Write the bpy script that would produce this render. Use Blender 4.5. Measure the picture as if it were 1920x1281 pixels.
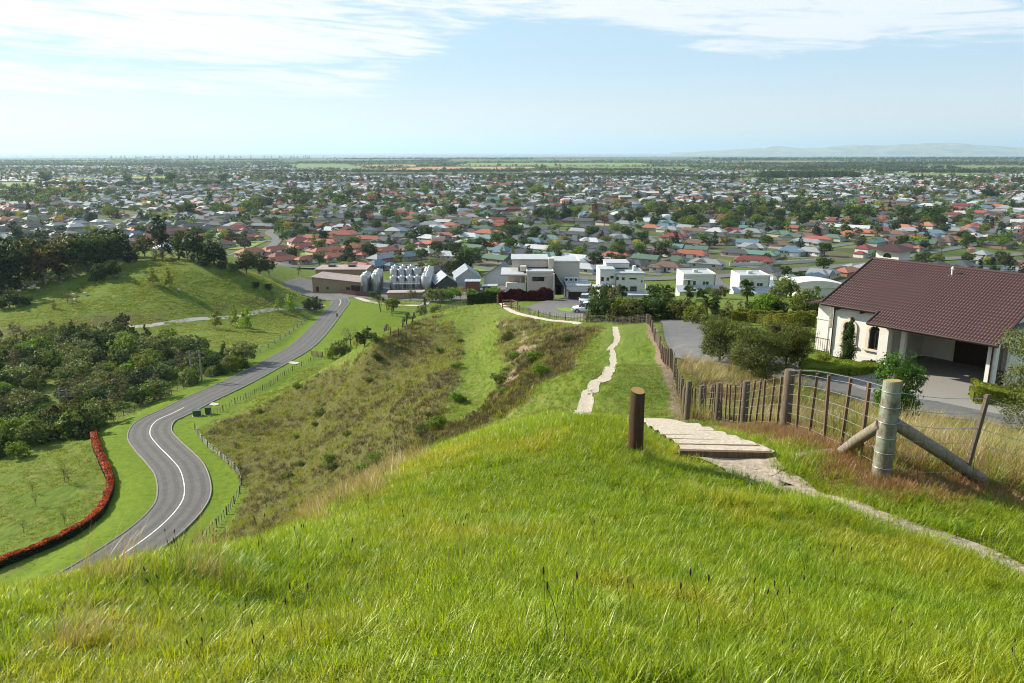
import bpy, bmesh, math, random
import numpy as np
from mathutils import Vector, Matrix
for _o in list(bpy.data.objects): bpy.data.objects.remove(_o)
SC = bpy.context.scene
COL = SC.collection
R = math.radians
# ---------------------------------------------------------------- camera
CAMZ = 60.0
F = 1440.0
PITCH = math.atan((640.5 - 286) / F)
cam = bpy.data.cameras.new('camera'); cam.lens = 27.0; cam.sensor_width = 36.0
cam.clip_start = 0.1; cam.clip_end = 200000
camo = bpy.data.objects.new('camera', cam); COL.objects.link(camo)
camo.location = (0, 0, CAMZ)
camo.rotation_euler = (math.pi/2 - PITCH, 0, 0)
SC.camera = camo
# ---------------------------------------------------------------- sky and sun
SUN_EL, SUN_AZ = R(31), R(-66)          # azimuth from +Y, negative is to the west of the view
sun_dir = Vector((math.sin(SUN_AZ)*math.cos(SUN_EL), math.cos(SUN_AZ)*math.cos(SUN_EL), math.sin(SUN_EL)))
W = bpy.data.worlds.new('World'); SC.world = W; W.use_nodes = True
nt = W.node_tree; nt.nodes.clear()
def N(nt, t, **k):
    n = nt.nodes.new(t)
    for a, b in k.items(): setattr(n, a, b)
    return n
def mth(nt, op, a, b=None, c=None, clamp=False):
    n = nt.nodes.new('ShaderNodeMath'); n.operation = op; n.use_clamp = clamp
    for i, v in enumerate((a, b, c)):
        if v is None: continue
        if isinstance(v, (int, float)): n.inputs[i].default_value = v
        else: nt.links.new(v, n.inputs[i])
    return n.outputs[0]
def build_world():
    L = nt.links.new
    sky = N(nt, 'ShaderNodeTexSky', sky_type='NISHITA', sun_disc=False)
    sky.sun_elevation = SUN_EL; sky.sun_rotation = SUN_AZ
    sky.altitude = 60; sky.air_density = 1.0; sky.dust_density = .5; sky.ozone_density = 3.0
    tc = N(nt, 'ShaderNodeTexCoord'); sep = N(nt, 'ShaderNodeSeparateXYZ'); L(tc.outputs['Generated'], sep.inputs[0])
    az = mth(nt, 'ARCTAN2', sep.outputs[0], sep.outputs[1])
    el = mth(nt, 'ARCSINE', sep.outputs[2])
    # streaked cirrus: noise stretched along the horizon, shallower towards it
    def streaks(sx, sy, tilt, detail, seed, dist):
        cx = N(nt, 'ShaderNodeCombineXYZ')
        L(mth(nt, 'MULTIPLY', az, sx), cx.inputs[0])
        L(mth(nt, 'ADD', mth(nt, 'MULTIPLY', el, sy), mth(nt, 'MULTIPLY', az, tilt)), cx.inputs[1])
        cx.inputs[2].default_value = seed
        nz = N(nt, 'ShaderNodeTexNoise'); nz.inputs['Scale'].default_value = 1.0
        nz.inputs['Detail'].default_value = detail; nz.inputs['Roughness'].default_value = .62
        nz.inputs['Distortion'].default_value = dist
        L(cx.outputs[0], nz.inputs['Vector'])
        return nz.outputs['Fac']
    big = streaks(2.2, 17, 1.2, 2, 4.3, .3)
    fine = streaks(9, 95, 5.0, 7, 1.7, .8)
    def sstep(v, a, b):
        m = N(nt, 'ShaderNodeMapRange', interpolation_type='SMOOTHSTEP'); L(v, m.inputs[0])
        m.inputs[1].default_value = a; m.inputs[2].default_value = b; return m.outputs[0]
    # the sheet thickens upwards and its lower edge wanders; a second broken band lies under it towards the sun
    gap = mth(nt, 'MULTIPLY', sstep(mth(nt, 'ABSOLUTE', mth(nt, 'ADD', az, -.06)), .20, .03), .035)
    edge = mth(nt, 'ADD', mth(nt, 'SUBTRACT', el, gap), mth(nt, 'MULTIPLY', sstep(az, .0, -.3), .014))
    sheet = mth(nt, 'MULTIPLY', sstep(edge, .074, .140), mth(nt, 'SUBTRACT', 1.0, mth(nt, 'MULTIPLY', sstep(el, .24, .55), .55)))
    azb = sstep(az, .02, -.25)
    elb = mth(nt, 'ABSOLUTE', mth(nt, 'ADD', el, -.080))
    band = mth(nt, 'MULTIPLY', mth(nt, 'MULTIPLY', sstep(elb, .036, .006), azb), .88)
    cov = mth(nt, 'MAXIMUM', sheet, band)
    val = mth(nt, 'ADD', mth(nt, 'MULTIPLY', fine, .78), mth(nt, 'MULTIPLY', big, .34))
    thr = mth(nt, 'SUBTRACT', .855, mth(nt, 'MULTIPLY', cov, .46))
    d = mth(nt, 'SUBTRACT', val, thr)
    mask = mth(nt, 'MULTIPLY', sstep(d, -.03, .20), .92)
    bgc = N(nt, 'ShaderNodeMix', data_type='RGBA'); L(mask, bgc.inputs['Factor'])
    # cloud colour: sunlit white, brighter towards the sun side
    glow = sstep(az, .5, -.6)
    cc = N(nt, 'ShaderNodeMix', data_type='RGBA'); L(glow, cc.inputs['Factor'])
    cc.inputs[6].default_value = (6.0, 6.3, 6.6, 1); cc.inputs[7].default_value = (6.9, 6.8, 6.6, 1)
    # a milky veil of thin high cloud over the whole sky, warmer low down
    vc = N(nt, 'ShaderNodeMix', data_type='RGBA'); L(sstep(el, .12, .0), vc.inputs['Factor']); vc.inputs[6].default_value = (3.7, 5.05, 6.0, 1); vc.inputs[7].default_value = (5.9, 5.65, 5.5, 1)
    veil = N(nt, 'ShaderNodeMix', data_type='RGBA'); veil.inputs['Factor'].default_value = .74; L(sky.outputs[0], veil.inputs[6]); L(vc.outputs[2], veil.inputs[7])
    L(veil.outputs[2], bgc.inputs[6]); L(cc.outputs[2], bgc.inputs[7])
    bg = N(nt, 'ShaderNodeBackground'); bg.inputs[1].default_value = 0.074
    L(bgc.outputs[2], bg.inputs[0])
    out = N(nt, 'ShaderNodeOutputWorld'); L(bg.outputs[0], out.inputs[0])
build_world()
sl = bpy.data.lights.new('sun', 'SUN'); sl.energy = 5.0; sl.angle = R(0.9); sl.color = (1, .90, .73)
so = bpy.data.objects.new('sun', sl); COL.objects.link(so); so.location = (-40, 20, 120)
so.rotation_euler = (-sun_dir).to_track_quat('-Z', 'Y').to_euler()
SC.view_settings.view_transform = 'Standard'; SC.view_settings.look = 'None'
SC.view_settings.exposure = 1.08; SC.view_settings.gamma = 1.0; SC.view_settings.use_curve_mapping = False
SC.cycles.use_denoising = True; SC.cycles.filter_width = 1.05; SC.cycles.denoising_prefilter = 'FAST'
SC.cycles.max_bounces = 5; SC.cycles.diffuse_bounces = 2; SC.cycles.glossy_bounces = 2
SC.cycles.transmission_bounces = 3; SC.cycles.transparent_max_bounces = 6; SC.cycles.volume_bounces = 0
SC.cycles.sample_clamp_indirect = 6; SC.cycles.caustics_reflective = False; SC.cycles.caustics_refractive = False
# ================================================================ helpers
rng = random.Random(7); NR = np.random.default_rng(11)
CP, SP = math.cos(PITCH), math.sin(PITCH)
def ray(px, py):
    u = (px-960)/F; v = (640.5-py)/F
    return (u, CP+v*SP, -SP+v*CP)
def at_y(px, py, y):            # the point seen at a pixel, y metres ahead
    r = ray(px, py); t = y/r[1]; return (r[0]*t, y, CAMZ+r[2]*t)
def at_z(px, py, z):            # the point seen at a pixel on the level z
    r = ray(px, py); t = (z-CAMZ)/r[2]; return (r[0]*t, r[1]*t, z)
def proj(x, y, z):
    dx, dy, dz = x, y, z-CAMZ
    dep = dy*CP - dz*SP; up = dy*SP + dz*CP
    if dep <= 0: return (-9999, -9999)
    return (960+F*dx/dep, 640.5-F*up/dep)
def tag(o, label=None, cat=None, group=None, kind=None):
    if label: o['label'] = label
    if cat: o['category'] = cat
    if group: o['group'] = group
    if kind: o['kind'] = kind
    return o
def link(o, parent=None):
    COL.objects.link(o)
    if parent is not None: o.parent = parent
    return o
def empty(name, loc=(0, 0, 0), rz=0):
    o = bpy.data.objects.new(name, None); o.location = loc; o.rotation_euler = (0, 0, rz); o.empty_display_size = .2
    return link(o)
def obj(name, me, parent=None, m=None, loc=None, rot=None):
    o = bpy.data.objects.new(name, me); link(o, parent)
    if m is not None:
        if len(me.materials) == 0: me.materials.append(m)
        else:
            o.material_slots[0].link = 'OBJECT'; o.material_slots[0].material = m
    if loc is not None: o.location = loc
    if rot is not None: o.rotation_euler = rot
    return o
def copy_tree(o, parent=None):
    c = o.copy(); COL.objects.link(c); c.parent = parent
    for ch in o.children: copy_tree(ch, c)
    return c
class MB:                       # collects shapes into one mesh
    def __init__(s): s.v = []; s.f = []; s.mi = []; s.mats = []; s.cur = 0; s.smooth = []
    def use(s, m):
        if m not in s.mats: s.mats.append(m)
        s.cur = s.mats.index(m); return s
    def face(s, pts, sm=False):
        b = len(s.v); s.v += [tuple(p) for p in pts]; s.f.append(tuple(range(b, b+len(pts)))); s.mi.append(s.cur); s.smooth.append(sm)
    def mesh(s, vs, fs, sm=False):
        b = len(s.v); s.v += [tuple(p) for p in vs]
        for f in fs: s.f.append(tuple(b+i for i in f)); s.mi.append(s.cur); s.smooth.append(sm)
    def box(s, c, d, rz=0, taper=1.0):
        x, y, z = d[0]/2, d[1]/2, d[2]/2; cs, sn = math.cos(rz), math.sin(rz); vs = []
        for k, zz in enumerate((-z, z)):
            t = taper if k else 1.0
            for a, b in ((-x, -y), (x, -y), (x, y), (-x, y)):
                a *= t; b *= t
                vs.append((c[0]+a*cs-b*sn, c[1]+a*sn+b*cs, c[2]+zz))
        s.mesh(vs, [(3, 2, 1, 0), (4, 5, 6, 7), (0, 1, 5, 4), (1, 2, 6, 5), (2, 3, 7, 6), (3, 0, 4, 7)])
    def span(s, a, b):          # box from corner a to corner b
        s.box([(a[i]+b[i])/2 for i in range(3)], [abs(b[i]-a[i]) for i in range(3)])
    def tube(s, pts, rad, n=8, cap=True, sm=True):
        pts = [Vector(p) for p in pts]; m = len(pts)
        if not hasattr(rad, '__len__'): rad = [rad]*m
        vs = []; t0 = None
        for i, p in enumerate(pts):
            t = (pts[min(i+1, m-1)]-pts[max(i-1, 0)]).normalized()
            ref = Vector((0, 0, 1)) if abs(t.z) < .95 else Vector((1, 0, 0))
            a = t.cross(ref).normalized(); b = t.cross(a).normalized()
            for k in range(n):
                w = 2*math.pi*k/n; vs.append(p+(a*math.cos(w)+b*math.sin(w))*rad[i])
        fs = [(i*n+k, i*n+(k+1) % n, (i+1)*n+(k+1) % n, (i+1)*n+k) for i in range(m-1) for k in range(n)]
        s.mesh(vs, fs, sm)
        if cap: s.face(vs[:n][::-1]); s.face(vs[-n:])
    def lathe(s, prof, c=(0, 0, 0), n=16, sm=True):
        vs = [(c[0]+r*math.cos(2*math.pi*k/n), c[1]+r*math.sin(2*math.pi*k/n), c[2]+z) for r, z in prof for k in range(n)]
        fs = [(i*n+k, i*n+(k+1) % n, (i+1)*n+(k+1) % n, (i+1)*n+k) for i in range(len(prof)-1) for k in range(n)]
        s.mesh(vs, fs, sm)
    def prism(s, poly, z0, z1): # vertical prism on a ccw polygon
        n = len(poly); vs = [(x, y, z0) for x, y in poly]+[(x, y, z1) for x, y in poly]
        s.mesh(vs, [tuple(range(n))[::-1], tuple(range(n, 2*n))]+[(i, (i+1) % n, n+(i+1) % n, n+i) for i in range(n)])
    def me(s, name):
        me = bpy.data.meshes.new(name); me.from_pydata(s.v, [], s.f)
        for m in s.mats: me.materials.append(m)
        me.polygons.foreach_set('material_index', s.mi); me.polygons.foreach_set('use_smooth', s.smooth)
        me.update(); return me
    def build(s, name, parent=None, m=None, loc=None, rot=None): return obj(name, s.me(name), parent, m, loc, rot)
def np_mesh(name, V, Fq, mats=(), attrs=None, smooth=False, mi=None):
    V = np.asarray(V, np.float32); Fq = np.asarray(Fq, np.int32)
    me = bpy.data.meshes.new(name); k = Fq.shape[1]
    me.vertices.add(len(V)); me.vertices.foreach_set('co', V.ravel())
    me.loops.add(Fq.size); me.loops.foreach_set('vertex_index', Fq.ravel())
    me.polygons.add(len(Fq)); me.polygons.foreach_set('loop_start', np.arange(0, Fq.size, k, dtype=np.int32))
    if smooth: me.polygons.foreach_set('use_smooth', np.ones(len(Fq), bool))
    for m in mats: me.materials.append(m)
    if mi is not None: me.polygons.foreach_set('material_index', np.asarray(mi, np.int32))
    for nm, (dom, typ, data) in (attrs or {}).items():
        a = me.attributes.new(nm, typ, dom)
        a.data.foreach_set('color' if 'COLOR' in typ else ('vector' if typ == 'FLOAT_VECTOR' else 'value'), np.asarray(data).ravel())
    me.update(calc_edges=True); me.validate(); return me
# ---------------------------------------------------------------- numpy value noise
_T = np.random.default_rng(3).random((256, 256))
def vnoise(x, y):
    xi = np.floor(x).astype(int); yi = np.floor(y).astype(int); fx = x-xi; fy = y-yi
    fx = fx*fx*(3-2*fx); fy = fy*fy*(3-2*fy); g = lambda a, b: _T[a & 255, b & 255]
    return (g(xi, yi)*(1-fx)+g(xi+1, yi)*fx)*(1-fy)+(g(xi, yi+1)*(1-fx)+g(xi+1, yi+1)*fx)*fy
def fbm(x, y, o=4):
    s = 0; a = .5
    for i in range(o): s = s+a*(vnoise(x*2**i+17*i, y*2**i+31*i)-.5)*2; a *= .5
    return s
def sstep(v, a, b):
    t = np.clip((v-a)/(b-a), 0, 1); return t*t*(3-2*t)
# ---------------------------------------------------------------- materials
def _new(name):
    m = bpy.data.materials.new(name); m.use_nodes = True; m.node_tree.nodes.clear()
    return m, m.node_tree
def _ramp(t, fac, stops):
    r = N(t, 'ShaderNodeValToRGB'); e = r.color_ramp.elements
    while len(e) < len(stops): e.new(.5)
    for i, (p, c) in enumerate(stops): e[i].position = p; e[i].color = (*c, 1)
    t.links.new(fac, r.inputs[0]); return r.outputs[0]
def _noise(t, vec, scale, detail=4, rough=.6, dist=0):
    n = N(t, 'ShaderNodeTexNoise'); n.inputs['Scale'].default_value = scale; n.inputs['Detail'].default_value = detail
    n.inputs['Roughness'].default_value = rough; n.inputs['Distortion'].default_value = dist
    if vec is not None: t.links.new(vec, n.inputs['Vector'])
    return n.outputs['Fac']
def _mix(t, f, a, b, mode='MIX'):
    n = N(t, 'ShaderNodeMix', data_type='RGBA', blend_type=mode)
    for s, v in ((n.inputs['Factor'], f), (n.inputs[6], a), (n.inputs[7], b)):
        if isinstance(v, (int, float)): s.default_value = v
        elif isinstance(v, tuple): s.default_value = (*v, 1) if len(v) == 3 else v
        else: t.links.new(v, s)
    return n.outputs[2]
def _maprange(t, v, a, b, c=0, d=1, smooth=True):
    n = N(t, 'ShaderNodeMapRange', interpolation_type='SMOOTHSTEP' if smooth else 'LINEAR'); t.links.new(v, n.inputs[0])
    for i, k in enumerate((a, b, c, d)): n.inputs[i+1].default_value = k
    return n.outputs[0]
def _bump(t, h, st, dist=.02):
    n = N(t, 'ShaderNodeBump'); n.inputs['Strength'].default_value = st; n.inputs['Distance'].default_value = dist
    t.links.new(h, n.inputs['Height']); return n.outputs[0]
def pm(name, c1, c2=None, scale=6, rough=.8, bump=.0, metal=0, objrand=0.0, stretch=None, spec=.35, detail=5, bdist=.01, gen=False):
    """a plain procedural surface: two tones of one colour broken up by noise"""
    m, t = _new(name); L = t.links.new
    c2 = c2 or tuple(min(1, k*.72) for k in c1)
    tc = N(t, 'ShaderNodeTexCoord'); vec = tc.outputs['Object']
    if stretch:
        mp = N(t, 'ShaderNodeMapping'); mp.inputs['Scale'].default_value = stretch; L(vec, mp.inputs[0]); vec = mp.outputs[0]
    f = _noise(t, vec, scale, detail, .65)
    col = _ramp(t, f, [(.32, c2), (.68, c1)])
    if objrand:
        oi = N(t, 'ShaderNodeObjectInfo'); h = N(t, 'ShaderNodeHueSaturation')
        L(_maprange(t, oi.outputs['Random'], 0, 1, 1-objrand, 1+objrand, False), h.inputs['Value']); L(col, h.inputs['Color']); col = h.outputs[0]
    p = N(t, 'ShaderNodeBsdfPrincipled'); L(col, p.inputs['Base Color'])
    p.inputs['Roughness'].default_value = rough; p.inputs['Metallic'].default_value = metal; p.inputs['Specular IOR Level'].default_value = spec
    if bump: L(_bump(t, f, bump, bdist), p.inputs['Normal'])
    o = N(t, 'ShaderNodeOutputMaterial'); L(p.outputs[0], o.inputs[0]); return m
def glass(name, c=(.02, .025, .03), rough=.06):
    m, t = _new(name); p = N(t, 'ShaderNodeBsdfPrincipled'); p.inputs['Base Color'].default_value = (*c, 1)
    p.inputs['Roughness'].default_value = rough; p.inputs['Specular IOR Level'].default_value = .8
    o = N(t, 'ShaderNodeOutputMaterial'); t.links.new(p.outputs[0], o.inputs[0]); return m
def leaf(name, c, var=.35, trans=.35, hue=.025, tipc=None, gloss=.12):
    """leaves: each leaf its own tint, each plant its own tone, light passing through"""
    m, t = _new(name); L = t.links.new
    a = N(t, 'ShaderNodeAttribute', attribute_name='tint'); oi = N(t, 'ShaderNodeObjectInfo')
    col = _mix(t, a.outputs['Fac'], tuple(k*(1-var) for k in c), tuple(tipc or tuple(k*(1+var) for k in c)))
    h = N(t, 'ShaderNodeHueSaturation'); L(col, h.inputs['Color'])
    L(_maprange(t, oi.outputs['Random'], 0, 1, .5-hue, .5+hue, False), h.inputs['Hue'])
    L(_maprange(t, oi.outputs['Random'], 0, 1, .75, 1.25, False), h.inputs['Value'])
    p = N(t, 'ShaderNodeBsdfPrincipled'); L(h.outputs[0], p.inputs['Base Color']); p.inputs['Roughness'].default_value = .5
    p.inputs['Specular IOR Level'].default_value = gloss
    tr = N(t, 'ShaderNodeBsdfTranslucent')
    tcol = _mix(t, 1.0, h.outputs[0], (1.25, 1.3, .6), 'MULTIPLY'); L(tcol, tr.inputs[0])
    mx = N(t, 'ShaderNodeMixShader'); mx.inputs[0].default_value = trans; L(p.outputs[0], mx.inputs[1]); L(tr.outputs[0], mx.inputs[2])
    o = N(t, 'ShaderNodeOutputMaterial'); L(mx.outputs[0], o.inputs[0]); return m
# ---------------------------------------------------------------- scattering (for uncountable stuff only)
def scatter(name, P, rot, scl, idx, protos, label, cat, kind='stuff'):
    c = bpy.data.collections.new(name+'_sources')
    for i, o in enumerate(protos):
        o.name = '%s_source_%03d' % (name, i); c.objects.link(o)
    n = len(P); me = bpy.data.meshes.new(name); me.vertices.add(n); me.vertices.foreach_set('co', np.asarray(P, np.float32).ravel())
    a = me.attributes.new('rot', 'FLOAT_VECTOR', 'POINT'); a.data.foreach_set('vector', np.asarray(rot, np.float32).ravel())
    scl = np.asarray(scl, np.float32)
    if scl.ndim == 1: scl = np.repeat(scl[:, None], 3, 1)
    a = me.attributes.new('scl', 'FLOAT_VECTOR', 'POINT'); a.data.foreach_set('vector', scl.ravel())
    a = me.attributes.new('idx', 'INT', 'POINT'); a.data.foreach_set('value', np.asarray(idx, np.int32))
    o = obj(name, me); tag(o, label, cat, kind=kind)
    g = bpy.data.node_groups.new(name, 'GeometryNodeTree')
    g.interface.new_socket('Geometry', in_out='INPUT', socket_type='NodeSocketGeometry')
    g.interface.new_socket('Geometry', in_out='OUTPUT', socket_type='NodeSocketGeometry')
    gi = g.nodes.new('NodeGroupInput'); go = g.nodes.new('NodeGroupOutput')
    ip = g.nodes.new('GeometryNodeInstanceOnPoints'); ci = g.nodes.new('GeometryNodeCollectionInfo')
    ci.inputs['Collection'].default_value = c; ci.inputs['Separate Children'].default_value = True; ci.inputs['Reset Children'].default_value = True
    def na(nm, t):
        k = g.nodes.new('GeometryNodeInputNamedAttribute'); k.data_type = t; k.inputs[0].default_value = nm; return k.outputs[0]
    L = g.links.new
    L(gi.outputs[0], ip.inputs['Points']); L(ci.outputs[0], ip.inputs['Instance']); ip.inputs['Pick Instance'].default_value = True
    L(na('idx', 'INT'), ip.inputs['Instance Index']); L(na('rot', 'FLOAT_VECTOR'), ip.inputs['Rotation']); L(na('scl', 'FLOAT_VECTOR'), ip.inputs['Scale'])
    L(ip.outputs[0], go.inputs[0])
    md = o.modifiers.new('scatter', 'NODES'); md.node_group = g; return o
def proto(me):                  # an unlinked source object
    return bpy.data.objects.new(me.name, me)
# ---------------------------------------------------------------- curves
def catmull(P, n=8):
    P = [np.array(p, float) for p in P]; P = [2*P[0]-P[1]]+P+[2*P[-1]-P[-2]]; out = []
    for i in range(1, len(P)-2):
        for k in range(n):
            t = k/n; a, b, c, d = P[i-1], P[i], P[i+1], P[i+2]
            out.append(.5*(2*b+(c-a)*t+(2*a-5*b+4*c-d)*t*t+(3*b-a-3*c+d)*t**3))
    out.append(P[-2]); return np.array(out)
def resample(P, step):
    P = np.asarray(P, float); d = np.r_[0, np.cumsum(np.linalg.norm(np.diff(P[:, :2], axis=0), axis=1))]
    n = max(2, int(round(d[-1]/step))+1); s = np.linspace(0, d[-1], n)
    return np.stack([np.interp(s, d, P[:, k]) for k in range(P.shape[1])], 1)
def normals2(P):
    t = np.gradient(P[:, :2], axis=0); t /= np.linalg.norm(t, axis=1)[:, None]+1e-9
    return np.stack([-t[:, 1], t[:, 0]], 1)
ORD = ['first','second','third','fourth','fifth','sixth','seventh','eighth','ninth','tenth','eleventh','twelfth','thirteenth','fourteenth','fifteenth','sixteenth','seventeenth','eighteenth','nineteenth']
TENS = ['','','twent','thirt','fort','fift','sixt','sevent','eight','ninet']
def ordinal(i):
    if i < 19: return ORD[i]
    n = i+1; h, r = divmod(n, 100)
    if h: return '%d%s' % (n, 'th')
    t, u = divmod(n, 10)
    return TENS[t]+('ieth' if u == 0 else 'y-'+ORD[u-1])
# ================================================================ terrain
# levels read off the place: (pixel, pixel, distance) or (pixel, pixel, height) turned into world points
CT = []
def cy(px, py, y): CT.append(at_y(px, py, y))
def cz(px, py, z): CT.append(at_z(px, py, z))
def cw(x, y, z): CT.append((x, y, z))
# the knoll in front
cw(0, 0, 58.35); cw(3, 0, 58.3); cw(-3, 0, 57.7); cw(0, -6, 59.3); cw(8, -3, 57.8); cw(-8, -4, 55.5); cw(0, -25, 62); cw(20, -15, 58); cw(-25, -12, 46); cw(-60, -10, 26); cw(60, -10, 54); cw(0, -60, 66)
cy(960, 1281, 2.35); cy(560, 1150, 4.6); cy(560, 1003, 7.5); cy(0, 1140, 4.2); cy(300, 1048, 5.6); cy(750, 893, 9.6); cy(1000, 788, 14); cy(1100, 787, 15.5); cy(860, 835, 11.3)
cy(1000, 1050, 5.2); cy(1000, 920, 8.2); cy(1400, 1100, 4.9); cy(1920, 1060, 6.4); cy(1500, 900, 8.6); cy(1192, 830, 9.4); cy(1650, 895, 8.4); cy(1810, 900, 8.7); cy(1360, 845, 9.7); cy(1260, 791, 18); cy(1920, 950, 8.2)
cw(-6, 8.5, 53.2); cw(-8, 14, 49); cw(-9, 6, 52.6)
# hidden behind the knoll's brow, on the way down to the valley
cw(-5.4, 30, 43.6); cw(-10, 50, 36); cw(-10, 20, 44.5); cw(-20, 40, 32.5); cw(-35, 60, 20.5); cw(-20, 25, 39); cw(-35, 45, 25); cw(-47, 60, 18); cw(-20, 8, 44); cw(-40, 20, 30); cw(-60, 40, 19)
# the ridge with the path
cy(1090, 778, 21); cy(1115, 712, 34); cy(1160, 640, 66); cy(1150, 612, 85); cy(1285, 786, 23.5); cy(1270, 745, 33); cy(1240, 668, 58); cy(1212, 607, 95); cy(1060, 700, 38); cy(1030, 770, 19.5)
cy(1090, 603, 103); cy(1000, 585, 120); cy(945, 570, 132); cy(1120, 622, 82); cy(1040, 640, 74)
cz(1010, 565, 33.8); cz(1110, 572, 33.6); cz(1060, 562, 33.5); cz(930, 572, 32.7); cz(880, 572, 32.5)
# hollow with the green track, spur and flank
cy(900, 765, 60); cy(890, 700, 85); cy(880, 600, 124); cy(893, 640, 108)
cy(960, 640, 100); cy(960, 700, 76)
cy(835, 602, 127); cy(850, 680, 97); cy(835, 740, 76)
cy(700, 640, 121); cy(760, 612, 126); cy(620, 682, 138)
cz(800, 700, 30); cz(700, 760, 25); cz(600, 850, 21.5); cz(560, 960, 24); cz(700, 880, 28); cz(800, 820, 33); cz(450, 1000, 20); cz(480, 860, 16.8); cz(560, 760, 18); cz(640, 730, 22); cz(760, 660, 29)
# road fence line at the foot
cz(600, 672, 11); cz(520, 730, 12); cz(420, 775, 14); cz(370, 805, 15.5); cz(450, 905, 16.3); cz(380, 1010, 17)
# behind the spur: lawn and winery
cz(700, 590, 6); cz(640, 640, 9.2); cz(700, 575, 5); cz(800, 560, 5); cz(560, 552, 3); cz(650, 550, 3); cz(760, 548, 3); cz(870, 540, 3); cz(960, 530, 3); cw(-20, 160, 19); cw(-10, 190, 10); cw(10, 185, 17); cw(15, 215, 8)
# left valley, paddock, wooded hill
cz(150, 950, 14.5); cz(0, 1060, 16); cz(0, 880, 13); cz(100, 820, 12); cz(250, 760, 12); cz(0, 760, 11.5); cz(200, 720, 11); cz(400, 690, 11); cz(0, 690, 10.5); cz(300, 640, 10.3); cz(500, 640, 9.6); cz(250, 612, 10.5); cz(430, 592, 9); cz(590, 575, 5.4); cz(0, 640, 11)
cz(100, 590, 13); cz(300, 580, 13); cz(450, 565, 12); cz(540, 548, 10); cz(580, 555, 5)
cz(0, 548, 15); cz(120, 530, 17.3); cz(250, 490, 21.5); cz(350, 495, 21.5); cz(430, 503, 20); cz(500, 525, 14.5); cz(240, 540, 17.5); cz(400, 540, 15.5)
cw(-200, 330, 20); cw(-240, 280, 19); cw(-300, 350, 14); cw(-130, 345, 15); cw(-90, 350, 4); cw(-160, 400, 3); cw(-260, 420, 3); cw(-330, 250, 14); cw(-330, 150, 16); cw(-200, 60, 26); cw(-120, 30, 22)
# right: house terrace, drive, falling to the plain
for a in ((1600, 720), (1750, 690), (1560, 670), (1850, 720), (1650, 690), (1900, 745)): cz(a[0], a[1], 47.3)
cw(30, 55, 46.8); cw(40, 45, 47.2); cw(45, 33, 48); cw(30, 33, 47.6); cw(20, 33, 47.9); cw(14, 22, 51.2); cw(24, 18, 51.5); cw(40, 12, 53)
cz(1290, 650, 45); cz(1270, 604, 39.5); cz(1420, 610, 40); cz(1500, 620, 42); cz(1340, 640, 44.5)
cz(1160, 565, 29); cz(1300, 562, 25); cz(1420, 562, 24); cz(1540, 560, 23); cw(80, 100, 36); cw(120, 150, 24); cw(120, 60, 42); cw(200, 200, 12); cw(250, 100, 25)
cw(10, 250, 5); cw(60, 250, 8); cw(60, 300, 2); cw(120, 260, 6); cw(0, 350, 1); cw(-50, 370, 1.5); cw(80, 380, 0); cw(200, 330, 1); cw(300, 300, 2); cw(0, 460, 0); cw(-150, 480, 0); cw(-300, 500, 0); cw(150, 470, 0); cw(300, 450, 0)
ROADPX = [(-60, 1190, 19.5), (40, 1140, 19), (125, 1104, 18.5), (200, 1060, 18), (292, 996, 17), (336, 950, 16.4), (346, 920, 16), (338, 883, 15.6), (318, 858, 15.3), (296, 836, 15), (281, 813, 14.7), (292, 791, 14.3), (330, 772, 14), (378, 748, 13.3), (447, 716, 12.2), (515, 680, 10.8), (567, 649, 9.1), (601, 615, 6.9), (625, 585, 4.9), (637, 571, 4.1), (638, 563, 3.6), (624, 557, 3.2), (600, 555.5, 3), (565, 554, 3)]
road3 = resample(catmull([at_z(*p) for p in ROADPX], 10), 1.0)
for i in range(0, len(road3), 14): CT.append(tuple(road3[i]))
# bench beside the road: verges keep the road's level
rn = normals2(road3)
CTa = np.array(CT, float)
def _tps_fit(P):
    n = len(P); d = np.linalg.norm(P[:, None, :2]-P[None, :, :2], axis=2)/100
    K = np.where(d > 0, d*d*np.log(d+1e-12), 0)+np.eye(n)*2e-5
    A = np.zeros((n+3, n+3)); A[:n, :n] = K; A[:n, n] = 1; A[:n, n+1:] = P[:, :2]/100; A[n, :n] = 1; A[n+1:, :n] = P[:, :2].T/100
    return np.linalg.solve(A, np.r_[P[:, 2], 0, 0, 0])
_W = _tps_fit(CTa)
def _tps(x, y):
    o = np.empty(len(x)); n = len(CTa)
    for s in range(0, len(x), 20000):
        X = x[s:s+20000]; Y = y[s:s+20000]
        d2 = ((X[:, None]-CTa[None, :, 0])**2+(Y[:, None]-CTa[None, :, 1])**2)/1e4
        o[s:s+20000] = (.5*d2*np.log(d2+1e-18))@_W[:n]+_W[n]+_W[n+1]*X/100+_W[n+2]*Y/100
    return o
def near_line(x, y, P):
    """distance to a polyline and the line's own height there"""
    D = np.full(len(x), 1e9); Z = np.zeros(len(x)); S = np.zeros(len(x))
    lo = P[:, :2].min(0)-30; hi = P[:, :2].max(0)+30
    k = np.where((x > lo[0]) & (x < hi[0]) & (y > lo[1]) & (y < hi[1]))[0]
    for s in range(0, len(k), 20000):
        q = k[s:s+20000]; d2 = (x[q][:, None]-P[None, :, 0])**2+(y[q][:, None]-P[None, :, 1])**2
        j = d2.argmin(1); D[q] = np.sqrt(d2[np.arange(len(q)), j]); Z[q] = P[j, 2]; S[q] = j
    return D, Z, S
GULLY = None
PADS = []       # levelled building platforms: x, y, radius, feather, z
FLAT = [(road3, 4.6, 9.0)]
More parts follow.
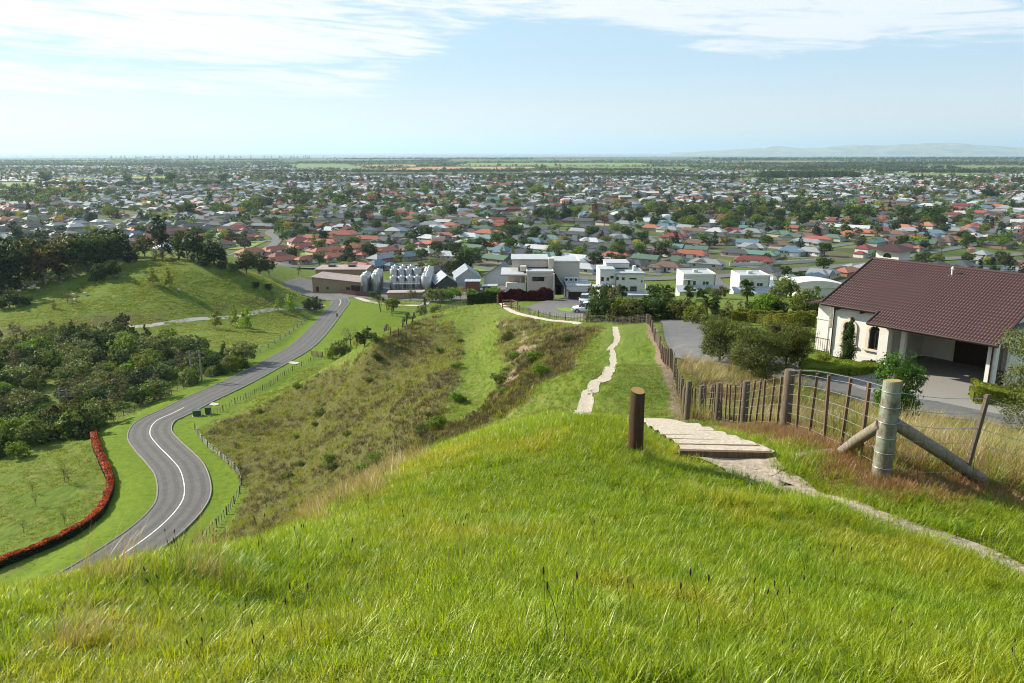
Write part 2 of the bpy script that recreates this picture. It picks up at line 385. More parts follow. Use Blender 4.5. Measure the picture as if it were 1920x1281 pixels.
def H(x, y, rough=True):
    x = np.atleast_1d(np.asarray(x, float)); y = np.atleast_1d(np.asarray(y, float))
    r = np.hypot(x, y)
    z = np.zeros(len(x)); k = r < 560
    z[k] = _tps(x[k], y[k])
    far = sstep(r, 390, 500)
    side = sstep(np.abs(np.arctan2(x, y)), R(75), R(110))*sstep(r, 90, 250)
    back = 20+10*fbm(x/300, y/300, 3)
    z = z*(1-side)+np.where(r < 2000, back, 0)*side
    z = z*(1-far)
    z = np.where((r > 250) & (y > 0), np.maximum(z, 0), z)
    if rough:
        hill = 1-sstep(r, 300, 400)
        z = z+hill*(.035*fbm(x*.9, y*.9, 3)*sstep(r, .5, 3)+.32*fbm(x/9, y/9, 4)*sstep(r, 25, 60))
    if rough and GULLY is not None:
        D, _, _ = near_line(x, y, GULLY); z = z-1.7*np.exp(-(D/3.6)**2)
    for P, w0, w1 in FLAT:
        D, Z, S = near_line(x, y, P); t = 1-sstep(D, w0, w1); z = z*(1-t)+(Z-.02)*t
    for (X, Y, r0, fe, zz) in PADS:
        t = 1-sstep(np.hypot(x-X, y-Y), r0, r0+fe); z = z*(1-t)+zz*t
    return z
def g(x, y): return float(H([x], [y])[0])
def hit(px, py, y0=2, y1=900):
    """the ground point seen at a pixel"""
    r = ray(px, py); ys = np.geomspace(y0, y1, 240); t = ys/r[1]
    zz = CAMZ+r[2]*t; gz = H(r[0]*t, ys); b = np.where(zz < gz)[0]
    if len(b) == 0: return at_z(px, py, 0)
    j = b[0]; a, c = ys[max(j-1, 0)], ys[j]
    for _ in range(14):
        m = (a+c)/2; tt = m/r[1]
        if CAMZ+r[2]*tt < H([r[0]*tt], [m])[0]: c = m
        else: a = m
    tt = c/r[1]; return (r[0]*tt, c, CAMZ+r[2]*tt)
def hit_top(px, py, h, y0=6, y1=200):
    """where something h metres tall has its top at a pixel"""
    r = ray(px, py); ys = np.geomspace(y0, y1, 900); t = ys/r[1]; d = CAMZ+r[2]*t-(H(r[0]*t, ys)+h); b = np.where(d < 0)[0]
    j = b[0] if len(b) else len(ys)-1; return (r[0]*t[j], ys[j], float(H([r[0]*t[j]], [ys[j]])[0]))
STEP_PX = [(1363, 841, 9.7), (1346, 830, 10.6), (1323, 821, 11.7), (1304, 813, 12.9), (1286, 805, 14.2), (1267, 799, 15.7), (1253, 793, 17.5)]
STEPS = np.array([at_y(*p) for p in STEP_PX])
step_line = resample(np.array([at_y(1385, 862, 9.2)]+[tuple(s) for s in STEPS]+[at_y(1200, 789, 19.2), at_y(1145, 786, 20.0), at_y(1095, 776, 21.5)]), .15)
_sl = step_line.copy(); _sl[:, 2] -= .10; FLAT.append((_sl, .78, 1.7))
PADS.append((20.46+.62*5+.784*3, 47.9-.784*5+.62*3, 9.0, 5, 47.22))

GULLY = resample(catmull([at_y(900, 765, 60), at_y(895, 735, 72), at_y(890, 700, 85), at_y(893, 640, 108), at_y(884, 612, 119)], 6), 1.0)
# ================================================================ ground, road, paths, fields, sea, hills
def poly_world(pix, far=900): return np.array([hit(a, b, 2, far)[:2] for a, b in pix])
def inside(x, y, P):
    c = np.zeros(len(x), bool); n = len(P); j = n-1
    for i in range(n):
        xi, yi = P[i]; xj, yj = P[j]
        c ^= ((yi > y) != (yj > y)) & (x < (xj-xi)*(y-yi)/(yj-yi+1e-12)+xi); j = i
    return c
def line_px(pix, step=1.0, far=900): return resample(catmull([hit(a, b, 2, far) for a, b in pix], 8), step)
track_line = line_px([(884, 588), (893, 620), (896, 660), (893, 700), (886, 740), (872, 772)])
ridge_path = line_px([(1152, 786), (1118, 782), (1092, 770), (1098, 752), (1112, 732), (1117, 712), (1142, 690), (1150, 668), (1143, 655), (1157, 638), (1155, 622), (1148, 612)], .25)
upper_path = line_px([(938, 569), (955, 582), (985, 592), (1030, 601), (1088, 608)], .5)
near_path = resample(catmull([hit(*p) for p in [(1980, 1095), (1920, 1062), (1840, 1025), (1740, 990), (1640, 955), (1560, 930), (1500, 908), (1450, 888)]]+[tuple(STEPS[0]+np.array([.34, -.72, .0])), tuple(STEPS[0]+np.array([.10, -.22, 0])), tuple(STEPS[0]+np.array([0, .25, -.1]))], 8), .06)
def sink(P, d):
    Q = P.copy(); Q[:, 2] = H(P[:, 0], P[:, 1])-d*np.interp(np.linspace(0, 1, len(P)), [0, .82, .93, 1], [1, 1, .4, 0 if d < .06 else 1]); return Q
_sp = [sink(near_path, .05), sink(ridge_path, .07)]
FLAT.append((_sp[0], .16, .5)); FLAT.append((_sp[1], .22, .6))
FLANK = poly_world([(375, 812), (440, 885), (462, 930), (430, 985), (395, 1030), (470, 1018), (600, 985), (750, 900), (900, 812), (985, 770), (1010, 725), (1085, 660), (1125, 628), (1110, 615), (1030, 606), (960, 592), (935, 595), (930, 640), (945, 690), (915, 755), (868, 775), (868, 700), (872, 640), (850, 604), (800, 594), (700, 642), (620, 688), (560, 725), (470, 770)])
LAWN = poly_world([(555, 560), (620, 551), (700, 570), (790, 586), (790, 600), (700, 636), (640, 672), (600, 674), (420, 778), (372, 805), (448, 893), (460, 930), (380, 1022), (300, 1070), (100, 1150), (-80, 1230), (-80, 1130), (60, 1058), (170, 990), (208, 910), (190, 840), (176, 815), (230, 790), (300, 750), (400, 702), (470, 668), (540, 630), (590, 585), (570, 575)])
fence_dry = line_px([(1288, 790), (1276, 760), (1268, 735), (1250, 690), (1238, 660), (1225, 630), (1214, 606)], .5)
def zones(x, y):
    """how dry, how mown, how bare and how built-up the ground is at each point"""
    r = np.hypot(x, y); jx = x+1.6*fbm(x/3.1, y/3.1, 3)*sstep(r, 12, 40); jy = y+3.2*fbm(x/3.1+9, y/3.1+5, 3)*sstep(r, 12, 40)
    dry = np.zeros(len(x)); lawn = np.zeros(len(x)); bare = np.zeros(len(x)); town = np.zeros(len(x))
    near = r < 600
    dry[near] = inside(jx[near], jy[near], FLANK)*.9
    lawn[near] = inside(x[near]+.3*fbm(x[near], y[near]), y[near], LAWN)*1.0
    D, _, _ = near_line(x, y, track_line); dry *= sstep(D+1.2*fbm(x/2, y/2), 1.1, 3.0)
    # dry grass on the brow of the knoll, left of the camera
    brow = sstep(-x-.18*y+.5*fbm(x*.6, y*.6), .9, 3.2)*sstep(y, 1, 5)*(1-sstep(r, 60, 75))*(1-lawn)
    dry = np.maximum(dry, brow*.85)
    D, _, _ = near_line(x, y, fence_dry); bare = np.maximum(bare, (1-sstep(D+.3*fbm(x*2, y*2), .25, .8))*.7)
    cut = np.zeros(len(x))
    D, _, _ = near_line(x, y, line_px([(945, 600), (975, 620), (985, 650), (965, 690), (955, 720)], 1.0)); cut = (1-sstep(D+2.6*fbm(x/1.2, y/2.5, 4), .1, 1.2))*.75
    bare = np.maximum(bare, cut)
    D, _, _ = near_line(x, y, line_px([(0, 622), (60, 618), (130, 610), (200, 603), (290, 600)], 1.0)); dk = (1-sstep(D+1.5*fbm(x/6, y/6), 2.0, 6)); dry = np.maximum(dry, dk*.9); bare = np.maximum(bare, dk*sstep(fbm(x/5+3, y/3, 4), -.05, .3)*.8)
    D, _, _ = near_line(x, y, line_px([(410, 573), (450, 570), (500, 565)], 1.0)); dry = np.maximum(dry, (1-sstep(D+1.5*fbm(x/6, y/6), 1.0, 3.5))*.9)
    town = sstep(r, 345, 420)*(y > 0)
    # dirt by the steps and the strainer post
    D, _, _ = near_line(x, y, line_px([(1335, 800), (1400, 806), (1480, 812), (1560, 845), (1640, 900), (1700, 912), (1790, 905), (1900, 935)], .2)); bare = np.maximum(bare, (1-sstep(D+.35*fbm(x*2.2, y*2.2), .1, .55))*.9)
    # beyond the near fence: rank dry growth
    rk = inside(x, y, RANK)*1.0; dry = np.maximum(dry, rk*.7)
    return np.stack([dry, lawn, bare, town], 1)
RANK = poly_world([(1300, 788), (1480, 800), (1580, 850), (1660, 900), (1920, 930), (2050, 960), (2100, 800), (1920, 770), (1640, 745), (1540, 700), (1340, 662), (1290, 612), (1225, 600), (1250, 680), (1285, 770)])
def ground_material():
    m, t = _new('ground'); L = t.links.new
    geo = N(t, 'ShaderNodeNewGeometry'); pos = geo.outputs['Position']
    a = N(t, 'ShaderNodeAttribute', attribute_name='zone'); sp = N(t, 'ShaderNodeSeparateColor'); L(a.outputs['Color'], sp.inputs[0])
    dry, lawn, bare, town = sp.outputs[0], sp.outputs[1], sp.outputs[2], a.outputs['Alpha']
    mp = N(t, 'ShaderNodeMapping'); L(pos, mp.inputs[0]); mp.inputs['Scale'].default_value = (1, 1, .25)
    n_big = _noise(t, pos, .06, 4); n_mid = _noise(t, pos, .9, 6, .7); n_fine = _noise(t, pos, 7, 5, .75)
    tw = N(t, 'ShaderNodeMapping'); L(pos, tw.inputs[0]); tw.inputs['Scale'].default_value = (.55, .16, 1.6); tw.inputs['Rotation'].default_value = (0, 0, R(18))
    n_str = _noise(t, tw.outputs[0], 2.4, 6, .7, .6)          # sheep terracettes and wind-laid grass
    past = _ramp(t, n_str, [(.30, (.028, .052, .007)), (.48, (.075, .122, .012)), (.68, (.155, .185, .030))])
    past = _mix(t, _maprange(t, n_mid, .35, .75), past, _mix(t, n_fine, (.055, .105, .010), (.15, .185, .03)))
    past = _mix(t, _maprange(t, n_big, .45, .7), past, (.12, .16, .03)); past = _mix(t, _maprange(t, _noise(t, pos, .33, 5, .7), .54, .70, 0, .75), past, (.19, .165, .065))
    drc = _ramp(t, n_mid, [(.25, (.032, .038, .010)), (.42, (.066, .070, .017)), (.55, (.085, .066, .030)), (.72, (.118, .084, .046))])
    drc = _mix(t, _maprange(t, n_str, .42, .62), drc, _ramp(t, n_fine, [(.3, (.05, .068, .012)), (.7, (.13, .125, .04))]))
    lw = N(t, 'ShaderNodeMapping'); L(pos, lw.inputs[0]); lw.inputs['Rotation'].default_value = (0, 0, R(-32)); lw.inputs['Scale'].default_value = (.06, 1.0, 1)
    n_mow = _noise(t, lw.outputs[0], 1.6, 3)
    lwc = _ramp(t, _noise(t, pos, 1.3, 6, .75), [(.28, (.045, .085, .005)), (.5, (.092, .142, .008)), (.72, (.155, .19, .018))])
    lwc = _mix(t, _mth_clamp(t, n_mow), lwc, _mix(t, .5, lwc, (.09, .15, .015)))
    brc = _ramp(t, n_fine, [(.25, (.10, .07, .045)), (.5, (.21, .155, .105)), (.75, (.36, .30, .22))])
    vor = N(t, 'ShaderNodeTexVoronoi'); vor.inputs['Scale'].default_value = .035; L(pos, vor.inputs['Vector'])
    vs = N(t, 'ShaderNodeSeparateColor'); L(vor.outputs['Color'], vs.inputs[0])
    fieldc = _ramp(t, vs.outputs[0], [(.0, (.045, .075, .018)), (.35, (.075, .115, .022)), (.6, (.085, .08, .05)), (.8, (.045, .07, .02)), (1, (.11, .135, .04))])
    vor2 = N(t, 'ShaderNodeTexVoronoi'); vor2.inputs['Scale'].default_value = .0022; L(pos, vor2.inputs['Vector'])
    vs2 = N(t, 'ShaderNodeSeparateColor'); L(vor2.outputs['Color'], vs2.inputs[0])
    farc = _ramp(t, vs2.outputs[0], [(.0, (.03, .06, .015)), (.3, (.06, .10, .02)), (.55, (.04, .065, .02)), (.75, (.11, .14, .05)), (.9, (.16, .13, .07)), (1, (.05, .09, .02))])
    ln = N(t, 'ShaderNodeVectorMath', operation='LENGTH'); L(pos, ln.inputs[0])
    townc = _mix(t, _maprange(t, ln.outputs['Value'], 2800, 3600), fieldc, farc)
    c = _mix(t, dry, past, drc); c = _mix(t, lawn, c, lwc); c = _mix(t, town, c, townc)
    c = _mix(t, _maprange(t, mth(t, 'ADD', bare, mth(t, 'MULTIPLY', mth(t, 'SUBTRACT', n_fine, .5), .5)), .35, .62), c, brc)
    p = N(t, 'ShaderNodeBsdfPrincipled'); L(c, p.inputs['Base Color']); p.inputs['Roughness'].default_value = .95; p.inputs['Specular IOR Level'].default_value = .1
    hsum = mth(t, 'ADD', mth(t, 'MULTIPLY', n_str, .5), mth(t, 'ADD', n_mid, mth(t, 'MULTIPLY', n_fine, .25)))
    b = N(t, 'ShaderNodeBump'); L(hsum, b.inputs['Height']); b.inputs['Distance'].default_value = .35
    L(_maprange(t, mth(t, 'MAXIMUM', town, mth(t, 'MULTIPLY', lawn, .75)), 0, 1, .8, .05, False), b.inputs['Strength'])
    L(b.outputs[0], p.inputs['Normal'])
    o = N(t, 'ShaderNodeOutputMaterial'); L(p.outputs[0], o.inputs[0]); return m
def _mth_clamp(t, v): return _maprange(t, v, .47, .53)
def build_ground():
    ang = np.r_[np.arange(-180, -42, 6), np.arange(-42, 42.01, .22), np.arange(48, 180, 6)]; ang = R(1)*ang
    rad = np.r_[np.geomspace(.35, 560, 420), np.geomspace(600, 14500, 44)]
    A, RR = np.meshgrid(ang, rad); x = (np.sin(A)*RR).ravel(); y = (np.cos(A)*RR).ravel()
    x = np.r_[0, x]; y = np.r_[0, y]; z = H(x, y); na, nr = len(ang), len(rad)
    i = np.arange(nr-1)[:, None]*na+np.arange(na)[None]+1; j = np.arange(nr-1)[:, None]*na+(np.arange(na)[None]+1) % na+1
    q = np.stack([i, i+na, j+na, j], 2).reshape(-1, 4)
    me = np_mesh('ground', np.stack([x, y, z], 1), q, [ground_material()], {'zone': ('POINT', 'FLOAT_COLOR', zones(x, y))}, smooth=True)
    return tag(obj('ground', me), 'grassy hill falling to the flat plain the town stands on', 'ground', kind='structure')
GROUND = build_ground()
def ribbon(name, P, w, m, dz=.05, kind='structure', label=None, cat=None, parent=None, follow=True, wn=0.0, cross=3, skirt=0.0):
    """a sheet along a line, lying on the ground"""
    nrm = normals2(P); n = len(P); ws = (np.full(n, w) if np.isscalar(w) else np.asarray(w))/2
    cols = []
    for k in range(cross):
        t = -1+2*k/(cross-1); cl = np.r_[0, np.cumsum(np.hypot(*np.diff(P[:, :2], axis=0).T))]; ww = ws*t*(1+wn*fbm(cl*1.7+40*k, np.full(n, 3.3+k), 5)*2)
        xy = P[:, :2]+nrm*ww[:, None]; z = H(xy[:, 0], xy[:, 1])+dz if follow else P[:, 2]+dz
        cols.append(np.c_[xy, z])
    V = np.concatenate(cols); i = np.arange(n-1); q = []
    for k in range(cross-1): q.append(np.stack([k*n+i, (k+1)*n+i, (k+1)*n+i+1, k*n+i+1], 1)[:, ::-1])
    me = np_mesh(name, V, np.concatenate(q), [m], smooth=True); o = obj(name, me, parent)
    if parent is None: tag(o, label, cat, kind=kind)
    return o
def asphalt(name, c=.07, lanes=True):
    m, t = _new(name); L = t.links.new; geo = N(t, 'ShaderNodeNewGeometry')
    f = _noise(t, geo.outputs['Position'], 1.1, 6, .7); f2 = _noise(t, geo.outputs['Position'], 30, 3)
    col = _ramp(t, mth(t, 'ADD', mth(t, 'MULTIPLY', f, .7), mth(t, 'MULTIPLY', f2, .3)), [(.3, (c*.72, c*.72, c*.74)), (.7, (c*1.35, c*1.33, c*1.32))])
    p = N(t, 'ShaderNodeBsdfPrincipled'); L(col, p.inputs['Base Color']); p.inputs['Roughness'].default_value = .8; p.inputs['Specular IOR Level'].default_value = .3
    L(_bump(t, f2, .25, .01), p.inputs['Normal']); o = N(t, 'ShaderNodeOutputMaterial'); L(p.outputs[0], o.inputs[0]); return m
M_ASPH = asphalt('asphalt', .082); M_TYRE = asphalt('worn_asphalt', .062); M_ASPH2 = asphalt('old_asphalt', .10)
M_CONC = pm('concrete', (.42, .40, .37), (.30, .285, .26), 3, .9, .2)
M_KERB = pm('kerb_concrete', (.24, .23, .215), (.15, .145, .135), 3, .9, .2)
M_PAINT = pm('road_paint', (.80, .80, .78), (.62, .62, .6), 5, .7)
M_CHALK = pm('chalky_dirt', (.50, .45, .375), (.25, .21, .165), 17, .95, .9, bdist=.02, detail=10)
M_DIRT = pm('trodden_dirt', (.40, .345, .28), (.19, .15, .115), 14, .95, .9, bdist=.02, detail=10)
M_GRAVEL = pm('gravel', (.36, .34, .31), (.24, .225, .20), 8, .95, .4)
def edge_strip(P, off, w): Q = P.copy(); Q[:, :2] += normals2(P)*off; return Q
def smooth_z(P, k=9):
    z = np.convolve(np.pad(P[:, 2], k//2, 'edge'), np.ones(k)/k, 'valid'); Q = P.copy(); Q[:, 2] = z; return Q
road3 = smooth_z(road3, 15); FLAT[0] = (road3, 4.6, 9.0)
RW = 6.5
ROAD = ribbon('road', road3, RW, M_ASPH, .07, follow=False, label='grey asphalt road winding down the valley', cat='road', cross=5)
for off in (-2.35, -.95, .95, 2.35):       # wheel tracks polished into the seal
    ribbon('wheel_track', edge_strip(road3, off, 0), .62, M_TYRE, .074, parent=ROAD, follow=False, wn=.25)
for s in (-1, 1):
    mb = MB(); P = edge_strip(road3, s*(RW/2+.08), 0); nn = normals2(P); pr = [(-.09, -.1), (-.09, .14), (.05, .16), (.08, .12), (.08, -.1)]
    n = len(P); vs = [(P[i, 0]+nn[i, 0]*a*s, P[i, 1]+nn[i, 1]*a*s, P[i, 2]+b) for i in range(n) for a, b in pr]
    mb.mesh(vs, [(i*5+k, i*5+k+1, i*5+5+k+1, i*5+5+k) for i in range(n-1) for k in range(4)]); mb.build('kerb', ROAD, M_KERB)
lo = min(range(len(road3)), key=lambda i: abs(proj(*road3[i])[1]-762)+1000*(road3[i, 1] > 140))
hi0 = min(range(len(road3)), key=lambda i: math.dist(proj(*road3[i]), (640, 566)))
ribbon('centre_line', road3[:lo], .115, M_PAINT, .079, parent=ROAD, follow=False)
ribbon('centre_line', road3[hi0-10:hi0+18], .14, M_PAINT, .079, parent=ROAD, follow=False)
ribbon('path', ridge_path, .56, M_CHALK, .025, label='white chalky footpath worn along the grassy ridge', cat='path', wn=.30, cross=5)
ribbon('path', upper_path, .85, M_CHALK, .05, label='pale footpath running beside the driveway fence', cat='path', wn=.3)
ribbon('path', near_path, np.interp(np.linspace(0, 1, len(near_path)), [0, .5, .74, .96], [.20, .30, .55, 1.15]), M_DIRT, np.interp(np.linspace(0, 1, len(near_path)), [0, .8, 1], [.014, .02, .03]), label='worn dirt track crossing the near grass to the steps', cat='path', wn=.3, cross=5)
ribbon('path', line_px([(240, 614), (300, 608), (400, 597), (480, 586), (560, 578), (606, 572)], 1.5), 2.4, M_GRAVEL, .06, label='narrow gravel lane crossing the far paddock', cat='path')
ribbon('path', line_px([(668, 558), (700, 567), (740, 572), (790, 573), (800, 566)], 1.5), 2.6, M_CONC, .08, label='concrete lane curving along the winery lawn', cat='path')
DRV_PX = [(2010, 815), (1900, 782), (1760, 763), (1640, 742), (1540, 712), (1440, 690), (1370, 672), (1322, 650), (1296, 624), (1274, 601)]
# ================================================================ the knoll: grass, steps, posts, fences
def grass_mat(name, c, dryc, bias=.0, trans=.45):
    m, t = _new(name); L = t.links.new
    a = N(t, 'ShaderNodeAttribute', attribute_name='tint')
    geo = N(t, 'ShaderNodeNewGeometry'); n1 = _noise(t, geo.outputs['Position'], .55, 2, .6); n2 = _noise(t, geo.outputs['Position'], 2.7, 1)
    col = _mix(t, a.outputs['Fac'], tuple(k*.55 for k in c), tuple(k*1.35 for k in c))
    col = _mix(t, _maprange(t, mth(t, 'ADD', n1, mth(t, 'MULTIPLY', n2, .35)), .60+bias, 1.0+bias), col, dryc)
    col = _mix(t, _maprange(t, n2, .56, .72, 0, .65), col, tuple(k*f for k, f in zip(c, (.5, .72, .6))))
    col = _mix(t, _maprange(t, a.outputs['Fac'], .9, .97, 0, .6), col, (.28, .23, .09))
    p = N(t, 'ShaderNodeBsdfPrincipled'); L(col, p.inputs['Base Color']); p.inputs['Roughness'].default_value = .42; p.inputs['Specular IOR Level'].default_value = .4
    tr = N(t, 'ShaderNodeBsdfTranslucent'); L(_mix(t, 1.0, col, (1.3, 1.25, .5), 'MULTIPLY'), tr.inputs[0])
    mx = N(t, 'ShaderNodeMixShader'); mx.inputs[0].default_value = trans; L(p.outputs[0], mx.inputs[1]); L(tr.outputs[0], mx.inputs[2])
    o = N(t, 'ShaderNodeOutputMaterial'); L(mx.outputs[0], o.inputs[0]); return m
M_GRASS = grass_mat('grass_blade', (.23, .325, .008), (.34, .33, .025))
M_RANKG = grass_mat('rank_grass', (.18, .225, .022), (.30, .27, .06))
M_RIDGE = grass_mat('ridge_grass', (.150, .205, .012), (.25, .22, .05))
M_STRAW = grass_mat('straw', (.33, .255, .115), (.38, .31, .16), trans=.3)
M_DEAD = grass_mat('dead_grass', (.27, .145, .06), (.31, .20, .10), trans=.25)
M_SCRUB = grass_mat('brown_scrub_grass', (.088, .066, .040), (.105, .10, .026), trans=.25)
def blades(name, n, rad, l0, l1, w, m, lean=.5, seg=3, curl=.6, seed=0, flat=False):
    g_ = np.random.default_rng(seed); V = []; Q = []; T = []
    for b in range(n):
        r = rad*math.sqrt(g_.random()); a = g_.random()*6.283; bx, by = r*math.cos(a), r*math.sin(a)
        az = a+g_.normal(0, .9); ln = l0+(l1-l0)*g_.random(); th = abs(g_.normal(0, lean))*.7; cu = curl*(.3+g_.random())
        ww = w*(.7+.6*g_.random()); px, pz = 0., -.015; sx, sy = -math.sin(az), math.cos(az); base = len(V); tt = g_.random()
        for k in range(seg+1):
            f = k/seg; hw = ww/2*(1-f**1.7)+.0004
            for s in (-1, 1): V.append((bx+math.cos(az)*px+sx*hw*s, by+math.sin(az)*px+sy*hw*s, pz))
            px += math.sin(th)*ln/seg; pz += math.cos(th)*ln/seg; th = min(th+cu/seg, 2.0)
        for k in range(seg): Q.append((base+2*k, base+2*k+1, base+2*k+3, base+2*k+2)); T.append(tt)
    return np_mesh(name, V, Q, [m], {'tint': ('FACE', 'FLOAT', np.array(T, np.float32))})
def stalk(name, m, mh, h, seed, head=.035):
    mb = MB(); g_ = random.Random(seed); mb.use(m)
    for k in range(3):
        a = g_.random()*6.28; l = h*(.7+.4*g_.random()); d = .12+.15*g_.random(); x0, y0 = g_.uniform(-.05, .05), g_.uniform(-.05, .05)
        P = [(x0+math.cos(a)*l*d*f*f, y0+math.sin(a)*l*d*f*f, l*f) for f in (0, .35, .7, 1)]
        mb.use(m); mb.tube(P, [.0016, .0014, .0012, .001], 4); mb.use(mh)
        e = P[-1]; mb.lathe([(.001, -.004), (.0032, .004), (.0036, head*.4), (.0025, head*.85), (.0005, head)], e, 5)
    return mb.me(name)
M_STRAWW = pm('bleached_stem', (.50, .42, .30), (.34, .27, .18), 20)
M_SEED = pm('seed_head', (.06, .035, .02), (.03, .018, .012), 40)
def slope_rot(n): return np.stack([NR.normal(0, .12, n), NR.normal(0, .12, n), NR.random(n)*6.283], 1)
def clear_of(x, y, P, d): D, _, _ = near_line(x, y, P); return D > d
def polar_pts(n, r0, r1, a=44, power=1.0):
    u = NR.random(n); r = (r0**(2-power)+(r1**(2-power)-r0**(2-power))*u)**(1/(2-power)); th = (NR.random(n)*2-1)*R(a)
    return np.sin(th)*r, np.cos(th)*r
def clear_all(x, y, pad=0.0):
    wp = np.interp(np.linspace(0, 1, len(near_path)), [0, .5, .74, .96], [.20, .30, .55, 1.15])/2
    D, _, S = near_line(x, y, near_path); k = D > wp[S.astype(int)]*.8+pad+.10*fbm(x*3, y*3)
    return k & (clear_of(x, y, step_line, .62+pad) | (y < 9.55)) & clear_of(x, y, ridge_path, .28+pad)
def patch(name, size, specs, seed):
    """a turf of blades: specs = (count, l0, l1, width, lean, curl, seg, material slot)"""
    g_ = np.random.default_rng(seed); VV = []; QQ = []; TT = []; MI = []; base = 0; mats = []
    for (n, l0, l1, w, lean, curl, seg, m) in specs:
        if m not in mats: mats.append(m)
        nc = max(6, n//26); cx = (g_.random(nc)-.5)*size; cy_ = (g_.random(nc)-.5)*size; c = g_.integers(0, nc, n)
        sp = .055; bx = cx[c]+g_.normal(0, sp, n); by = cy_[c]+g_.normal(0, sp, n); az = np.arctan2(by-cy_[c], bx-cx[c])+g_.normal(0, 1.0, n)
        ln = (l0+(l1-l0)*g_.random(n)**1.3)*(.75+.5*g_.random(nc))[c]; th = np.abs(g_.normal(0, lean, n))*.7; cu = curl*(.3+g_.random(n)); ww = w*(.7+.6*g_.random(n)); tt = np.clip(g_.random(n)*.75+.35*(g_.random(nc))[c]-.05, 0, 1)
        px = np.zeros(n); pz = np.full(n, -.02); V = np.zeros((n, seg+1, 2, 3))
        for k in range(seg+1):
            f = k/seg; hw = ww/2*(1-f**1.7)+.0004
            for j, sg in enumerate((-1, 1)):
                V[:, k, j, 0] = bx+np.cos(az)*px-np.sin(az)*hw*sg; V[:, k, j, 1] = by+np.sin(az)*px+np.cos(az)*hw*sg; V[:, k, j, 2] = pz
            px = px+np.sin(th)*ln/seg; pz = pz+np.cos(th)*ln/seg; th = np.minimum(th+cu/seg, 2.0)
        i0 = base+np.arange(n)[:, None]*(2*seg+2)+2*np.arange(seg)[None]
        QQ.append(np.stack([i0, i0+1, i0+3, i0+2], 2).reshape(-1, 4)); VV.append(V.reshape(-1, 3)); TT.append(np.repeat(tt, seg)); MI.append(np.full(n*seg, mats.index(m))); base += n*(2*seg+2)
    return np_mesh(name, np.concatenate(VV), np.concatenate(QQ), mats, {'tint': ('FACE', 'FLOAT', np.concatenate(TT).astype(np.float32))}, mi=np.concatenate(MI))
def ground_rot(x, y, e=.25):
    gx = (H(x+e, y)-H(x-e, y))/(2*e); gy = (H(x, y+e)-H(x, y-e))/(2*e); out = []
    for a, b in zip(gx, gy):
        q = Vector((0, 0, 1)).rotation_difference(Vector((-a, -b, 1)).normalized()); m_ = q.to_matrix() @ Matrix.Rotation(rng.random()*6.283, 3, 'Z'); out.append(tuple(m_.to_euler()))
    return np.array(out)
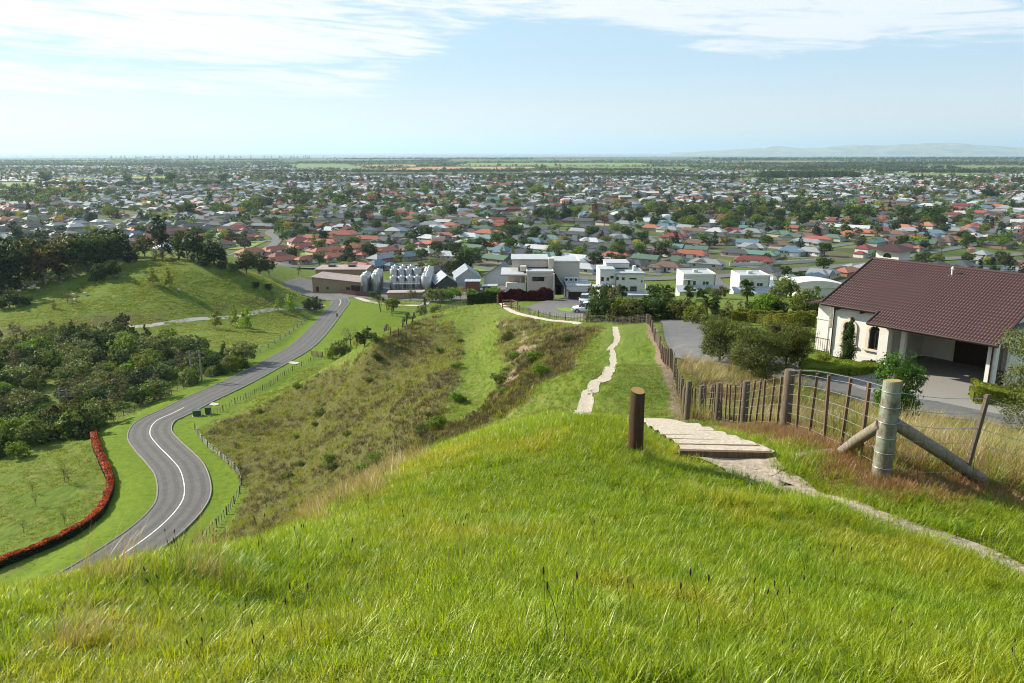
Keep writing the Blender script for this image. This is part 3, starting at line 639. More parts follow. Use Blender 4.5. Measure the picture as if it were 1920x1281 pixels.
def make_grass():
    SZ = .5; S1 = lambda n: (n, .04, .10, .0046, .85, 1.1, 3, M_GRASS); S2 = lambda n: (n, .08, .17, .005, .65, 1.3, 4, M_GRASS); S3 = lambda n: (n, .15, .38, .003, .45, .9, 4, M_STRAW)
    pr = [proto(patch('p', SZ, [S1(1500), S2(110)], i)) for i in range(5)]
    pr += [proto(patch('p', SZ, [S1(900), S2(600), S3(3)], 20+i)) for i in range(4)]
    pr += [proto(patch('p', SZ, [S1(700), S2(420), S3(170)], 40+i)) for i in range(3)]
    pr += [proto(blades('grass', 26, .075, .05, .14, .0044, M_GRASS, .75, 3, 1.0, i)) for i in range(4)]
    pr += [proto(stalk('stalk', M_RANKG, M_SEED, .20, i, .022)) for i in range(2)]
    gx, gy = np.meshgrid(np.arange(-13, 13, .4), np.arange(-.6, 17, .4)); x = gx.ravel()+NR.uniform(-.12, .12, gx.size); y = gy.ravel()+NR.uniform(-.12, .12, gx.size)
    r = np.hypot(x, y); k = (np.abs(np.arctan2(x, np.maximum(y, .01))) < R(50)) & (r > .9) & (r < 17.5) & (x > -.9*y-3); x, y = x[k], y[k]
    zo = zones(x, y); bare_ok = zo[:, 2] < .25; ok = clear_all(x, y, .27)
    xe, ye = polar_pts(60000, 1.1, 17.5, 46, 1.25)
    P = np.stack([x[ok & bare_ok], y[ok & bare_ok]], 1); n = len(P); x, y = P.T; zo = zo[ok & bare_ok]; q = NR.random(n)
    lng = fbm(x*.35+3, y*.35, 3)+.5*fbm(x*1.3, y*1.3, 2)+NR.normal(0, .12, n)-.10*sstep(x, 0, 2.5) > .05
    idx = np.where(q < zo[:, 0]*.95, 9+NR.integers(0, 3, n), np.where(lng, 5+NR.integers(0, 4, n), NR.integers(0, 5, n)))
    r = np.hypot(x, y); s = np.c_[np.ones(n), np.ones(n), (.8+.35*NR.random(n))*np.interp(r, [1, 4, 17], [.8, 1, 1.15])]
    rot = ground_rot(x, y); pts = np.stack([x, y, H(x, y)], 1)
    # single tufts up to the edges of the bare paths, and scattered seed stalks
    cov = np.zeros(len(xe), bool)
    for s0 in range(0, len(xe), 5000):
        d2 = (xe[s0:s0+5000, None]-x[None])**2+(ye[s0:s0+5000, None]-y[None])**2; cov[s0:s0+5000] = d2.min(1) < .26**2
    ze = zones(xe, ye); ke = ~cov & clear_all(xe, ye) & (NR.random(len(xe)) > ze[:, 2]*1.1) & (NR.random(len(xe)) < .8); xs, ys = xe[ke], ye[ke]; m_ = len(xs)
    xk, yk = polar_pts(60, 2.6, 12, 44, 1.2); xk = xk-.12*np.abs(yk); kk = clear_all(xk, yk); xk, yk = xk[kk], yk[kk]
    pts = np.concatenate([pts, np.stack([xs, ys, H(xs, ys)], 1), np.stack([xk, yk, H(xk, yk)], 1)])
    rot = np.concatenate([rot, slope_rot(m_), slope_rot(len(xk))]); s = np.concatenate([s, np.repeat((.8+.6*NR.random(m_))[:, None], 3, 1), np.repeat((.8+.7*NR.random(len(xk)))[:, None], 3, 1)])
    idx = np.concatenate([idx, 12+NR.integers(0, 4, m_), 16+NR.integers(0, 2, len(xk))])
    print('GRASS', n, m_, len(xk))
    scatter('grass', pts, rot, s, idx, pr, 'bright green uncut grass covering the near knoll', 'grass')
make_grass()
def make_ridge_grass():
    pr = [proto(blades('g', 34, .16, .06, .15, .011, M_RIDGE, .7, 2, 1.0, 60+i)) for i in range(4)]
    pr += [proto(blades('g', 34, .18, .16, .42, .009, M_STRAW, .4, 3, .8, 70+i)) for i in range(3)]
    pr += [proto(blades('g', 30, .26, .12, .34, .02, M_SCRUB, .6, 2, .8, 80+i)) for i in range(3)]
    pr += [proto(blades('g', 30, .22, .10, .28, .022, M_RANKG, .6, 2, 1.0, 90+i)) for i in range(3)]
    x, y = polar_pts(34000, 16.5, 75, 28, 1.35); x2, y2 = polar_pts(50000, 55, 185, 40, 1.15)
    x = np.r_[x, x2]; y = np.r_[y, y2]; zo = zones(x, y); n = len(x); r = np.hypot(x, y)
    k = clear_all(x, y, .05) & clear_of(x, y, upper_path, .7) & (NR.random(n) > zo[:, 2]*1.2) & (zo[:, 1] < .5)
    k &= ~((x > 17) & (y > 34)) & ~((x > 6.8) & (y > 44) & (y < 130) & (x > .12*y)) & (NR.random(n) < np.where((r > 75) & (zo[:, 0] < .3), .85, 1))
    k &= clear_of(x, y, road3, 7) & ~((x < -60) & (y > 60)) & ~((y > 100) & (x > -2) & (x < 40) & (y > 118))
    x, y, zo, r = x[k], y[k], zo[k], r[k]; n = len(x); z = H(x, y)
    q = NR.random(n); mix = fbm(x/5, y/5, 3)
    idx = np.where(q < zo[:, 0], np.where(q < .10*zo[:, 0], 4+NR.integers(0, 3, n), np.where(mix+NR.normal(0, .2, n) > .0, 7+NR.integers(0, 3, n), 10+NR.integers(0, 3, n))), NR.integers(0, 4, n))
    s = np.interp(r, [15, 40, 75, 185], [.95, 1.05, 1.45, 2.2])*(.7+.6*NR.random(n))*np.where(idx < 4, .8, 1.0)
    scatter('hillside_grass', np.stack([x, y, z-.02], 1), slope_rot(n), s, idx, pr, 'mixed green and brown tussocky grass on the ridge and its flank', 'grass')
make_ridge_grass()
def make_pasture():
    pr = [proto(blades('g', 26, .5, .10, .30, .06, M_RANKG, .7, 2, 1.0, 140+i)) for i in range(3)]+[proto(blades('g', 26, .5, .10, .26, .06, M_RIDGE, .7, 2, 1.0, 150+i)) for i in range(2)]
    x, y = NR.uniform(-190, -38, 60000), NR.uniform(62, 292, 60000); k = (x > -.74*y-6) & clear_of(x, y, road3, 5.5); x, y = x[k], y[k]; zo = zones(x, y)
    k = (zo[:, 2] < .3) & (fbm(x/7, y/7, 3)+.25*NR.random(len(x)) > -.02); x, y, zo = x[k][:30000], y[k][:30000], zo[k][:30000]; n = len(x)
    scatter('pasture_grass', np.stack([x, y, H(x, y)-.03], 1), slope_rot(n), (.7+.7*NR.random(n))*np.interp(y, [60, 290], [.8, 1.3])*np.where(zo[:, 1] > .5, .42, 1), np.where(zo[:, 1] > .5, 3+NR.integers(0, 2, n), NR.integers(0, 5, n)), pr, 'rough tufted pasture grass on the valley paddocks', 'grass')
make_pasture()
# ---------------------------------------------------------------- timber
def wood(name, c1, c2, green=None, lich=0):
    m, t = _new(name); L = t.links.new; tc = N(t, 'ShaderNodeTexCoord')
    mp = N(t, 'ShaderNodeMapping'); mp.inputs['Scale'].default_value = (14, 14, .9); L(tc.outputs['Object'], mp.inputs[0])
    f = _noise(t, mp.outputs[0], 3.2, 6, .7, .4); col = _ramp(t, f, [(.3, c2), (.6, c1), (.8, tuple(k*1.25 for k in c1))])
    b = _noise(t, tc.outputs['Object'], 4.5, 5, .7)
    if green: col = _mix(t, _maprange(t, b, .42, .6, 0, .8), col, green)
    if lich: col = _mix(t, _maprange(t, _noise(t, tc.outputs['Object'], 11, 4), .6, .7, 0, lich), col, (.42, .42, .34))
    p = N(t, 'ShaderNodeBsdfPrincipled'); L(col, p.inputs['Base Color']); p.inputs['Roughness'].default_value = .9; p.inputs['Specular IOR Level'].default_value = .15
    L(_bump(t, f, .7, .006), p.inputs['Normal']); o = N(t, 'ShaderNodeOutputMaterial'); L(p.outputs[0], o.inputs[0]); return m
M_POST = wood('weathered_post', (.155, .115, .085), (.05, .036, .027), (.10, .095, .075), .3)
M_RED = wood('red_brown_post', (.085, .042, .030), (.03, .016, .012), (.05, .045, .025), .0)
M_STRN = wood('grey_green_strainer', (.17, .155, .12), (.06, .054, .042), (.21, .24, .19), .45)
M_BATT = wood('batten', (.15, .10, .068), (.055, .036, .026))
M_GREYW = wood('grey_timber', (.24, .21, .17), (.10, .085, .07), None, .25)
M_LICH = pm('lichen', (.33, .21, .05), (.20, .15, .07), 60, .95, .4)
M_WIRE = pm('galvanised_wire', (.42, .44, .46), (.30, .31, .32), 30, .45, metal=.7)
def post_mesh(h, r, seed=0, slant=0.0, n=14, wob=.05, top=None):
    q = random.Random(seed); mb = MB(); vs = []; lv = [(-.3, 1.02), (0, 1.02), (h*.3, 1.0), (h*.65, .97), (h-.012, .95), (h, .90)]
    w = [1+q.uniform(-wob, wob) for _ in range(n)]
    for z, s in lv:
        for k in range(n):
            a = 6.2832*k/n; rr = r*s*w[k]; x, y = rr*math.cos(a), rr*math.sin(a)
            vs.append((x, y, z+(slant*(x*.5-y)/r*.5 if z > h*.9 else 0)))
    mb.mesh(vs, [(i*n+k, i*n+(k+1) % n, (i+1)*n+(k+1) % n, (i+1)*n+k) for i in range(len(lv)-1) for k in range(n)], True)
    return mb, vs[-n:]
def post(name, loc, h, r, m, parent=None, seed=0, slant=0., topm=None, rot=None):
    mb, top = post_mesh(h, r, seed, slant); mb.use(m)
    if topm: mb.use(topm)
    mb.face(top); return mb.build(name, parent, None, loc, rot)
def post2(name, loc, h, r, m, parent=None, seed=0, slant=0., topm=None, rot=None):
    mb = MB().use(m); b, top = post_mesh(h, r, seed, slant); mb.mesh(b.v, b.f, True); mb.use(topm or m); mb.face(top); return mb.build(name, parent, None, loc, rot)
BOLL = at_y(1192, 832, 9.45); bz = g(BOLL[0], BOLL[1])
tag(post2('bollard', (BOLL[0], BOLL[1], bz), .84, .10, M_RED, None, 3, -.045, M_LICH), 'thick red-brown timber post with slanted lichened top beside the steps', 'post')
def cyl_box(name, parent, a, b, w, d, m, rz):
    mb = MB(); mb.box((0, 0, (b-a)/2-.06), (w, d, (b-a)+.12)); return mb.build(name, parent, m, (0, 0, 0))
BATM = None
def batten_mesh(h, w=.045, d=.032):
    mb = MB(); mb.box((0, 0, h/2-.03), (w, d, h+.06)); return mb.me('batten')
def catwire(P, sag=.0): return P
def fence(name, stations, label, group, h=1.08, hb=1.05, nb=5, nw=6, rp=.075, m_post=None, m_bat=None, mesh_cache={}, wires=True, wire_r=.0022, wb=.045, cat='fence', seed=5, rails=None):
    """posts at the stations (x, y), battens between them, wires strung along"""
    q = random.Random(seed); m_post = m_post or M_POST; m_bat = m_bat or M_BATT
    st = [(x, y, g(x, y)) for x, y in stations]; root = empty(name, st[0]); tag(root, label, cat, group); o = Vector(st[0])
    key = ('p', h, rp); pms = []
    for s in range(3):
        mb, top = post_mesh(h, rp, s+seed); mb.face(top); me = mb.me('post'); me.materials.append(m_post); pms.append(me)
    bm_ = batten_mesh(hb, wb, wb*.7); bm_.materials.append(m_bat); tops = []
    for i, p in enumerate(st):
        obj('post', pms[i % 3], root, None, Vector(p)-o, (q.gauss(0, .02), q.gauss(0, .02), q.random()*6)); tops.append((p, 1))
        if i+1 < len(st):
            n = st[i+1]; rz = math.atan2(n[1]-p[1], n[0]-p[0])
            for k in range(1, nb+1):
                f = k/(nb+1); x, y = p[0]+(n[0]-p[0])*f, p[1]+(n[1]-p[1])*f; z = p[2]+(n[2]-p[2])*f; z = max(g(x, y), z-.25)
                obj('batten', bm_, root, None, Vector((x, y, z+q.uniform(-.03, .05)))-o, (q.gauss(0, .03), q.gauss(0, .03), rz+q.gauss(0, .05))); tops.append(((x, y, z), 0))
    if wires:
        for k in range(nw):
            hz = .12+(hb-.2)*k/(nw-1); mb = MB(); off = rp*.0+wb*.5
            mb.tube([Vector((p[0], p[1], p[2]+hz+q.uniform(-.012, .012)))-o for p, _ in tops], wire_r, 4, False); mb.build('wire', root, M_WIRE)
    return root
# near batten fence: from the strainer back to the corner
ST_B = at_y(1652, 897, 8.45); ST = (ST_B[0], ST_B[1])
near_posts = [ST, at_y(1483, 679, 13.0)[:2], at_y(1401, 700, 16.4)[:2], at_y(1349, 724, 19.8)[:2], at_y(1315, 746, 22.6)[:2], at_y(1290, 756, 24.8)[:2]]
def near_fence():
    q = random.Random(2); st = [(x, y, g(x, y)) for x, y in near_posts]; o = Vector(st[0])
    root = empty('batten_fence', st[0]); tag(root, 'timber batten fence running from the fat grey strainer post down past the steps', 'fence')
    post2('strainer_post', (0, 0, 0), 1.2, .103, M_STRN, root, 8, .02, M_LICH)['label'] = 'fat pale grey-green strainer post with a lichened top'
    bm_ = batten_mesh(1.06, .05, .036); bm_.materials.append(M_BATT); spots = [(st[0], .0)]
    for i in range(len(st)-1):
        p, n = Vector(st[i]), Vector(st[i+1]); rz = math.atan2(n.y-p.y, n.x-p.x)
        for k in range(1, 6):
            f = k/6; c = p.lerp(n, f); c.z = g(c.x, c.y)*.6+c.z*.4
            obj('batten', bm_, root, None, c-o+Vector((0, 0, q.uniform(-.02, .05))), (q.gauss(0, .03), q.gauss(0, .03), rz+q.gauss(0, .06))); spots.append((tuple(c), 0))
        post2('post', n-o, 1.12, .085 if i else .095, M_POST, root, 10+i, .01); spots.append((tuple(n), 0))
    # brace on the strainer
    br = hit(1572, 848); e = Vector(br)-o; a = Vector((-.06, .02, .66)); mb = MB(); mb.tube([a, a.lerp(e, .5), e+Vector((0, 0, -.04))], [.07, .072, .074], 10); mb.build('brace', root, M_GREYW)
    for k in range(6):
        hz = .14+.175*k; mb = MB(); mb.tube([Vector(s)-o+Vector((0, 0, hz*(1.06 if i == 0 else 1)+q.uniform(-.01, .01))) for i, (s, _) in enumerate(spots)], .0035, 5, False); mb.build('wire', root, M_WIRE)
        mb = MB(); mb.lathe([(.109, -.004), (.114, 0), (.109, .004)], (0, 0, hz*1.06), 16); mb.build('wire_wrap', root, M_WIRE)
    # the barbed top strand
    mb = MB(); Pn = [Vector(s)-o+Vector((0, 0, 1.10)) for s, _ in spots[:8]]; mb.tube(Pn, .0035, 5, False)
    for i in range(len(Pn)-1):
        for f in np.arange(.05, 1, .12):
            c = Pn[i].lerp(Pn[i+1], float(f)); mb.tube([c+Vector((.012, -.012, -.018)), c+Vector((-.012, .012, .018))], .002, 4)
    mb.build('barbed_wire', root, M_WIRE)
    return root
near_fence()
def right_fence():
    q = random.Random(4); o0 = (ST[0], ST[1], g(*ST)); o = Vector(o0)
    P = [(hit(1806, 905)), hit(2010, 950)]; root = empty('batten_fence', P[0]); ro = Vector(P[0])
    tag(root, 'wire fence with one leaning batten running off behind the strainer post', 'fence')
    bm_ = batten_mesh(1.12, .055, .04); bm_.materials.append(M_POST)
    obj('batten', bm_, root, None, (0, 0, 0), (R(2), R(7), R(20))); mb, top = post_mesh(1.1, .08, 4); mb.use(M_POST); mb.face(top); mb.build('post', root, M_POST, Vector(P[1])-ro)
    for k in range(6):
        hz = .14+.185*k; mb = MB(); s = [o-ro+Vector((.1, -.06, hz)), Vector((hz*.12, 0, hz)), Vector(P[1])-ro+Vector((0, 0, hz))]
        pts = []
        for a, b in zip(s[:-1], s[1:]):
            for f in np.linspace(0, 1, 8)[:-1]: c = a.lerp(b, float(f)); c.z -= .03*math.sin(math.pi*f); pts.append(c)
        mb.tube(pts+[s[-1]], .0035, 5, False); mb.build('wire', root, M_WIRE)
    br = Vector(hit(1868, 915)); a = o+Vector((.08, .02, .68)); mb = MB(); mb.tube([a-ro, a.lerp(br, .5)-ro, br-ro+Vector((0, 0, -.03))], [.075, .078, .085], 10); mb.build('brace', root, M_GREYW)
right_fence()
# fence up along the ridge path
rl = line_px([(1287, 787), (1277, 745), (1265, 715), (1250, 686), (1238, 661), (1225, 632), (1213, 607)], .5)
fence('batten_fence', [tuple(p[:2]) for p in resample(rl, 4.2)], 'dark batten fence climbing along the ridge path beside golden tussocks', None, nb=5, wire_r=.004)
dv = line_px([(958, 577), (985, 588), (1030, 599), (1088, 604), (1150, 606), (1212, 607)], .5)
fence('batten_fence', [tuple(p[:2]) for p in resample(dv, 4.4)], 'dark batten fence curving round the forecourt of the modern house', None, nb=6, wire_r=.006, seed=9)
# ---------------------------------------------------------------- the steps
def build_steps():
    root = empty('path_steps', tuple(STEPS[0])); o = Vector(STEPS[0]); tag(root, 'chalky timber-edged path steps going down beside the red-brown post', 'steps')
    ax = Vector((1, -.05, 0)).normalized(); n = len(STEPS); mr = MB(); mr.box((0, 0, -.008), (1.24, .07, .115)); rm = mr.me('riser'); rm.materials.append(M_BATT)
    q = random.Random(1)
    for i, s in enumerate(STEPS):
        c = Vector(s)+Vector((0, 0, -.085)); obj('riser', rm, root, None, c-o+Vector((q.uniform(-.02, .02), 0, 0)), (0, q.uniform(-.012, .012), math.atan2(ax.y, ax.x)+q.uniform(-.02, .02)))
        nx = Vector(STEPS[i+1])+Vector((0, 0, -.085)) if i+1 < n else Vector(step_line[-12])+Vector((0, 0, -.085))
        mb = MB(); m_ = 8; vs = []
        for k in range(m_+1):
            f = k/m_; e = c.lerp(nx, f); e.z = c.z+(nx.z-c.z)*(f**1.6)+.018
            for j in range(7): sx = (j/6-.5)*1.2; p = e+ax*sx; vs.append((p.x-o.x, p.y-o.y+.03, p.z-o.z+.012*float(fbm(np.array([p.x*5]), np.array([p.y*5]), 2)[0])))
        mb.mesh(vs, [(k*7+j, k*7+j+1, k*7+8+j, k*7+7+j) for k in range(m_) for j in range(6)], True); mb.build('tread', root, M_CHALK)
    for sgn in (1,):
        mb = MB(); P = [Vector(s)-o+ax*(.64*sgn)+Vector((0, 0, -.07)) for s in STEPS]
        for a, b in zip(P[:-1], P[1:]): mb.tube([a, b], .045, 4, True, False)
        mb.build('edging_board', root, M_GREYW)
build_steps()
mb = MB(); a = Vector(hit(1492, 860)); b = Vector(hit(1562, 850)); d = (b-a); mb.box((0, 0, .02), (d.length, .10, .07), 0)
tag(mb.build('edging_board', None, M_GREYW, (a+b)/2, (0, -math.asin(d.z/d.length), math.atan2(d.y, d.x))), 'loose grey timber board lying in grass before the brace', 'board')
# ---------------------------------------------------------------- rank growth behind the near fence
drv0 = resample(catmull([hit(*p) for p in DRV_PX], 8), .6)
def rank_growth():
    pr = [proto(blades('r', 30, .16, .25, .6, .008, M_RANKG, .45, 4, 1.1, 100+i)) for i in range(3)]
    pr += [proto(blades('r', 34, .2, .25, .65, .005, M_STRAW, .5, 4, .9, 110+i)) for i in range(3)]
    pr += [proto(blades('r', 40, .22, .10, .36, .006, M_DEAD, .9, 4, 1.0, 120+i)) for i in range(3)]
    n = 9000; lo = RANK.min(0); hi = RANK.max(0); x = NR.uniform(lo[0], min(hi[0], 24), n*4); y = NR.uniform(lo[1], min(hi[1], 42), n*4)
    k = inside(x, y, RANK) & clear_of(x, y, drv0, 3.0) & (NR.random(n*4) < np.interp(np.hypot(x, y), [8, 20, 45], [1, .45, .2])) & (x < .95*y); x, y = x[k], y[k]; n = len(x)
    f = fbm(x/1.6, y/1.6, 3); D, _, _ = near_line(x, y, line_px([(1600, 880), (1660, 905), (1800, 905), (1930, 930)], .2)); q = NR.random(n)
    idx = np.where(D < .9, np.where(q < .8, 6, 0), np.where(f > .0, np.where(q < .75, 0, 3), np.where(q < .6, 3, 6)))+NR.integers(0, 3, n)
    scatter('rank_growth', np.stack([x, y, H(x, y)], 1), slope_rot(n), .7+.6*NR.random(n), idx, pr, 'long rank grass and dead brown growth behind the wire fence', 'grass')
    # dead grass round the posts and along the dirt
    m_ = 2600; L_ = line_px([(1380, 800), (1480, 812), (1560, 845), (1640, 905), (1700, 915), (1800, 912), (1940, 945)], .1); j = NR.integers(0, len(L_), m_)
    x = L_[j, 0]+NR.normal(0, .22, m_); y = L_[j, 1]+NR.normal(0, .22, m_); k = clear_all(x, y, .1); x, y = x[k], y[k]; n = len(x)
    scatter('dead_grass', np.stack([x, y, H(x, y)], 1), slope_rot(n), .35+.5*NR.random(n), NR.integers(0, 3, n), [proto(blades('d', 40, .15, .06, .22, .005, M_DEAD, 1.1, 3, 1.0, 130+i)) for i in range(3)], 'orange-brown dead grass lying along the foot of the fence', 'grass')
rank_growth()
def dry_stems():
    q = random.Random(6)
    for i, (px, py, dx, h) in enumerate([(1700, 770, .2, .8), (1790, 760, .1, .95), (1740, 790, -.4, .7), (1860, 800, .9, 1.0), (1880, 790, .6, 1.1), (1895, 800, .4, .9), (1840, 790, -.2, .8)]):
        b = hit(px, py+60); o = Vector(b); mb = MB()
        for k in range(3):
            a = q.uniform(-.15, .15); P = [(q.uniform(-.05, .05)+(dx+a)*h*f+.05*math.sin(5*f), a*f, h*f*(1-.12*k)) for f in np.linspace(0, 1, 6)]; mb.tube(P, [.006, .0055, .005, .004, .003, .002], 5)
        tag(mb.build('dry_stem', None, M_STRAWW, b), ['bleached dry weed stem standing up by the leaning batten', 'tall upright straw-coloured stem behind the wires', 'bent pale stem arching over the wires', 'long slanting bleached stalk beside the drive hedge', 'tallest slanting stalk among the weeds', 'short slanting stalk at the picture edge', 'thin straight dead stalk between the slanting ones'][i], 'stem', 'dead weed stems behind the wire fence')

dry_stems()
# ---------------------------------------------------------------- golden tussocks
def tussocks():
    ms = [blades('tussock', 120, .16, .45, .95, .008, M_STRAW, .45, 5, 1.7, 200+i) for i in range(4)]+[blades('tussock', 90, .15, .4, .8, .009, M_RANKG, .45, 5, 1.6, 210)]
    L_ = line_px([(1292, 735), (1282, 700), (1262, 668), (1248, 645), (1240, 622), (1234, 606)], .5); q = random.Random(12); n = 0
    spots = []
    for p in resample(L_, 1.15):
        for k in range(3): spots.append((p[0]+.9+k*1.0+q.uniform(-.45, .45), p[1]+q.uniform(-.5, .5)))
    for px, py in [(1580, 770), (1600, 780), (1625, 775), (1640, 790), (1540, 770), (1560, 760), (1700, 800), (1690, 780), (1740, 790), (1350, 735), (1330, 720), (1320, 700), (1310, 690), (1360, 740)]: spots.append(hit(px, py)[:2])
    spots = [s_ for s_ in spots if clear_of(np.array([s_[0]]), np.array([s_[1]]), drv0, 2.9)[0]]
    for x, y in spots:
        o = obj('tussock', ms[q.choice([0, 1, 2, 3, 0, 1, 2, 4])], None, None, (x, y, g(x, y)-.02), (q.gauss(0, .08), q.gauss(0, .08), q.random()*6)); o.scale = [q.uniform(.8, 1.3)]*3
        n += 1; tag(o, 'golden tussock on the bank behind the batten fence, %s counted uphill from the fence corner' % ordinal(n-1), 'tussock', 'golden tussocks on the bank')
tussocks()
# ================================================================ white house with the brown tiled roof
M_STUCCO = pm('white_stucco', (.66, .65, .63), (.58, .57, .55), 2.2, .9, .15, bdist=.01)
M_STONE = pm('cream_trim', (.62, .55, .45), (.52, .46, .38), 6, .85, .2)
M_BROWN = pm('brown_metal', (.055, .03, .026), (.035, .02, .018), 5, .5)
M_TILE = pm('brown_tile', (.056, .016, .016), (.026, .008, .009), 9, .62, .25, spec=.5, detail=6)
M_DKDOOR = pm('dark_door', (.035, .02, .018), (.02, .012, .011), 4, .5)
M_GLASS = glass('window_glass'); M_BFRAME = pm('brown_frame', (.05, .03, .025), None, 8, .5)
M_AGG = pm('exposed_aggregate', (.25, .24, .225), (.14, .135, .125), 30, .9, .5)
M_WHITE = pm('white_paint', (.70, .70, .69), (.62, .62, .61), 3, .6)
TA = -.902
TH = empty('tile_roof_house', (20.46, 47.9, 47.3), TA)
tag(TH, 'white stucco house with brown tiled roof, arched windows and open carport', 'house')
_u = Vector((math.cos(TA), math.sin(TA), 0)); _v = Vector((-math.sin(TA), math.cos(TA), 0)); _O = Vector((20.46, 47.9, 47.3))
def th_px(x, y, z): p = _O+_u*x+_v*y+Vector((0, 0, z)); return proj(*p)
def th_x(px, y, z):                      # local x seen at a pixel column
    a, b = -6., 30.
    for _ in range(50):
        m_ = (a+b)/2
        if th_px(m_, y, z)[0] < px: a = m_
        else: b = m_
    return a
XC0 = th_x(1646, -.9, 1.5); XO0 = th_x(1688, -.9, 2); XC1 = th_x(1858, -.9, 1.5)
RY = 5.53; CD = 4.6
def th_z(py, x, y):
    a, b = 0., 14.
    for _ in range(50):
        m_ = (a+b)/2
        if th_px(x, y, m_)[1] > py: a = m_
        else: b = m_
    return a
EZ = 3.43; PIT = .38; RZ = EZ+(RY+.5)*PIT; WH = EZ-.02; XR = 10.12; XC1 = XR-.30
def arch_pts(cx, w, z0, zs, n=12): # outline of an arched opening
    r = w/2; return [(cx-r, z0), (cx+r, z0)]+[(cx+r*math.cos(math.pi*k/n), zs+r*math.sin(math.pi*k/n)) for k in range(n+1)]
def wall_arched(mb, x0, x1, z1, y0, y1, holes):
    """a wall slab along x with arched openings"""
    xs = [x0]+[v for h in holes for v in (h[0]-h[1]/2, h[0]+h[1]/2)]+[x1]
    for i in range(0, len(xs), 2): mb.span((xs[i], y0, 0), (xs[i+1], y1, z1))
    for cx, w, z0, zs in holes:
        mb.span((cx-w/2, y0, 0), (cx+w/2, y1, z0)); r = w/2; n = 12
        for k in range(n):
            a, b = math.pi*k/n, math.pi*(k+1)/n; pa = (cx+r*math.cos(a), zs+r*math.sin(a)); pb = (cx+r*math.cos(b), zs+r*math.sin(b))
            for yy, fl in ((y0, 1), (y1, -1)):
                f = [(pa[0], yy, pa[1]), (pa[0], yy, z1), (pb[0], yy, z1), (pb[0], yy, pb[1])]; mb.face(f[::fl])
            mb.face([(pa[0], y0, pa[1]), (pb[0], y0, pb[1]), (pb[0], y1, pb[1]), (pa[0], y1, pa[1])])
def arched_window(parent, cx, w, z0, zs, y, surround=True):
    r = w/2; n = 12; mb = MB(); o_ = arch_pts(cx, w, z0, zs); i_ = arch_pts(cx, w-.12, z0+.06, zs); m_ = len(o_)
    for k in range(m_):
        a, b, c, d = o_[k], o_[(k+1) % m_], i_[(k+1) % m_], i_[k]
        mb.face([(a[0], y-.03, a[1]), (b[0], y-.03, b[1]), (c[0], y-.03, c[1]), (d[0], y-.03, d[1])]); mb.face([(d[0], y-.03, d[1]), (c[0], y-.03, c[1]), (c[0], y+.03, c[1]), (d[0], y+.03, d[1])])
    mb.span((cx-r, y-.034, zs-.02), (cx+r, y+.02, zs+.05)); mb.span((cx-.02, y-.036, z0), (cx+.02, y+.02, zs))
    f = mb.build('window', parent, M_BFRAME); mb = MB(); mb.face([(a, y+.01, b) for a, b in i_]); mb.build('pane', f, M_GLASS)
    if surround:
        mb = MB(); so = arch_pts(cx, w+.34, z0, zs); si = arch_pts(cx, w+.02, z0, zs)
        for k in range(1, m_-1):
            a, b, c, d = so[k], so[k+1], si[k+1], si[k]; Y = y-.21
            mb.face([(a[0], Y, a[1]), (b[0], Y, b[1]), (c[0], Y, c[1]), (d[0], Y, d[1])]); mb.face([(a[0], Y, a[1]), (a[0], y-.1, a[1]), (b[0], y-.1, b[1]), (b[0], Y, b[1])]); mb.face([(d[0], Y, d[1]), (c[0], Y, c[1]), (c[0], y, c[1]), (d[0], y, d[1])])
        a, b, c, d = so[-1], so[0], si[0], si[-1]; mb.face([(a[0], Y, a[1]), (b[0], Y, b[1]), (c[0], Y, c[1]), (d[0], Y, d[1])]); a, b, c, d = so[1], so[2], si[2], si[1]
        mb.span((cx-.07, Y-.05, zs+r-.02), (cx+.07, Y+.02, zs+r+.22)); mb.build('surround', f, M_STONE)
        mb = MB(); mb.span((cx-r-.28, Y-.06, z0-.12), (cx+r+.28, y+.02, z0)); mb.build('sill', f, M_STONE)
def tiles(name, parent, x0, x1, ys, yr, ze, zr, side=1):
    """profiled tiles: rolls across, each course lapping the one below"""
    L_ = math.hypot(yr-ys, zr-ze); rows = int(L_/.345); per = .168; nx = int((x1-x0)/per)*5; V = []; Q = []; xs = np.linspace(x0, x1, nx+1)
    ph = (xs-x0)/per*2*math.pi; wave = .022*np.sin(ph)+.010*np.sin(2*ph+.6)
    sn, cs = (zr-ze)/L_, (yr-ys)/L_
    for i in range(rows):
        for j, (t, lift) in enumerate(((i/rows, .030), ((i+1.02)/rows, .004))):
            y = ys+(yr-ys)*t; z = ze+(zr-ze)*t; d = wave+lift; V.append(np.stack([xs, y-sn*d, z+abs(cs)*d], 1))
        y = ys+(yr-ys)*i/rows; z = ze+(zr-ze)*i/rows; V.append(np.stack([xs, y-sn*(wave-.01), z+abs(cs)*(wave-.01)], 1))
    n = nx+1; k = np.arange(nx)
    for i in range(rows):
        b = 3*i*n; Q.append(np.stack([b+k, b+k+1, b+n+k+1, b+n+k], 1)); Q.append(np.stack([b+2*n+k, b+2*n+k+1, b+k+1, b+k], 1))
    me = np_mesh(name, np.concatenate(V), np.concatenate(Q), [M_TILE]); o = obj(name, me, parent); o['kind'] = 'stuff'; return o
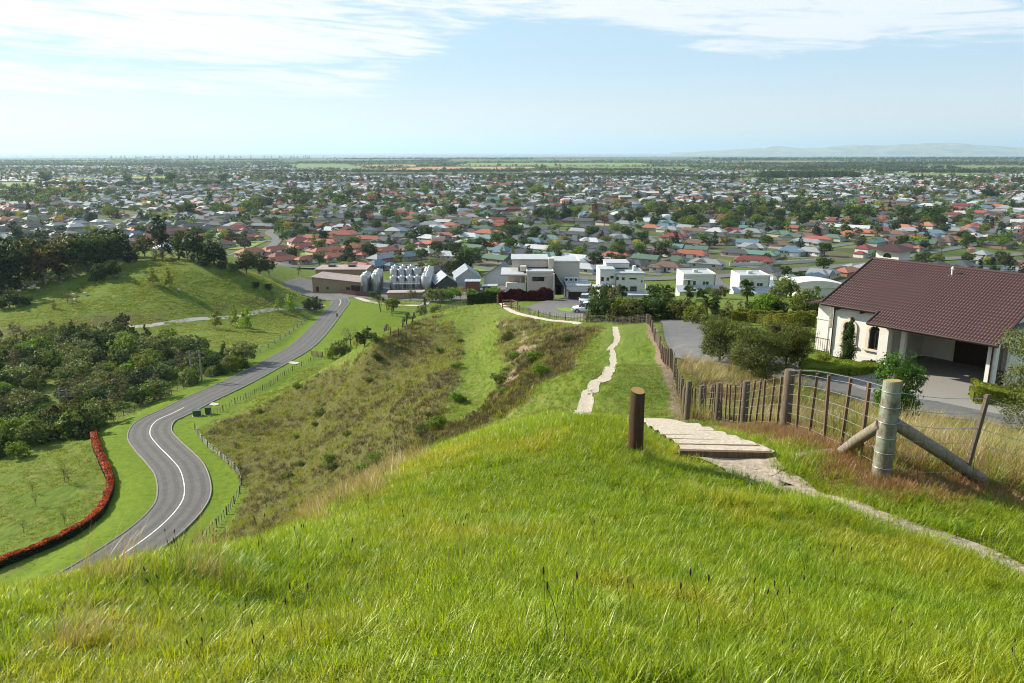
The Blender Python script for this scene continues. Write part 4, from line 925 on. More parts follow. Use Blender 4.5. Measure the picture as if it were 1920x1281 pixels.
def tile_house():
    W1 = th_x(1591, 0, 1.5); W2 = th_x(1639, 0, 1.4); W2 = min(W2, XC0-.35); hs = [(W1, .72, .95, 2.05), (W2, .72, .95, 2.05)]
    mb = MB(); wall_arched(mb, 0, XC0-.002, WH, 0, .25, hs); mb.span((0, .25, 0), (.25, 10.2, WH)); mb.span((XR-.8, CD+.01, 0), (XR-.55, 10.2, WH)); mb.span((.25, 9.95, 0), (XR-.8, 10.2, WH))
    mb.face([(0, 0, WH), (0, 10.2, WH), (0, RY, RZ-.25)][::-1]); mb.face([(XR-.55, 0, WH), (XR-.55, 10.2, WH), (XR-.55, RY, RZ-.25)])
    mb.build('wall', TH, M_STUCCO)
    for h in hs: arched_window(TH, *h, .13)
    mb = MB(); mb.span((-.015, -.02, 0), (XC0-.02, -.002, .42)); mb.build('plinth', TH, M_STUCCO)
    # carport
    B = EZ-1.25*PIT-.36
    mb = MB(); mb.span((XC0, -.9, 0), (XC0+.55, -.35, B)); mb.span((XC0, -.35, 0), (XC0+.2, CD, B)); mb.build('carport_wall', TH, M_STUCCO)
    mb = MB(); mb.span((XC1-.42, -.9, 0), (XC1, -.45, B)); mb.build('pillar', TH, M_STUCCO)
    mb = MB(); mb.span((XC1-.15, 1.2, 0), (XC1+.0, CD, B)); mb.build('carport_wall', TH, M_STUCCO)
    mb = MB(); mb.span((XO0-.25, -.32, 0), (XO0-.02, 0.0, B)); mb.build('pillar', TH, M_STUCCO)
    mb = MB(); mb.span((XC0+.2, CD, 0), (XC1+.002, CD+.2, B+.5)); mb.build('carport_wall', TH, M_STUCCO)
    mb = MB(); mb.span((XC0, -.905, B), (XC1+.003, -.45, B+.26)); mb.build('carport_beam', TH, M_WHITE)
    mb = MB(); mb.span((XC0+.2, -.45, B+.14), (XC1, CD, B+.2)); mb.build('carport_ceiling', TH, M_WHITE)
    dx0 = XO0+.9; mb = MB(); mb.span((dx0, CD-.05, 0), (dx0+2.5, CD-.003, 2.15))
    for k in range(5): mb.span((dx0+.05, CD-.07, .1+k*.42), (dx0+2.45, CD-.051, .46+k*.42))
    d = mb.build('garage_door', TH, M_DKDOOR)
    mb = MB(); mb.span((dx0-.12, CD-.08, 0), (dx0-.003, CD-.002, 2.3)); mb.span((dx0+2.503, CD-.08, 0), (dx0+2.62, CD-.002, 2.3)); mb.span((dx0-.002, CD-.08, 2.153), (dx0+2.502, CD-.002, 2.3)); mb.build('door_frame', d, M_STONE)
    mb = MB(); mb.span((XC0+.56, -.9, .005), (XC1-.43, CD, .03)); mb.build('carport_floor', TH, M_AGG)
    # roof: tiles on the front slope, carport apron, back slope
    rf = MB(); t = .06
    def slab(x0, x1, ya, za, yb, zb): rf.mesh([(x0, ya, za-t), (x1, ya, za-t), (x1, yb, zb-t), (x0, yb, zb-t), (x0, ya, za-.005), (x1, ya, za-.005), (x1, yb, zb-.005), (x0, yb, zb-.005)], [(3, 2, 1, 0), (4, 5, 6, 7), (0, 1, 5, 4), (1, 2, 6, 5), (2, 3, 7, 6), (3, 0, 4, 7)])
    slab(-.6, XR, -.5, EZ, RY, RZ); slab(XC0-.35, XR, -1.75, EZ-1.25*PIT, -.5, EZ); slab(-.6, XR, 11.7, RZ-(11.7-RY)*PIT, RY, RZ)
    roof = rf.build('roof', TH, M_BROWN)
    tiles('roof_tiles', roof, -.6, XR, -.5, RY, EZ, RZ); tiles('roof_tiles', roof, XC0-.35, XR, -1.76, -.46, EZ-1.26*PIT, EZ+.04*PIT)
    mb = MB()
    for k in range(int((XR+.6)/.42)): mb.tube([(-.6+.42*k, RY, RZ+.0), (-.6+.42*k+.44, RY, RZ+.0)], [.12, .105], 8)
    mb.build('ridge_caps', roof, M_TILE)['kind'] = 'stuff'
    for x_, ya in ((-.62, -.5), (XR+.02, -1.75)):
        mb = MB(); za = EZ+(ya+.5)*PIT; mb.tube([(x_, ya, za+.03), (x_, RY, RZ+.03)], .07, 6); mb.build('verge', roof, M_TILE)
    mb = MB(); mb.tube([(XC0-.35, -1.75, EZ-1.25*PIT+.03), (XC0-.35, -.5, EZ+.03)], .06, 6); mb.build('verge', roof, M_TILE)
    for x0, x1, y, z in ((-.62, XC0-.38, -.56, EZ-.06), (XC0-.38, XR+.04, -1.82, EZ-1.25*PIT-.06)):
        mb = MB(); mb.tube([(x0, y, z), (x1, y, z)], .07, 8); mb.span((x0, y+.075, z-.12), (x1, y+.1, z+.04)); mb.build('gutter', roof, M_BROWN)
    for x in (W1-.75, (W1+W2)/2, W2+.1):
        mb = MB(); mb.span((x-.05, -.45, EZ-.34), (x+.05, -.003, EZ-.14)); mb.build('bracket', roof, M_BROWN)
    for x, y, zt in ((.10, -.06, EZ-.15), (XC1-.16, -.96, B+.3)):
        mb = MB(); mb.tube([(x, y-.42 if y > -.5 else y-.75, zt), (x, y, zt-.12), (x, y, .05)], .045, 8); mb.build('downpipe', TH, M_BROWN)
    mb = MB(); X = th_x(1783, RY-1, RZ-.4); mb.tube([(X, RY-.9, RZ-.45), (X, RY-.9, RZ+.02)], .05, 8); mb.tube([(X, RY-.9, RZ+.0), (X, RY-.9, RZ+.16)], [.11, .04], 8); mb.box((X+.02, RY-.9, RZ-.42), (.3, .3, .06)); mb.build('vent_pipe', roof, M_WHITE)
    for x in (XC0+.35, XC1-.6):
        mb = MB(); mb.lathe([(.01, .06), (.06, .05), (.085, 0), (.085, -.06), (.01, -.09)], (x, -.99, B+.12), 10); mb.tube([(x, -.99, B+.16), (x, -.9, B+.18)], .02, 6); mb.build('lamp', TH, M_BROWN)
    # arcade pier at the left end
    mb = MB(); mb.span((-1.55, .9, -.3), (-.75, 1.7, 3.05)); mb.span((-.75, .95, -.3), (-.003, 1.5, 1.55)); mb.span((-.75, 1.0, 2.5), (-.003, 1.5, 3.0)); mb.span((-1.6, .85, 2.05), (-.7, 1.75, 2.15)); mb.build('arcade_pier', TH, M_STUCCO)
    mb = MB(); mb.mesh([(-1.9, .3, 3.05), (-.62, .3, 3.35), (-.62, 4, 3.35), (-1.9, 4, 3.05), (-1.9, .3, 3.18), (-.62, .3, 3.48), (-.62, 4, 3.48), (-1.9, 4, 3.18)], [(3, 2, 1, 0), (4, 5, 6, 7), (0, 1, 5, 4), (1, 2, 6, 5), (2, 3, 7, 6), (3, 0, 4, 7)]); mb.build('porch_roof', TH, M_TILE)
    # lantern tower behind the ridge
    ty = RY+2.6; tx = th_x(1674, ty, RZ); a = .80; T0 = th_z(489, tx, ty-a); T1 = th_z(469, tx, ty-a); T2 = th_z(457, tx, ty)
    mb = MB(); mb.span((tx-a-.1, ty-a-.1, 3), (tx+a+.1, ty+a+.1, T0-.12)); mb.build('tower_base', TH, M_STUCCO)
    mb = MB(); mb.span((tx-a-.22, ty-a-.22, T0-.12), (tx+a+.22, ty+a+.22, T0)); tw = mb.build('tower_trim', TH, M_BROWN)
    mb = MB(); hh = T1-T0; q0 = T0+.28*hh; q1 = T0+.72*hh
    # wall_arched starts at z 0, so the front is built in pieces about the arch
    mb.span((tx-a, ty-a, T0), (tx-.3, ty-a+.15, T1)); mb.span((tx+.3, ty-a, T0), (tx+a, ty-a+.15, T1)); mb.span((tx-.3, ty-a, T0), (tx+.3, ty-a+.15, q0))
    for k in range(10):
        p0, p1 = math.pi*k/10, math.pi*(k+1)/10; zs = q1-.3; A_ = (tx+.3*math.cos(p0), max(zs, q0)+.3*math.sin(p0)); B_ = (tx+.3*math.cos(p1), max(zs, q0)+.3*math.sin(p1)); mb.face([(A_[0], ty-a, A_[1]), (A_[0], ty-a, T1), (B_[0], ty-a, T1), (B_[0], ty-a, B_[1])])
    mb.span((tx-a, ty+a-.15, T0), (tx+a, ty+a, T1)); mb.span((tx+a-.15, ty-a+.15, T0), (tx+a, ty+a-.15, T1))
    mb.span((tx-a, ty-a+.15, T0), (tx-a+.15, ty+a-.15, q0)); mb.span((tx-a, ty-a+.15, q1), (tx-a+.15, ty+a-.15, T1)); mb.span((tx-a, ty-.12, q0), (tx-a+.15, ty+.12, q1)); tw = mb.build('lantern_tower', TH, M_STUCCO)
    mb = MB(); mb.span((tx-.3, ty-a+.1, q0), (tx+.3, ty-a+.12, q1+.1)); mb.build('pane', tw, M_GLASS)
    for y0, y1 in ((ty-a+.16, ty-.13), (ty+.13, ty+a-.16)):
        mb = MB(); mb.span((tx-a+.08, y0, q0), (tx-a+.1, y1, q1)); mb.build('pane', tw, M_GLASS)
    mb = MB(); e = a+.34; mb.mesh([(tx-e, ty-e, T1), (tx+e, ty-e, T1), (tx+e, ty+e, T1), (tx-e, ty+e, T1), (tx-.12, ty-.12, T2), (tx+.12, ty-.12, T2), (tx+.12, ty+.12, T2), (tx-.12, ty+.12, T2)], [(3, 2, 1, 0), (4, 5, 6, 7), (0, 1, 5, 4), (1, 2, 6, 5), (2, 3, 7, 6), (3, 0, 4, 7)]); mb.tube([(tx, ty, T2), (tx, ty, T2+.12)], [.14, .05], 8); mb.build('tower_roof', tw, M_TILE)
tile_house()
# forecourt and drive
fc = poly_world([(1500, 702), (1560, 690), (1630, 690), (1690, 700), (1850, 728), (1990, 750), (1990, 800), (1760, 757), (1640, 742), (1560, 712)])
mb = MB(); mb.prism([tuple(p) for p in fc][::-1], 47.0, 47.335); tag(mb.build('driveway', None, M_AGG), 'pale exposed aggregate forecourt in front of the carport', 'driveway', kind='structure')
drv = resample(catmull([hit(*p) for p in DRV_PX], 8), .6)
drv = smooth_z(drv, 7)
ribbon('driveway', drv, 5.0, M_ASPH2, .10, label='grey asphalt drive passing the tile-roofed house', cat='driveway', cross=5)
def rail_gate():
    a = _O+_u*-2.2+_v*.2; root = empty('garden_railing', a, TA); tag(root, 'black metal garden railing at the corner of the white house', 'railing')
    for z in (.12, .95):
        mb = MB(); mb.box((1.0, 0, z), (2.1, .03, .04)); mb.build('rail', root, M_BROWN)
    mb = MB(); mb.box((0, 0, .5), (.02, .02, .86)); bm_ = mb.me('bar'); bm_.materials.append(M_BROWN)
    for k in range(14): obj('bar', bm_, root, None, (.02+k*.155, 0, 0))
rail_gate()
# ================================================================ modern houses, cars, winery
M_RENDER = pm('beige_render', (.50, .45, .40), (.43, .385, .34), 2.5, .9, .1); M_PALE = pm('pale_render', (.58, .57, .54), (.50, .49, .465), 1.5, .9, .1)
M_ROOFW = pm('pale_roof', (.37, .395, .43), (.28, .305, .34), 1.2, .7); M_STEEL = pm('stainless_steel', (.40, .41, .42), (.24, .245, .25), 1.6, .38, metal=.9, stretch=(3, 3, .3))
M_GALV = pm('galvanised_roof', (.50, .54, .58), (.36, .39, .43), .9, .45, metal=.4); M_DKMET = pm('dark_metal', (.05, .052, .055), None, 4, .5)
M_TANW = pm('tan_boards', (.34, .26, .16), (.23, .17, .10), 1.2, .85, stretch=(3, 3, .25)); M_RUST = pm('pinkish_roof', (.40, .32, .30), (.25, .19, .18), .8, .7); M_REDBR = pm('red_brown_cladding', (.17, .055, .03), (.11, .035, .02), 2, .7)
M_FASC = pm('maroon_door', (.06, .02, .02), None, 3, .5)
def window(parent, x0, x1, z0, z1, y, fm=None, bars=1, face='y'):
    """a frame proud of the wall with its pane set in"""
    w = .06; mb = MB(); P = lambda x, yy, z: (x, yy, z) if face == 'y' else (yy, x, z)
    def sp(a, b, c, d, e, f): mb.span(P(a, c, e), P(b, d, f))
    sp(x0, x1, y-.05, y+.02, z0, z0+w); sp(x0, x1, y-.05, y+.02, z1-w, z1); sp(x0, x0+w, y-.05, y+.02, z0+w, z1-w); sp(x1-w, x1, y-.05, y+.02, z0+w, z1-w)
    for k in range(1, bars+1): xx = x0+(x1-x0)*k/(bars+1); sp(xx-.03, xx+.03, y-.048, y+.02, z0+w, z1-w)
    f = mb.build('window', parent, fm or M_WHITE); mb = MB(); sp(x0+.03, x1-.03, y-.02, y-.008, z0+.03, z1-.03); mb.build('pane', f, M_GLASS); return f
def frame_at(name, px, py, z, label, cat='house', group=None):
    a = at_z(px, py, z); s = F/(a[1]*CP-(a[2]-CAMZ)*SP)
    o = empty(name, a); tag(o, label, cat, group)
    return o, (lambda q: (q-px)/s), (lambda q: (py-q)/s), s
def part(root, name, m, *boxes):
    mb = MB()
    for a, b in boxes: mb.span(a, b)
    return mb.build(name, root, m)
def modern_house():
    r, X, Z, s = frame_at('modern_house', 1037, 560, 33.5, 'beige flat-roofed modern house with a striped curved roof and garage')
    D = 9
    part(r, 'wall', M_RENDER, ((X(988), 0, 0), (X(1037), D, Z(512)+.1)))
    part(r, 'parapet', M_PALE, ((X(987), -.05, Z(512)+.1), (X(1037.5), .2, Z(508))), ((X(987), .2, Z(512)+.1), (X(989), D, Z(508))), ((X(1035.5), .2, Z(512)+.1), (X(1037.5), D, Z(508))))
    part(r, 'roof', M_ROOFW, ((X(989), .2, Z(512)+.1), (X(1035.5), D, Z(512)+.25)))
    part(r, 'upper_wall', M_RENDER, ((X(960), 5, Z(508)), (X(1030), 12, Z(494))))
    part(r, 'upper_roof', M_ROOFW, ((X(958), 4.7, Z(494)), (X(1031), 12.3, Z(492)))); part(r, 'roof_box', M_RENDER, ((X(976), 2.5, Z(512)), (X(987), 4.5, Z(503))))
    # left veranda under the thin canopy
    part(r, 'canopy', M_ROOFW, ((X(939), 1, Z(519)), (X(988), 10, Z(516)))); part(r, 'veranda_back', M_RENDER, ((X(952), 7, 0), (X(986), 10, Z(519)))); 
    for q in (962, 975): part(r, 'column', M_RENDER, ((X(q), 1.3, 0), (X(q+1.5), 1.6, Z(519))))
    part(r, 'balustrade', M_PALE, ((X(950), 1.0, 0), (X(986), 1.2, Z(532)))); part(r, 'veranda_floor', M_RENDER, ((X(948), 1.2, 0), (X(986), 7, Z(540))))
    window(r, X(998), X(1020), Z(527), Z(519), 0, M_BFRAME, 2); part(r, 'window_hood', M_RENDER, ((X(996), -.5, Z(518)), (X(1023), -.003, Z(517))))
    part(r, 'block', M_RENDER, ((X(1037)+.01, 4, 0), (X(1089), 12, Z(497))))
    part(r, 'block_parapet', M_PALE, ((X(1037)+.01, 3.9, Z(497)), (X(1090), 4.1, Z(494))), ((X(1088), 4.1, Z(497)), (X(1090), 12, Z(494)))); part(r, 'block_roof', M_ROOFW, ((X(1040), 4.1, Z(497)), (X(1088), 12, Z(496))))
    part(r, 'chimney', M_RENDER, ((X(1030), 3.2, Z(510)), (X(1040), 5.2, Z(489))))
    # garage
    g0, g1 = X(1061), X(1107); part(r, 'garage_wall', M_PALE, ((g0, -1.2, Z(545)), (g1, 6, Z(534))), ((g0, -1.2, 0), (g0+.35, 6, Z(545))), ((g1-.35, -1.2, 0), (g1, 6, Z(545))))
    part(r, 'garage_roof', M_ROOFW, ((g0-.1, -1.3, Z(534)), (g1+.1, 3.99, Z(533)))); part(r, 'garage_door', M_FASC, ((g0+.35, -.6, 0), (g1-.35, -.5, Z(545))))
    for k in range(3):
        q = 1060+k*9; b = part(r, 'air_conditioner', M_WHITE, ((X(q), 2.6, Z(533)+.05), (X(q+7.5), 3.3, Z(524.5)))); mb = MB(); c = ((X(q)+X(q+7.5))/2, 2.58, Z(533)+.05+.42); mb.tube([(c[0]-.04, 2.585, c[2]), (c[0]-.04, 2.56, c[2])], .27, 12); mb.build('fan', b, M_DKMET)
    # the curved striped roof sweeping down beside the garage
    prof = [(1037, 505), (1042, 513), (1048, 523), (1055, 533), (1062, 540), (1068, 544)]; st = MB(); sd = MB(); n = 14
    for k in range(n):
        y0 = -1.6+k*.42
        for (a, b), (c, d) in zip(prof[:-1], prof[1:]):
            mbx = st if k % 2 else sd; u = [(X(a), y0, Z(b)), (X(c), y0, Z(d)), (X(c), y0+.42, Z(d)), (X(a), y0+.42, Z(b))]; mbx.face(u[::-1]); mbx.face([(p[0], p[1], p[2]-.12) for p in u])
    st.build('curved_roof', r, M_DKMET)['label'] = 'dark stripes of the curved roof'; sd.build('curved_roof', r, M_GALV)
    mb = MB()
    for k in range(8): mb.span((X(1037)+k*.02, -1.62+k*.84, 0), (X(1037)+.14+k*.02, -1.6+k*.84+.08, 0))
    part(r, 'porch_post', M_PALE, ((X(1056), -1.3, 0), (X(1058.5), -1.05, Z(536)))); part(r, 'porch_wall', M_PALE, ((X(1036), -.9, 0), (X(1039), 3.9, Z(512)))); part(r, 'door', M_FASC, ((X(1045), 3.85, 0), (X(1055), 3.99, Z(541))))
modern_house()
def cube_house():
    r, X, Z, s = frame_at('white_house', 1164, 562, 28.5, 'white cube house with small square windows beyond the modern house garage')
    part(r, 'wall', M_PALE, ((X(1124), 0, 0), (X(1152), 8, Z(506)))); part(r, 'tall_wall', M_PALE, ((X(1152)+.01, -.6, 0), (X(1205), 7, Z(512)))); part(r, 'upper_wall', M_PALE, ((X(1140), 5, Z(508)), (X(1184), 11, Z(500))))
    part(r, 'roof', M_ROOFW, ((X(1124)-.1, -.1, Z(506)), (X(1152), 4.9, Z(504.5)))); part(r, 'roof', M_ROOFW, ((X(1152)-.05, -.75, Z(512)), (X(1205)+.1, 7.1, Z(510.5)))); part(r, 'roof', M_ROOFW, ((X(1139), 4.9, Z(500)), (X(1185), 11.1, Z(498.5))))
    window(r, X(1126), X(1131), Z(527), Z(519), 0, M_BFRAME, 0); window(r, X(1143), X(1149), Z(522), Z(517), 0, M_BFRAME, 0); window(r, X(1153.5), X(1158), Z(524), Z(518), -.6, M_BFRAME, 0); window(r, X(1178), X(1191), Z(523), Z(520), -.6, M_BFRAME, 1); window(r, X(1199), X(1203.5), Z(529), Z(524), -.6, M_WHITE, 0)
    for q0, q1, z0, z1, yy in ((1133, 1139, 552, 541, 0), (1160, 1170, 545, 535, -.6), (1180, 1192, 545, 536, -.6), (1136, 1141, 526, 520, 0), (1164, 1169, 524, 519, -.6)): window(r, X(q0), X(q1), Z(z0), Z(z1), yy, M_BFRAME, 1)
    part(r, 'downpipe', M_DKMET, ((X(1152.3), -.72, 0), (X(1153), -.62, Z(512)))); part(r, 'band', M_RENDER, ((X(1152)-.02, -.66, Z(514)), (X(1205)+.05, -.602, Z(513)))); part(r, 'chimney', M_PALE, ((X(1188), 2, Z(510.5)), (X(1193), 3.2, Z(501)))); part(r, 'skylight', M_GLASS, ((X(1160), 1.5, Z(510.5)), (X(1172), 3.5, Z(509.5))))
    part(r, 'terrace_roof', M_ROOFW, ((X(1108), -3.5, Z(535)), (X(1150), -.01, Z(533))))
    for q in (1110, 1128, 1146): part(r, 'column', M_PALE, ((X(q), -3.3, 0), (X(q+2), -3.0, Z(535))))
    mb = MB(); mb.mesh([(X(1204), -3, 0), (X(1240), -3, 0), (X(1205), -3, Z(528)), (X(1204), -2.7, 0), (X(1240), -2.7, 0), (X(1205), -2.7, Z(528))], [(0, 1, 2), (5, 4, 3), (1, 4, 5, 2), (0, 2, 5, 3)]); mb.build('sloping_wall', r, M_PALE)
    part(r, 'lower_roof', M_ROOFW, ((X(1150), -4.5, Z(549)), (X(1212), -.61, Z(546)))); part(r, 'lower_wall', M_PALE, ((X(1152), -4.3, 0), (X(1210), -.62, Z(549))))
cube_house()
def terrace_house(px, py, z, label, w=58, hgt=46, lean=0):
    r, X, Z, s = frame_at('white_house', px, py, z, label); a, b = px-w/2, px+w/2
    part(r, 'wall', M_PALE, ((X(a), 0, 0), (X(b), 8, Z(py-hgt)))); part(r, 'roof', M_ROOFW, ((X(a+1.5), .3, Z(py-hgt)), (X(b-1.5), 7.7, Z(py-hgt)+.1)))
    part(r, 'parapet', M_WHITE, ((X(a)-.03, -.05, Z(py-hgt)), (X(b)+.03, .25, Z(py-hgt-2.5))), ((X(a)-.03, .25, Z(py-hgt)), (X(a)+.25, 8, Z(py-hgt-2.5))), ((X(b)-.25, .25, Z(py-hgt)), (X(b)+.03, 8, Z(py-hgt-2.5))), ((X(a)+.25, 7.75, Z(py-hgt)), (X(b)-.25, 8, Z(py-hgt-2.5))))
    window(r, X(b-24), X(b-12), Z(py-hgt+19), Z(py-hgt+12), 0, M_WHITE, 1); window(r, X(a+8), X(a+14), Z(py-hgt+22), Z(py-hgt+10), 0, M_WHITE, 0); window(r, X(a+18), X(a+24), Z(py-hgt+20), Z(py-hgt+11), 0, M_WHITE, 0)
    mb = MB(); z0 = Z(py-hgt+28); x0, x1 = X(a-14), X(b+14); e = Z(py-hgt+19); mb.mesh([(x0, -3, z0), (x1, -3, z0), (x1, -.01, e), (x0, -.01, e), (x0, -3, z0-.15), (x1, -3, z0-.15), (x1, -.01, e-.15), (x0, -.01, e-.15)], [(0, 1, 2, 3), (7, 6, 5, 4), (0, 4, 5, 1), (1, 5, 6, 2), (3, 2, 6, 7), (0, 3, 7, 4)]); 
    part(r, 'lower_wall', M_PALE, ((X(a-10), -2.6, 0), (X(b+10), -.02, z0-.16))); mb.build('lower_roof', r, M_ROOFW); window(r, X(a+4), X(a+18), Z(py-3), Z(py-12), -2.6, M_WHITE, 1); window(r, X(b-14), X(b-2), Z(py-3), Z(py-12), -2.6, M_WHITE, 1)
    part(r, 'downpipe', M_DKMET, ((X(b-1.5), -.12, Z(py-hgt+19)), (X(b-.8), -.02, Z(py-hgt)))); part(r, 'band', M_RENDER, ((X(a)-.04, -.04, Z(py-hgt+4)), (X(b)+.04, -.002, Z(py-hgt+3.2))))
    rl_b = MB(); rl_b.span((X(a-10), -2.7, Z(py-14)), (X(b+10), -2.66, Z(py-15))); rl_b.build('balcony_rail', r, M_DKMET)
    for k in range(12): q_ = a-10+(b-a+20)*k/11; part(r, 'baluster', M_DKMET, ((X(q_), -2.7, 0), (X(q_)+.05, -2.66, Z(py-14))))
    part(r, 'door', M_FASC, ((X(px-4), -2.66, 0), (X(px+3), -2.62, Z(py-11)))); window(r, X(b)-.0, X(b)+.0+1.5, 1, 1, 0) if False else None
    part(r, 'vent_box', M_GALV, ((X(px-6), 3, Z(py-hgt)+.1), (X(px+2), 4.5, Z(py-hgt)+.8)))
    part(r, 'canopy', M_ROOFW, ((X(a-1), -1.2, Z(py-hgt+9)), (X(a+16), -.06, Z(py-hgt+7.5))))
terrace_house(1309, 565, 24.5, 'white two-storey house with a flat parapet roof behind the palm clump', 60, 50)
terrace_house(1412, 566, 24, 'white two-storey house between the tall palm and the round shrub', 56, 48)
def curved_house():
    r, X, Z, s = frame_at('white_house', 1535, 566, 22.5, 'long low white house with a gently curved roof left of the tiled roof'); a, b = 1494, 1600
    part(r, 'wall', M_PALE, ((X(a), 0, 0), (X(b), 7, Z(540)))); mb = MB(); n = 12
    P = [(X(a-2+(b-a+4)*k/n), Z(540-14*math.sin(math.pi*min(1, .25+.75*k/n)))) for k in range(n+1)]
    for (x0, z0), (x1, z1) in zip(P[:-1], P[1:]): mb.face([(x0, -.3, z0), (x1, -.3, z1), (x1, 7.3, z1), (x0, 7.3, z0)]); mb.face([(x0, -.3, Z(540)), (x1, -.3, Z(540)), (x1, -.3, z1), (x0, -.3, z0)])
    mb.build('roof', r, M_PALE)
    for q in (1504, 1512, 1520): window(r, X(q), X(q+4.5), Z(552), Z(545), 0, M_BFRAME, 0)
    part(r, 'lower_roof', M_WHITE, ((X(1500), -2.5, Z(556)), (X(1530), -.01, Z(554))))
curved_house()
# ---------------------------------------------------------------- cars
M_TYREM = pm('tyre', (.02, .02, .02), None, 10, .9); M_RIM = pm('alloy', (.5, .5, .52), None, 5, .35, metal=.8); M_LAMP = pm('lamp_glass', (.75, .75, .78), None, 5, .2); M_TAIL = pm('tail_lamp', (.4, .02, .02), None, 5, .3)
def carpaint(name, c):
    m, t = _new(name); p = N(t, 'ShaderNodeBsdfPrincipled'); p.inputs['Base Color'].default_value = (*c, 1); p.inputs['Roughness'].default_value = .3; p.inputs['Coat Weight'].default_value = .6
    o = N(t, 'ShaderNodeOutputMaterial'); t.links.new(p.outputs[0], o.inputs[0]); return m
def car(loc, rz, paint, label, kind='suv', glb=None):
    """x forward; body lofted from side profile sections"""
    L, Wd = (4.45, 1.8) if kind == 'suv' else (4.2, 1.7); hz = 1.62 if kind == 'suv' else 1.45
    r = empty('parked_car', loc, rz); tag(r, label, 'car', 'parked cars')
    prof = [(-.5, .34, .95), (-.485, .30, 1.02), (-.40, .26, 1.03), (-.2, .25, .99), (.0, .25, .98), (.18, .25, .97), (.30, .26, .94), (.40, .28, .86), (.475, .30, .76), (.5, .36, .62)]
    mb = MB(); n = len(prof); vs = []
    for i, (x, z0, z1) in enumerate(prof):
        w = Wd/2*(1-.16*abs(2*x)**3.2); zb = z1*hz/1.62
        for sx, zz in ((-.94, z0), (-1, (z0*1.6+zb)/2.6), (-.98, zb*.97), (-.88, zb), (.88, zb), (.98, zb*.97), (1, (z0*1.6+zb)/2.6), (.94, z0)): vs.append((x*L, sx*w, zz))
    fs = [(i*8+k, (i+1)*8+k, (i+1)*8+(k+1) % 8, i*8+(k+1) % 8) for i in range(n-1) for k in range(8)]+[tuple(range(8)), tuple(range((n-1)*8, n*8))[::-1]]
    mb.mesh(vs, fs, True); body = mb.build('body', r, paint)
    b = hz; cab = [(-.475, 1.0, .0), (-.40, 1.46, 1), (-.22, b, 1), (.02, b*.99, 1), (.12, b*.94, 1), (.27, .96, .0)]
    mb = MB(); vs = []
    for x, z, t in cab: w = Wd/2*(.72 if t else .86); vs += [(x*L, -w, z), (x*L, w, z)]
    mb.mesh(vs, [(2*i, 2*i+1, 2*i+3, 2*i+2) for i in range(1, 4)]); rf = mb.build('cabin_roof', r, paint)
    mb = MB(); mb.mesh(vs, [(0, 1, 3, 2)]); mb.build('rear_window', r, M_GLASS); mb = MB(); mb.mesh(vs, [(8, 9, 11, 10)]); mb.build('windscreen', r, M_GLASS)
    for sgn in (0, 1):
        mb = MB(); lo = [(x*L, (Wd/2*.87)*(1 if sgn else -1), .97) for x in (-.46, .25)]; up = [(x*L, (Wd/2*.722)*(1 if sgn else -1), z-.01) for x, z, t in cab[1:5]]
        mb.face([lo[0], lo[1]]+up[::-1]); mb.build('side_window', r, M_GLASS)
        for xx in (-.18, .05):
            mb = MB(); mb.tube([(xx*L, (Wd/2*.875)*(1 if sgn else -1), .97), (xx*L, (Wd/2*.73)*(1 if sgn else -1), b-.03)], .035, 4); mb.build('pillar', r, paint)
        mb = MB(); mb.box((.17*L, (Wd/2+.08)*(1 if sgn else -1), 1.0), (.12, .18, .13)); mb.build('mirror', r, paint)
        for xx, nm, m in ((.475, 'headlight', M_LAMP), (-.49, 'tail_light', M_TAIL)):
            mb = MB(); mb.box((xx*L, Wd*.35*(1 if sgn else -1), .74 if xx > 0 else .86), (.12, .36, .15)); mb.build(nm, r, m)
        for xx in (-.30, .31):
            mb = MB(); y = (Wd/2-.1)*(1 if sgn else -1); mb.tube([(xx*L, y-.1, .34), (xx*L, y+.1, .34)], .34, 16); w = mb.build('wheel', r, M_TYREM); mb = MB(); yy = y+.105*(1 if sgn else -1); mb.tube([(xx*L, yy-.01, .34), (xx*L, yy+.01, .34)], .21, 12); mb.build('rim', w, M_RIM)
    mb = MB(); mb.box((.497*L, 0, .5), (.05, 1.0, .22)); mb.build('grille', r, M_DKMET); mb = MB(); mb.box((.505*L, 0, .46), (.05, .45, .11)); mb.build('number_plate', r, M_WHITE); mb = MB(); mb.box((0, 0, .3), (L*.92, Wd*.9, .1)); mb.build('sill', r, M_DKMET)
P_WHITE = carpaint('white_car_paint', (.78, .78, .78)); P_SILV = carpaint('silver_car_paint', (.42, .45, .48)); P_DARK = carpaint('dark_car_paint', (.03, .04, .06)); P_BLUE = carpaint('pale_blue_car_paint', (.30, .38, .42))
c1 = hit(1097, 568); car((c1[0], c1[1]+.3, c1[2]), R(-105), P_SILV, 'silver four wheel drive car nosed out of the garage')
c2 = hit(1100, 586); car((c2[0], c2[1], c2[2]), R(172), P_WHITE, 'white crossover car parked side-on by the shrubs')
for px, py, m, lb, a in ((606, 545, P_BLUE, 'pale blue car parked against the tan winery shed', R(170)), (655, 550, P_DARK, 'dark car parked by the brown winery screen', R(165))):
    c = hit(px, py); car((c[0], c[1], c[2]+.03), a, m, lb, 'sedan')
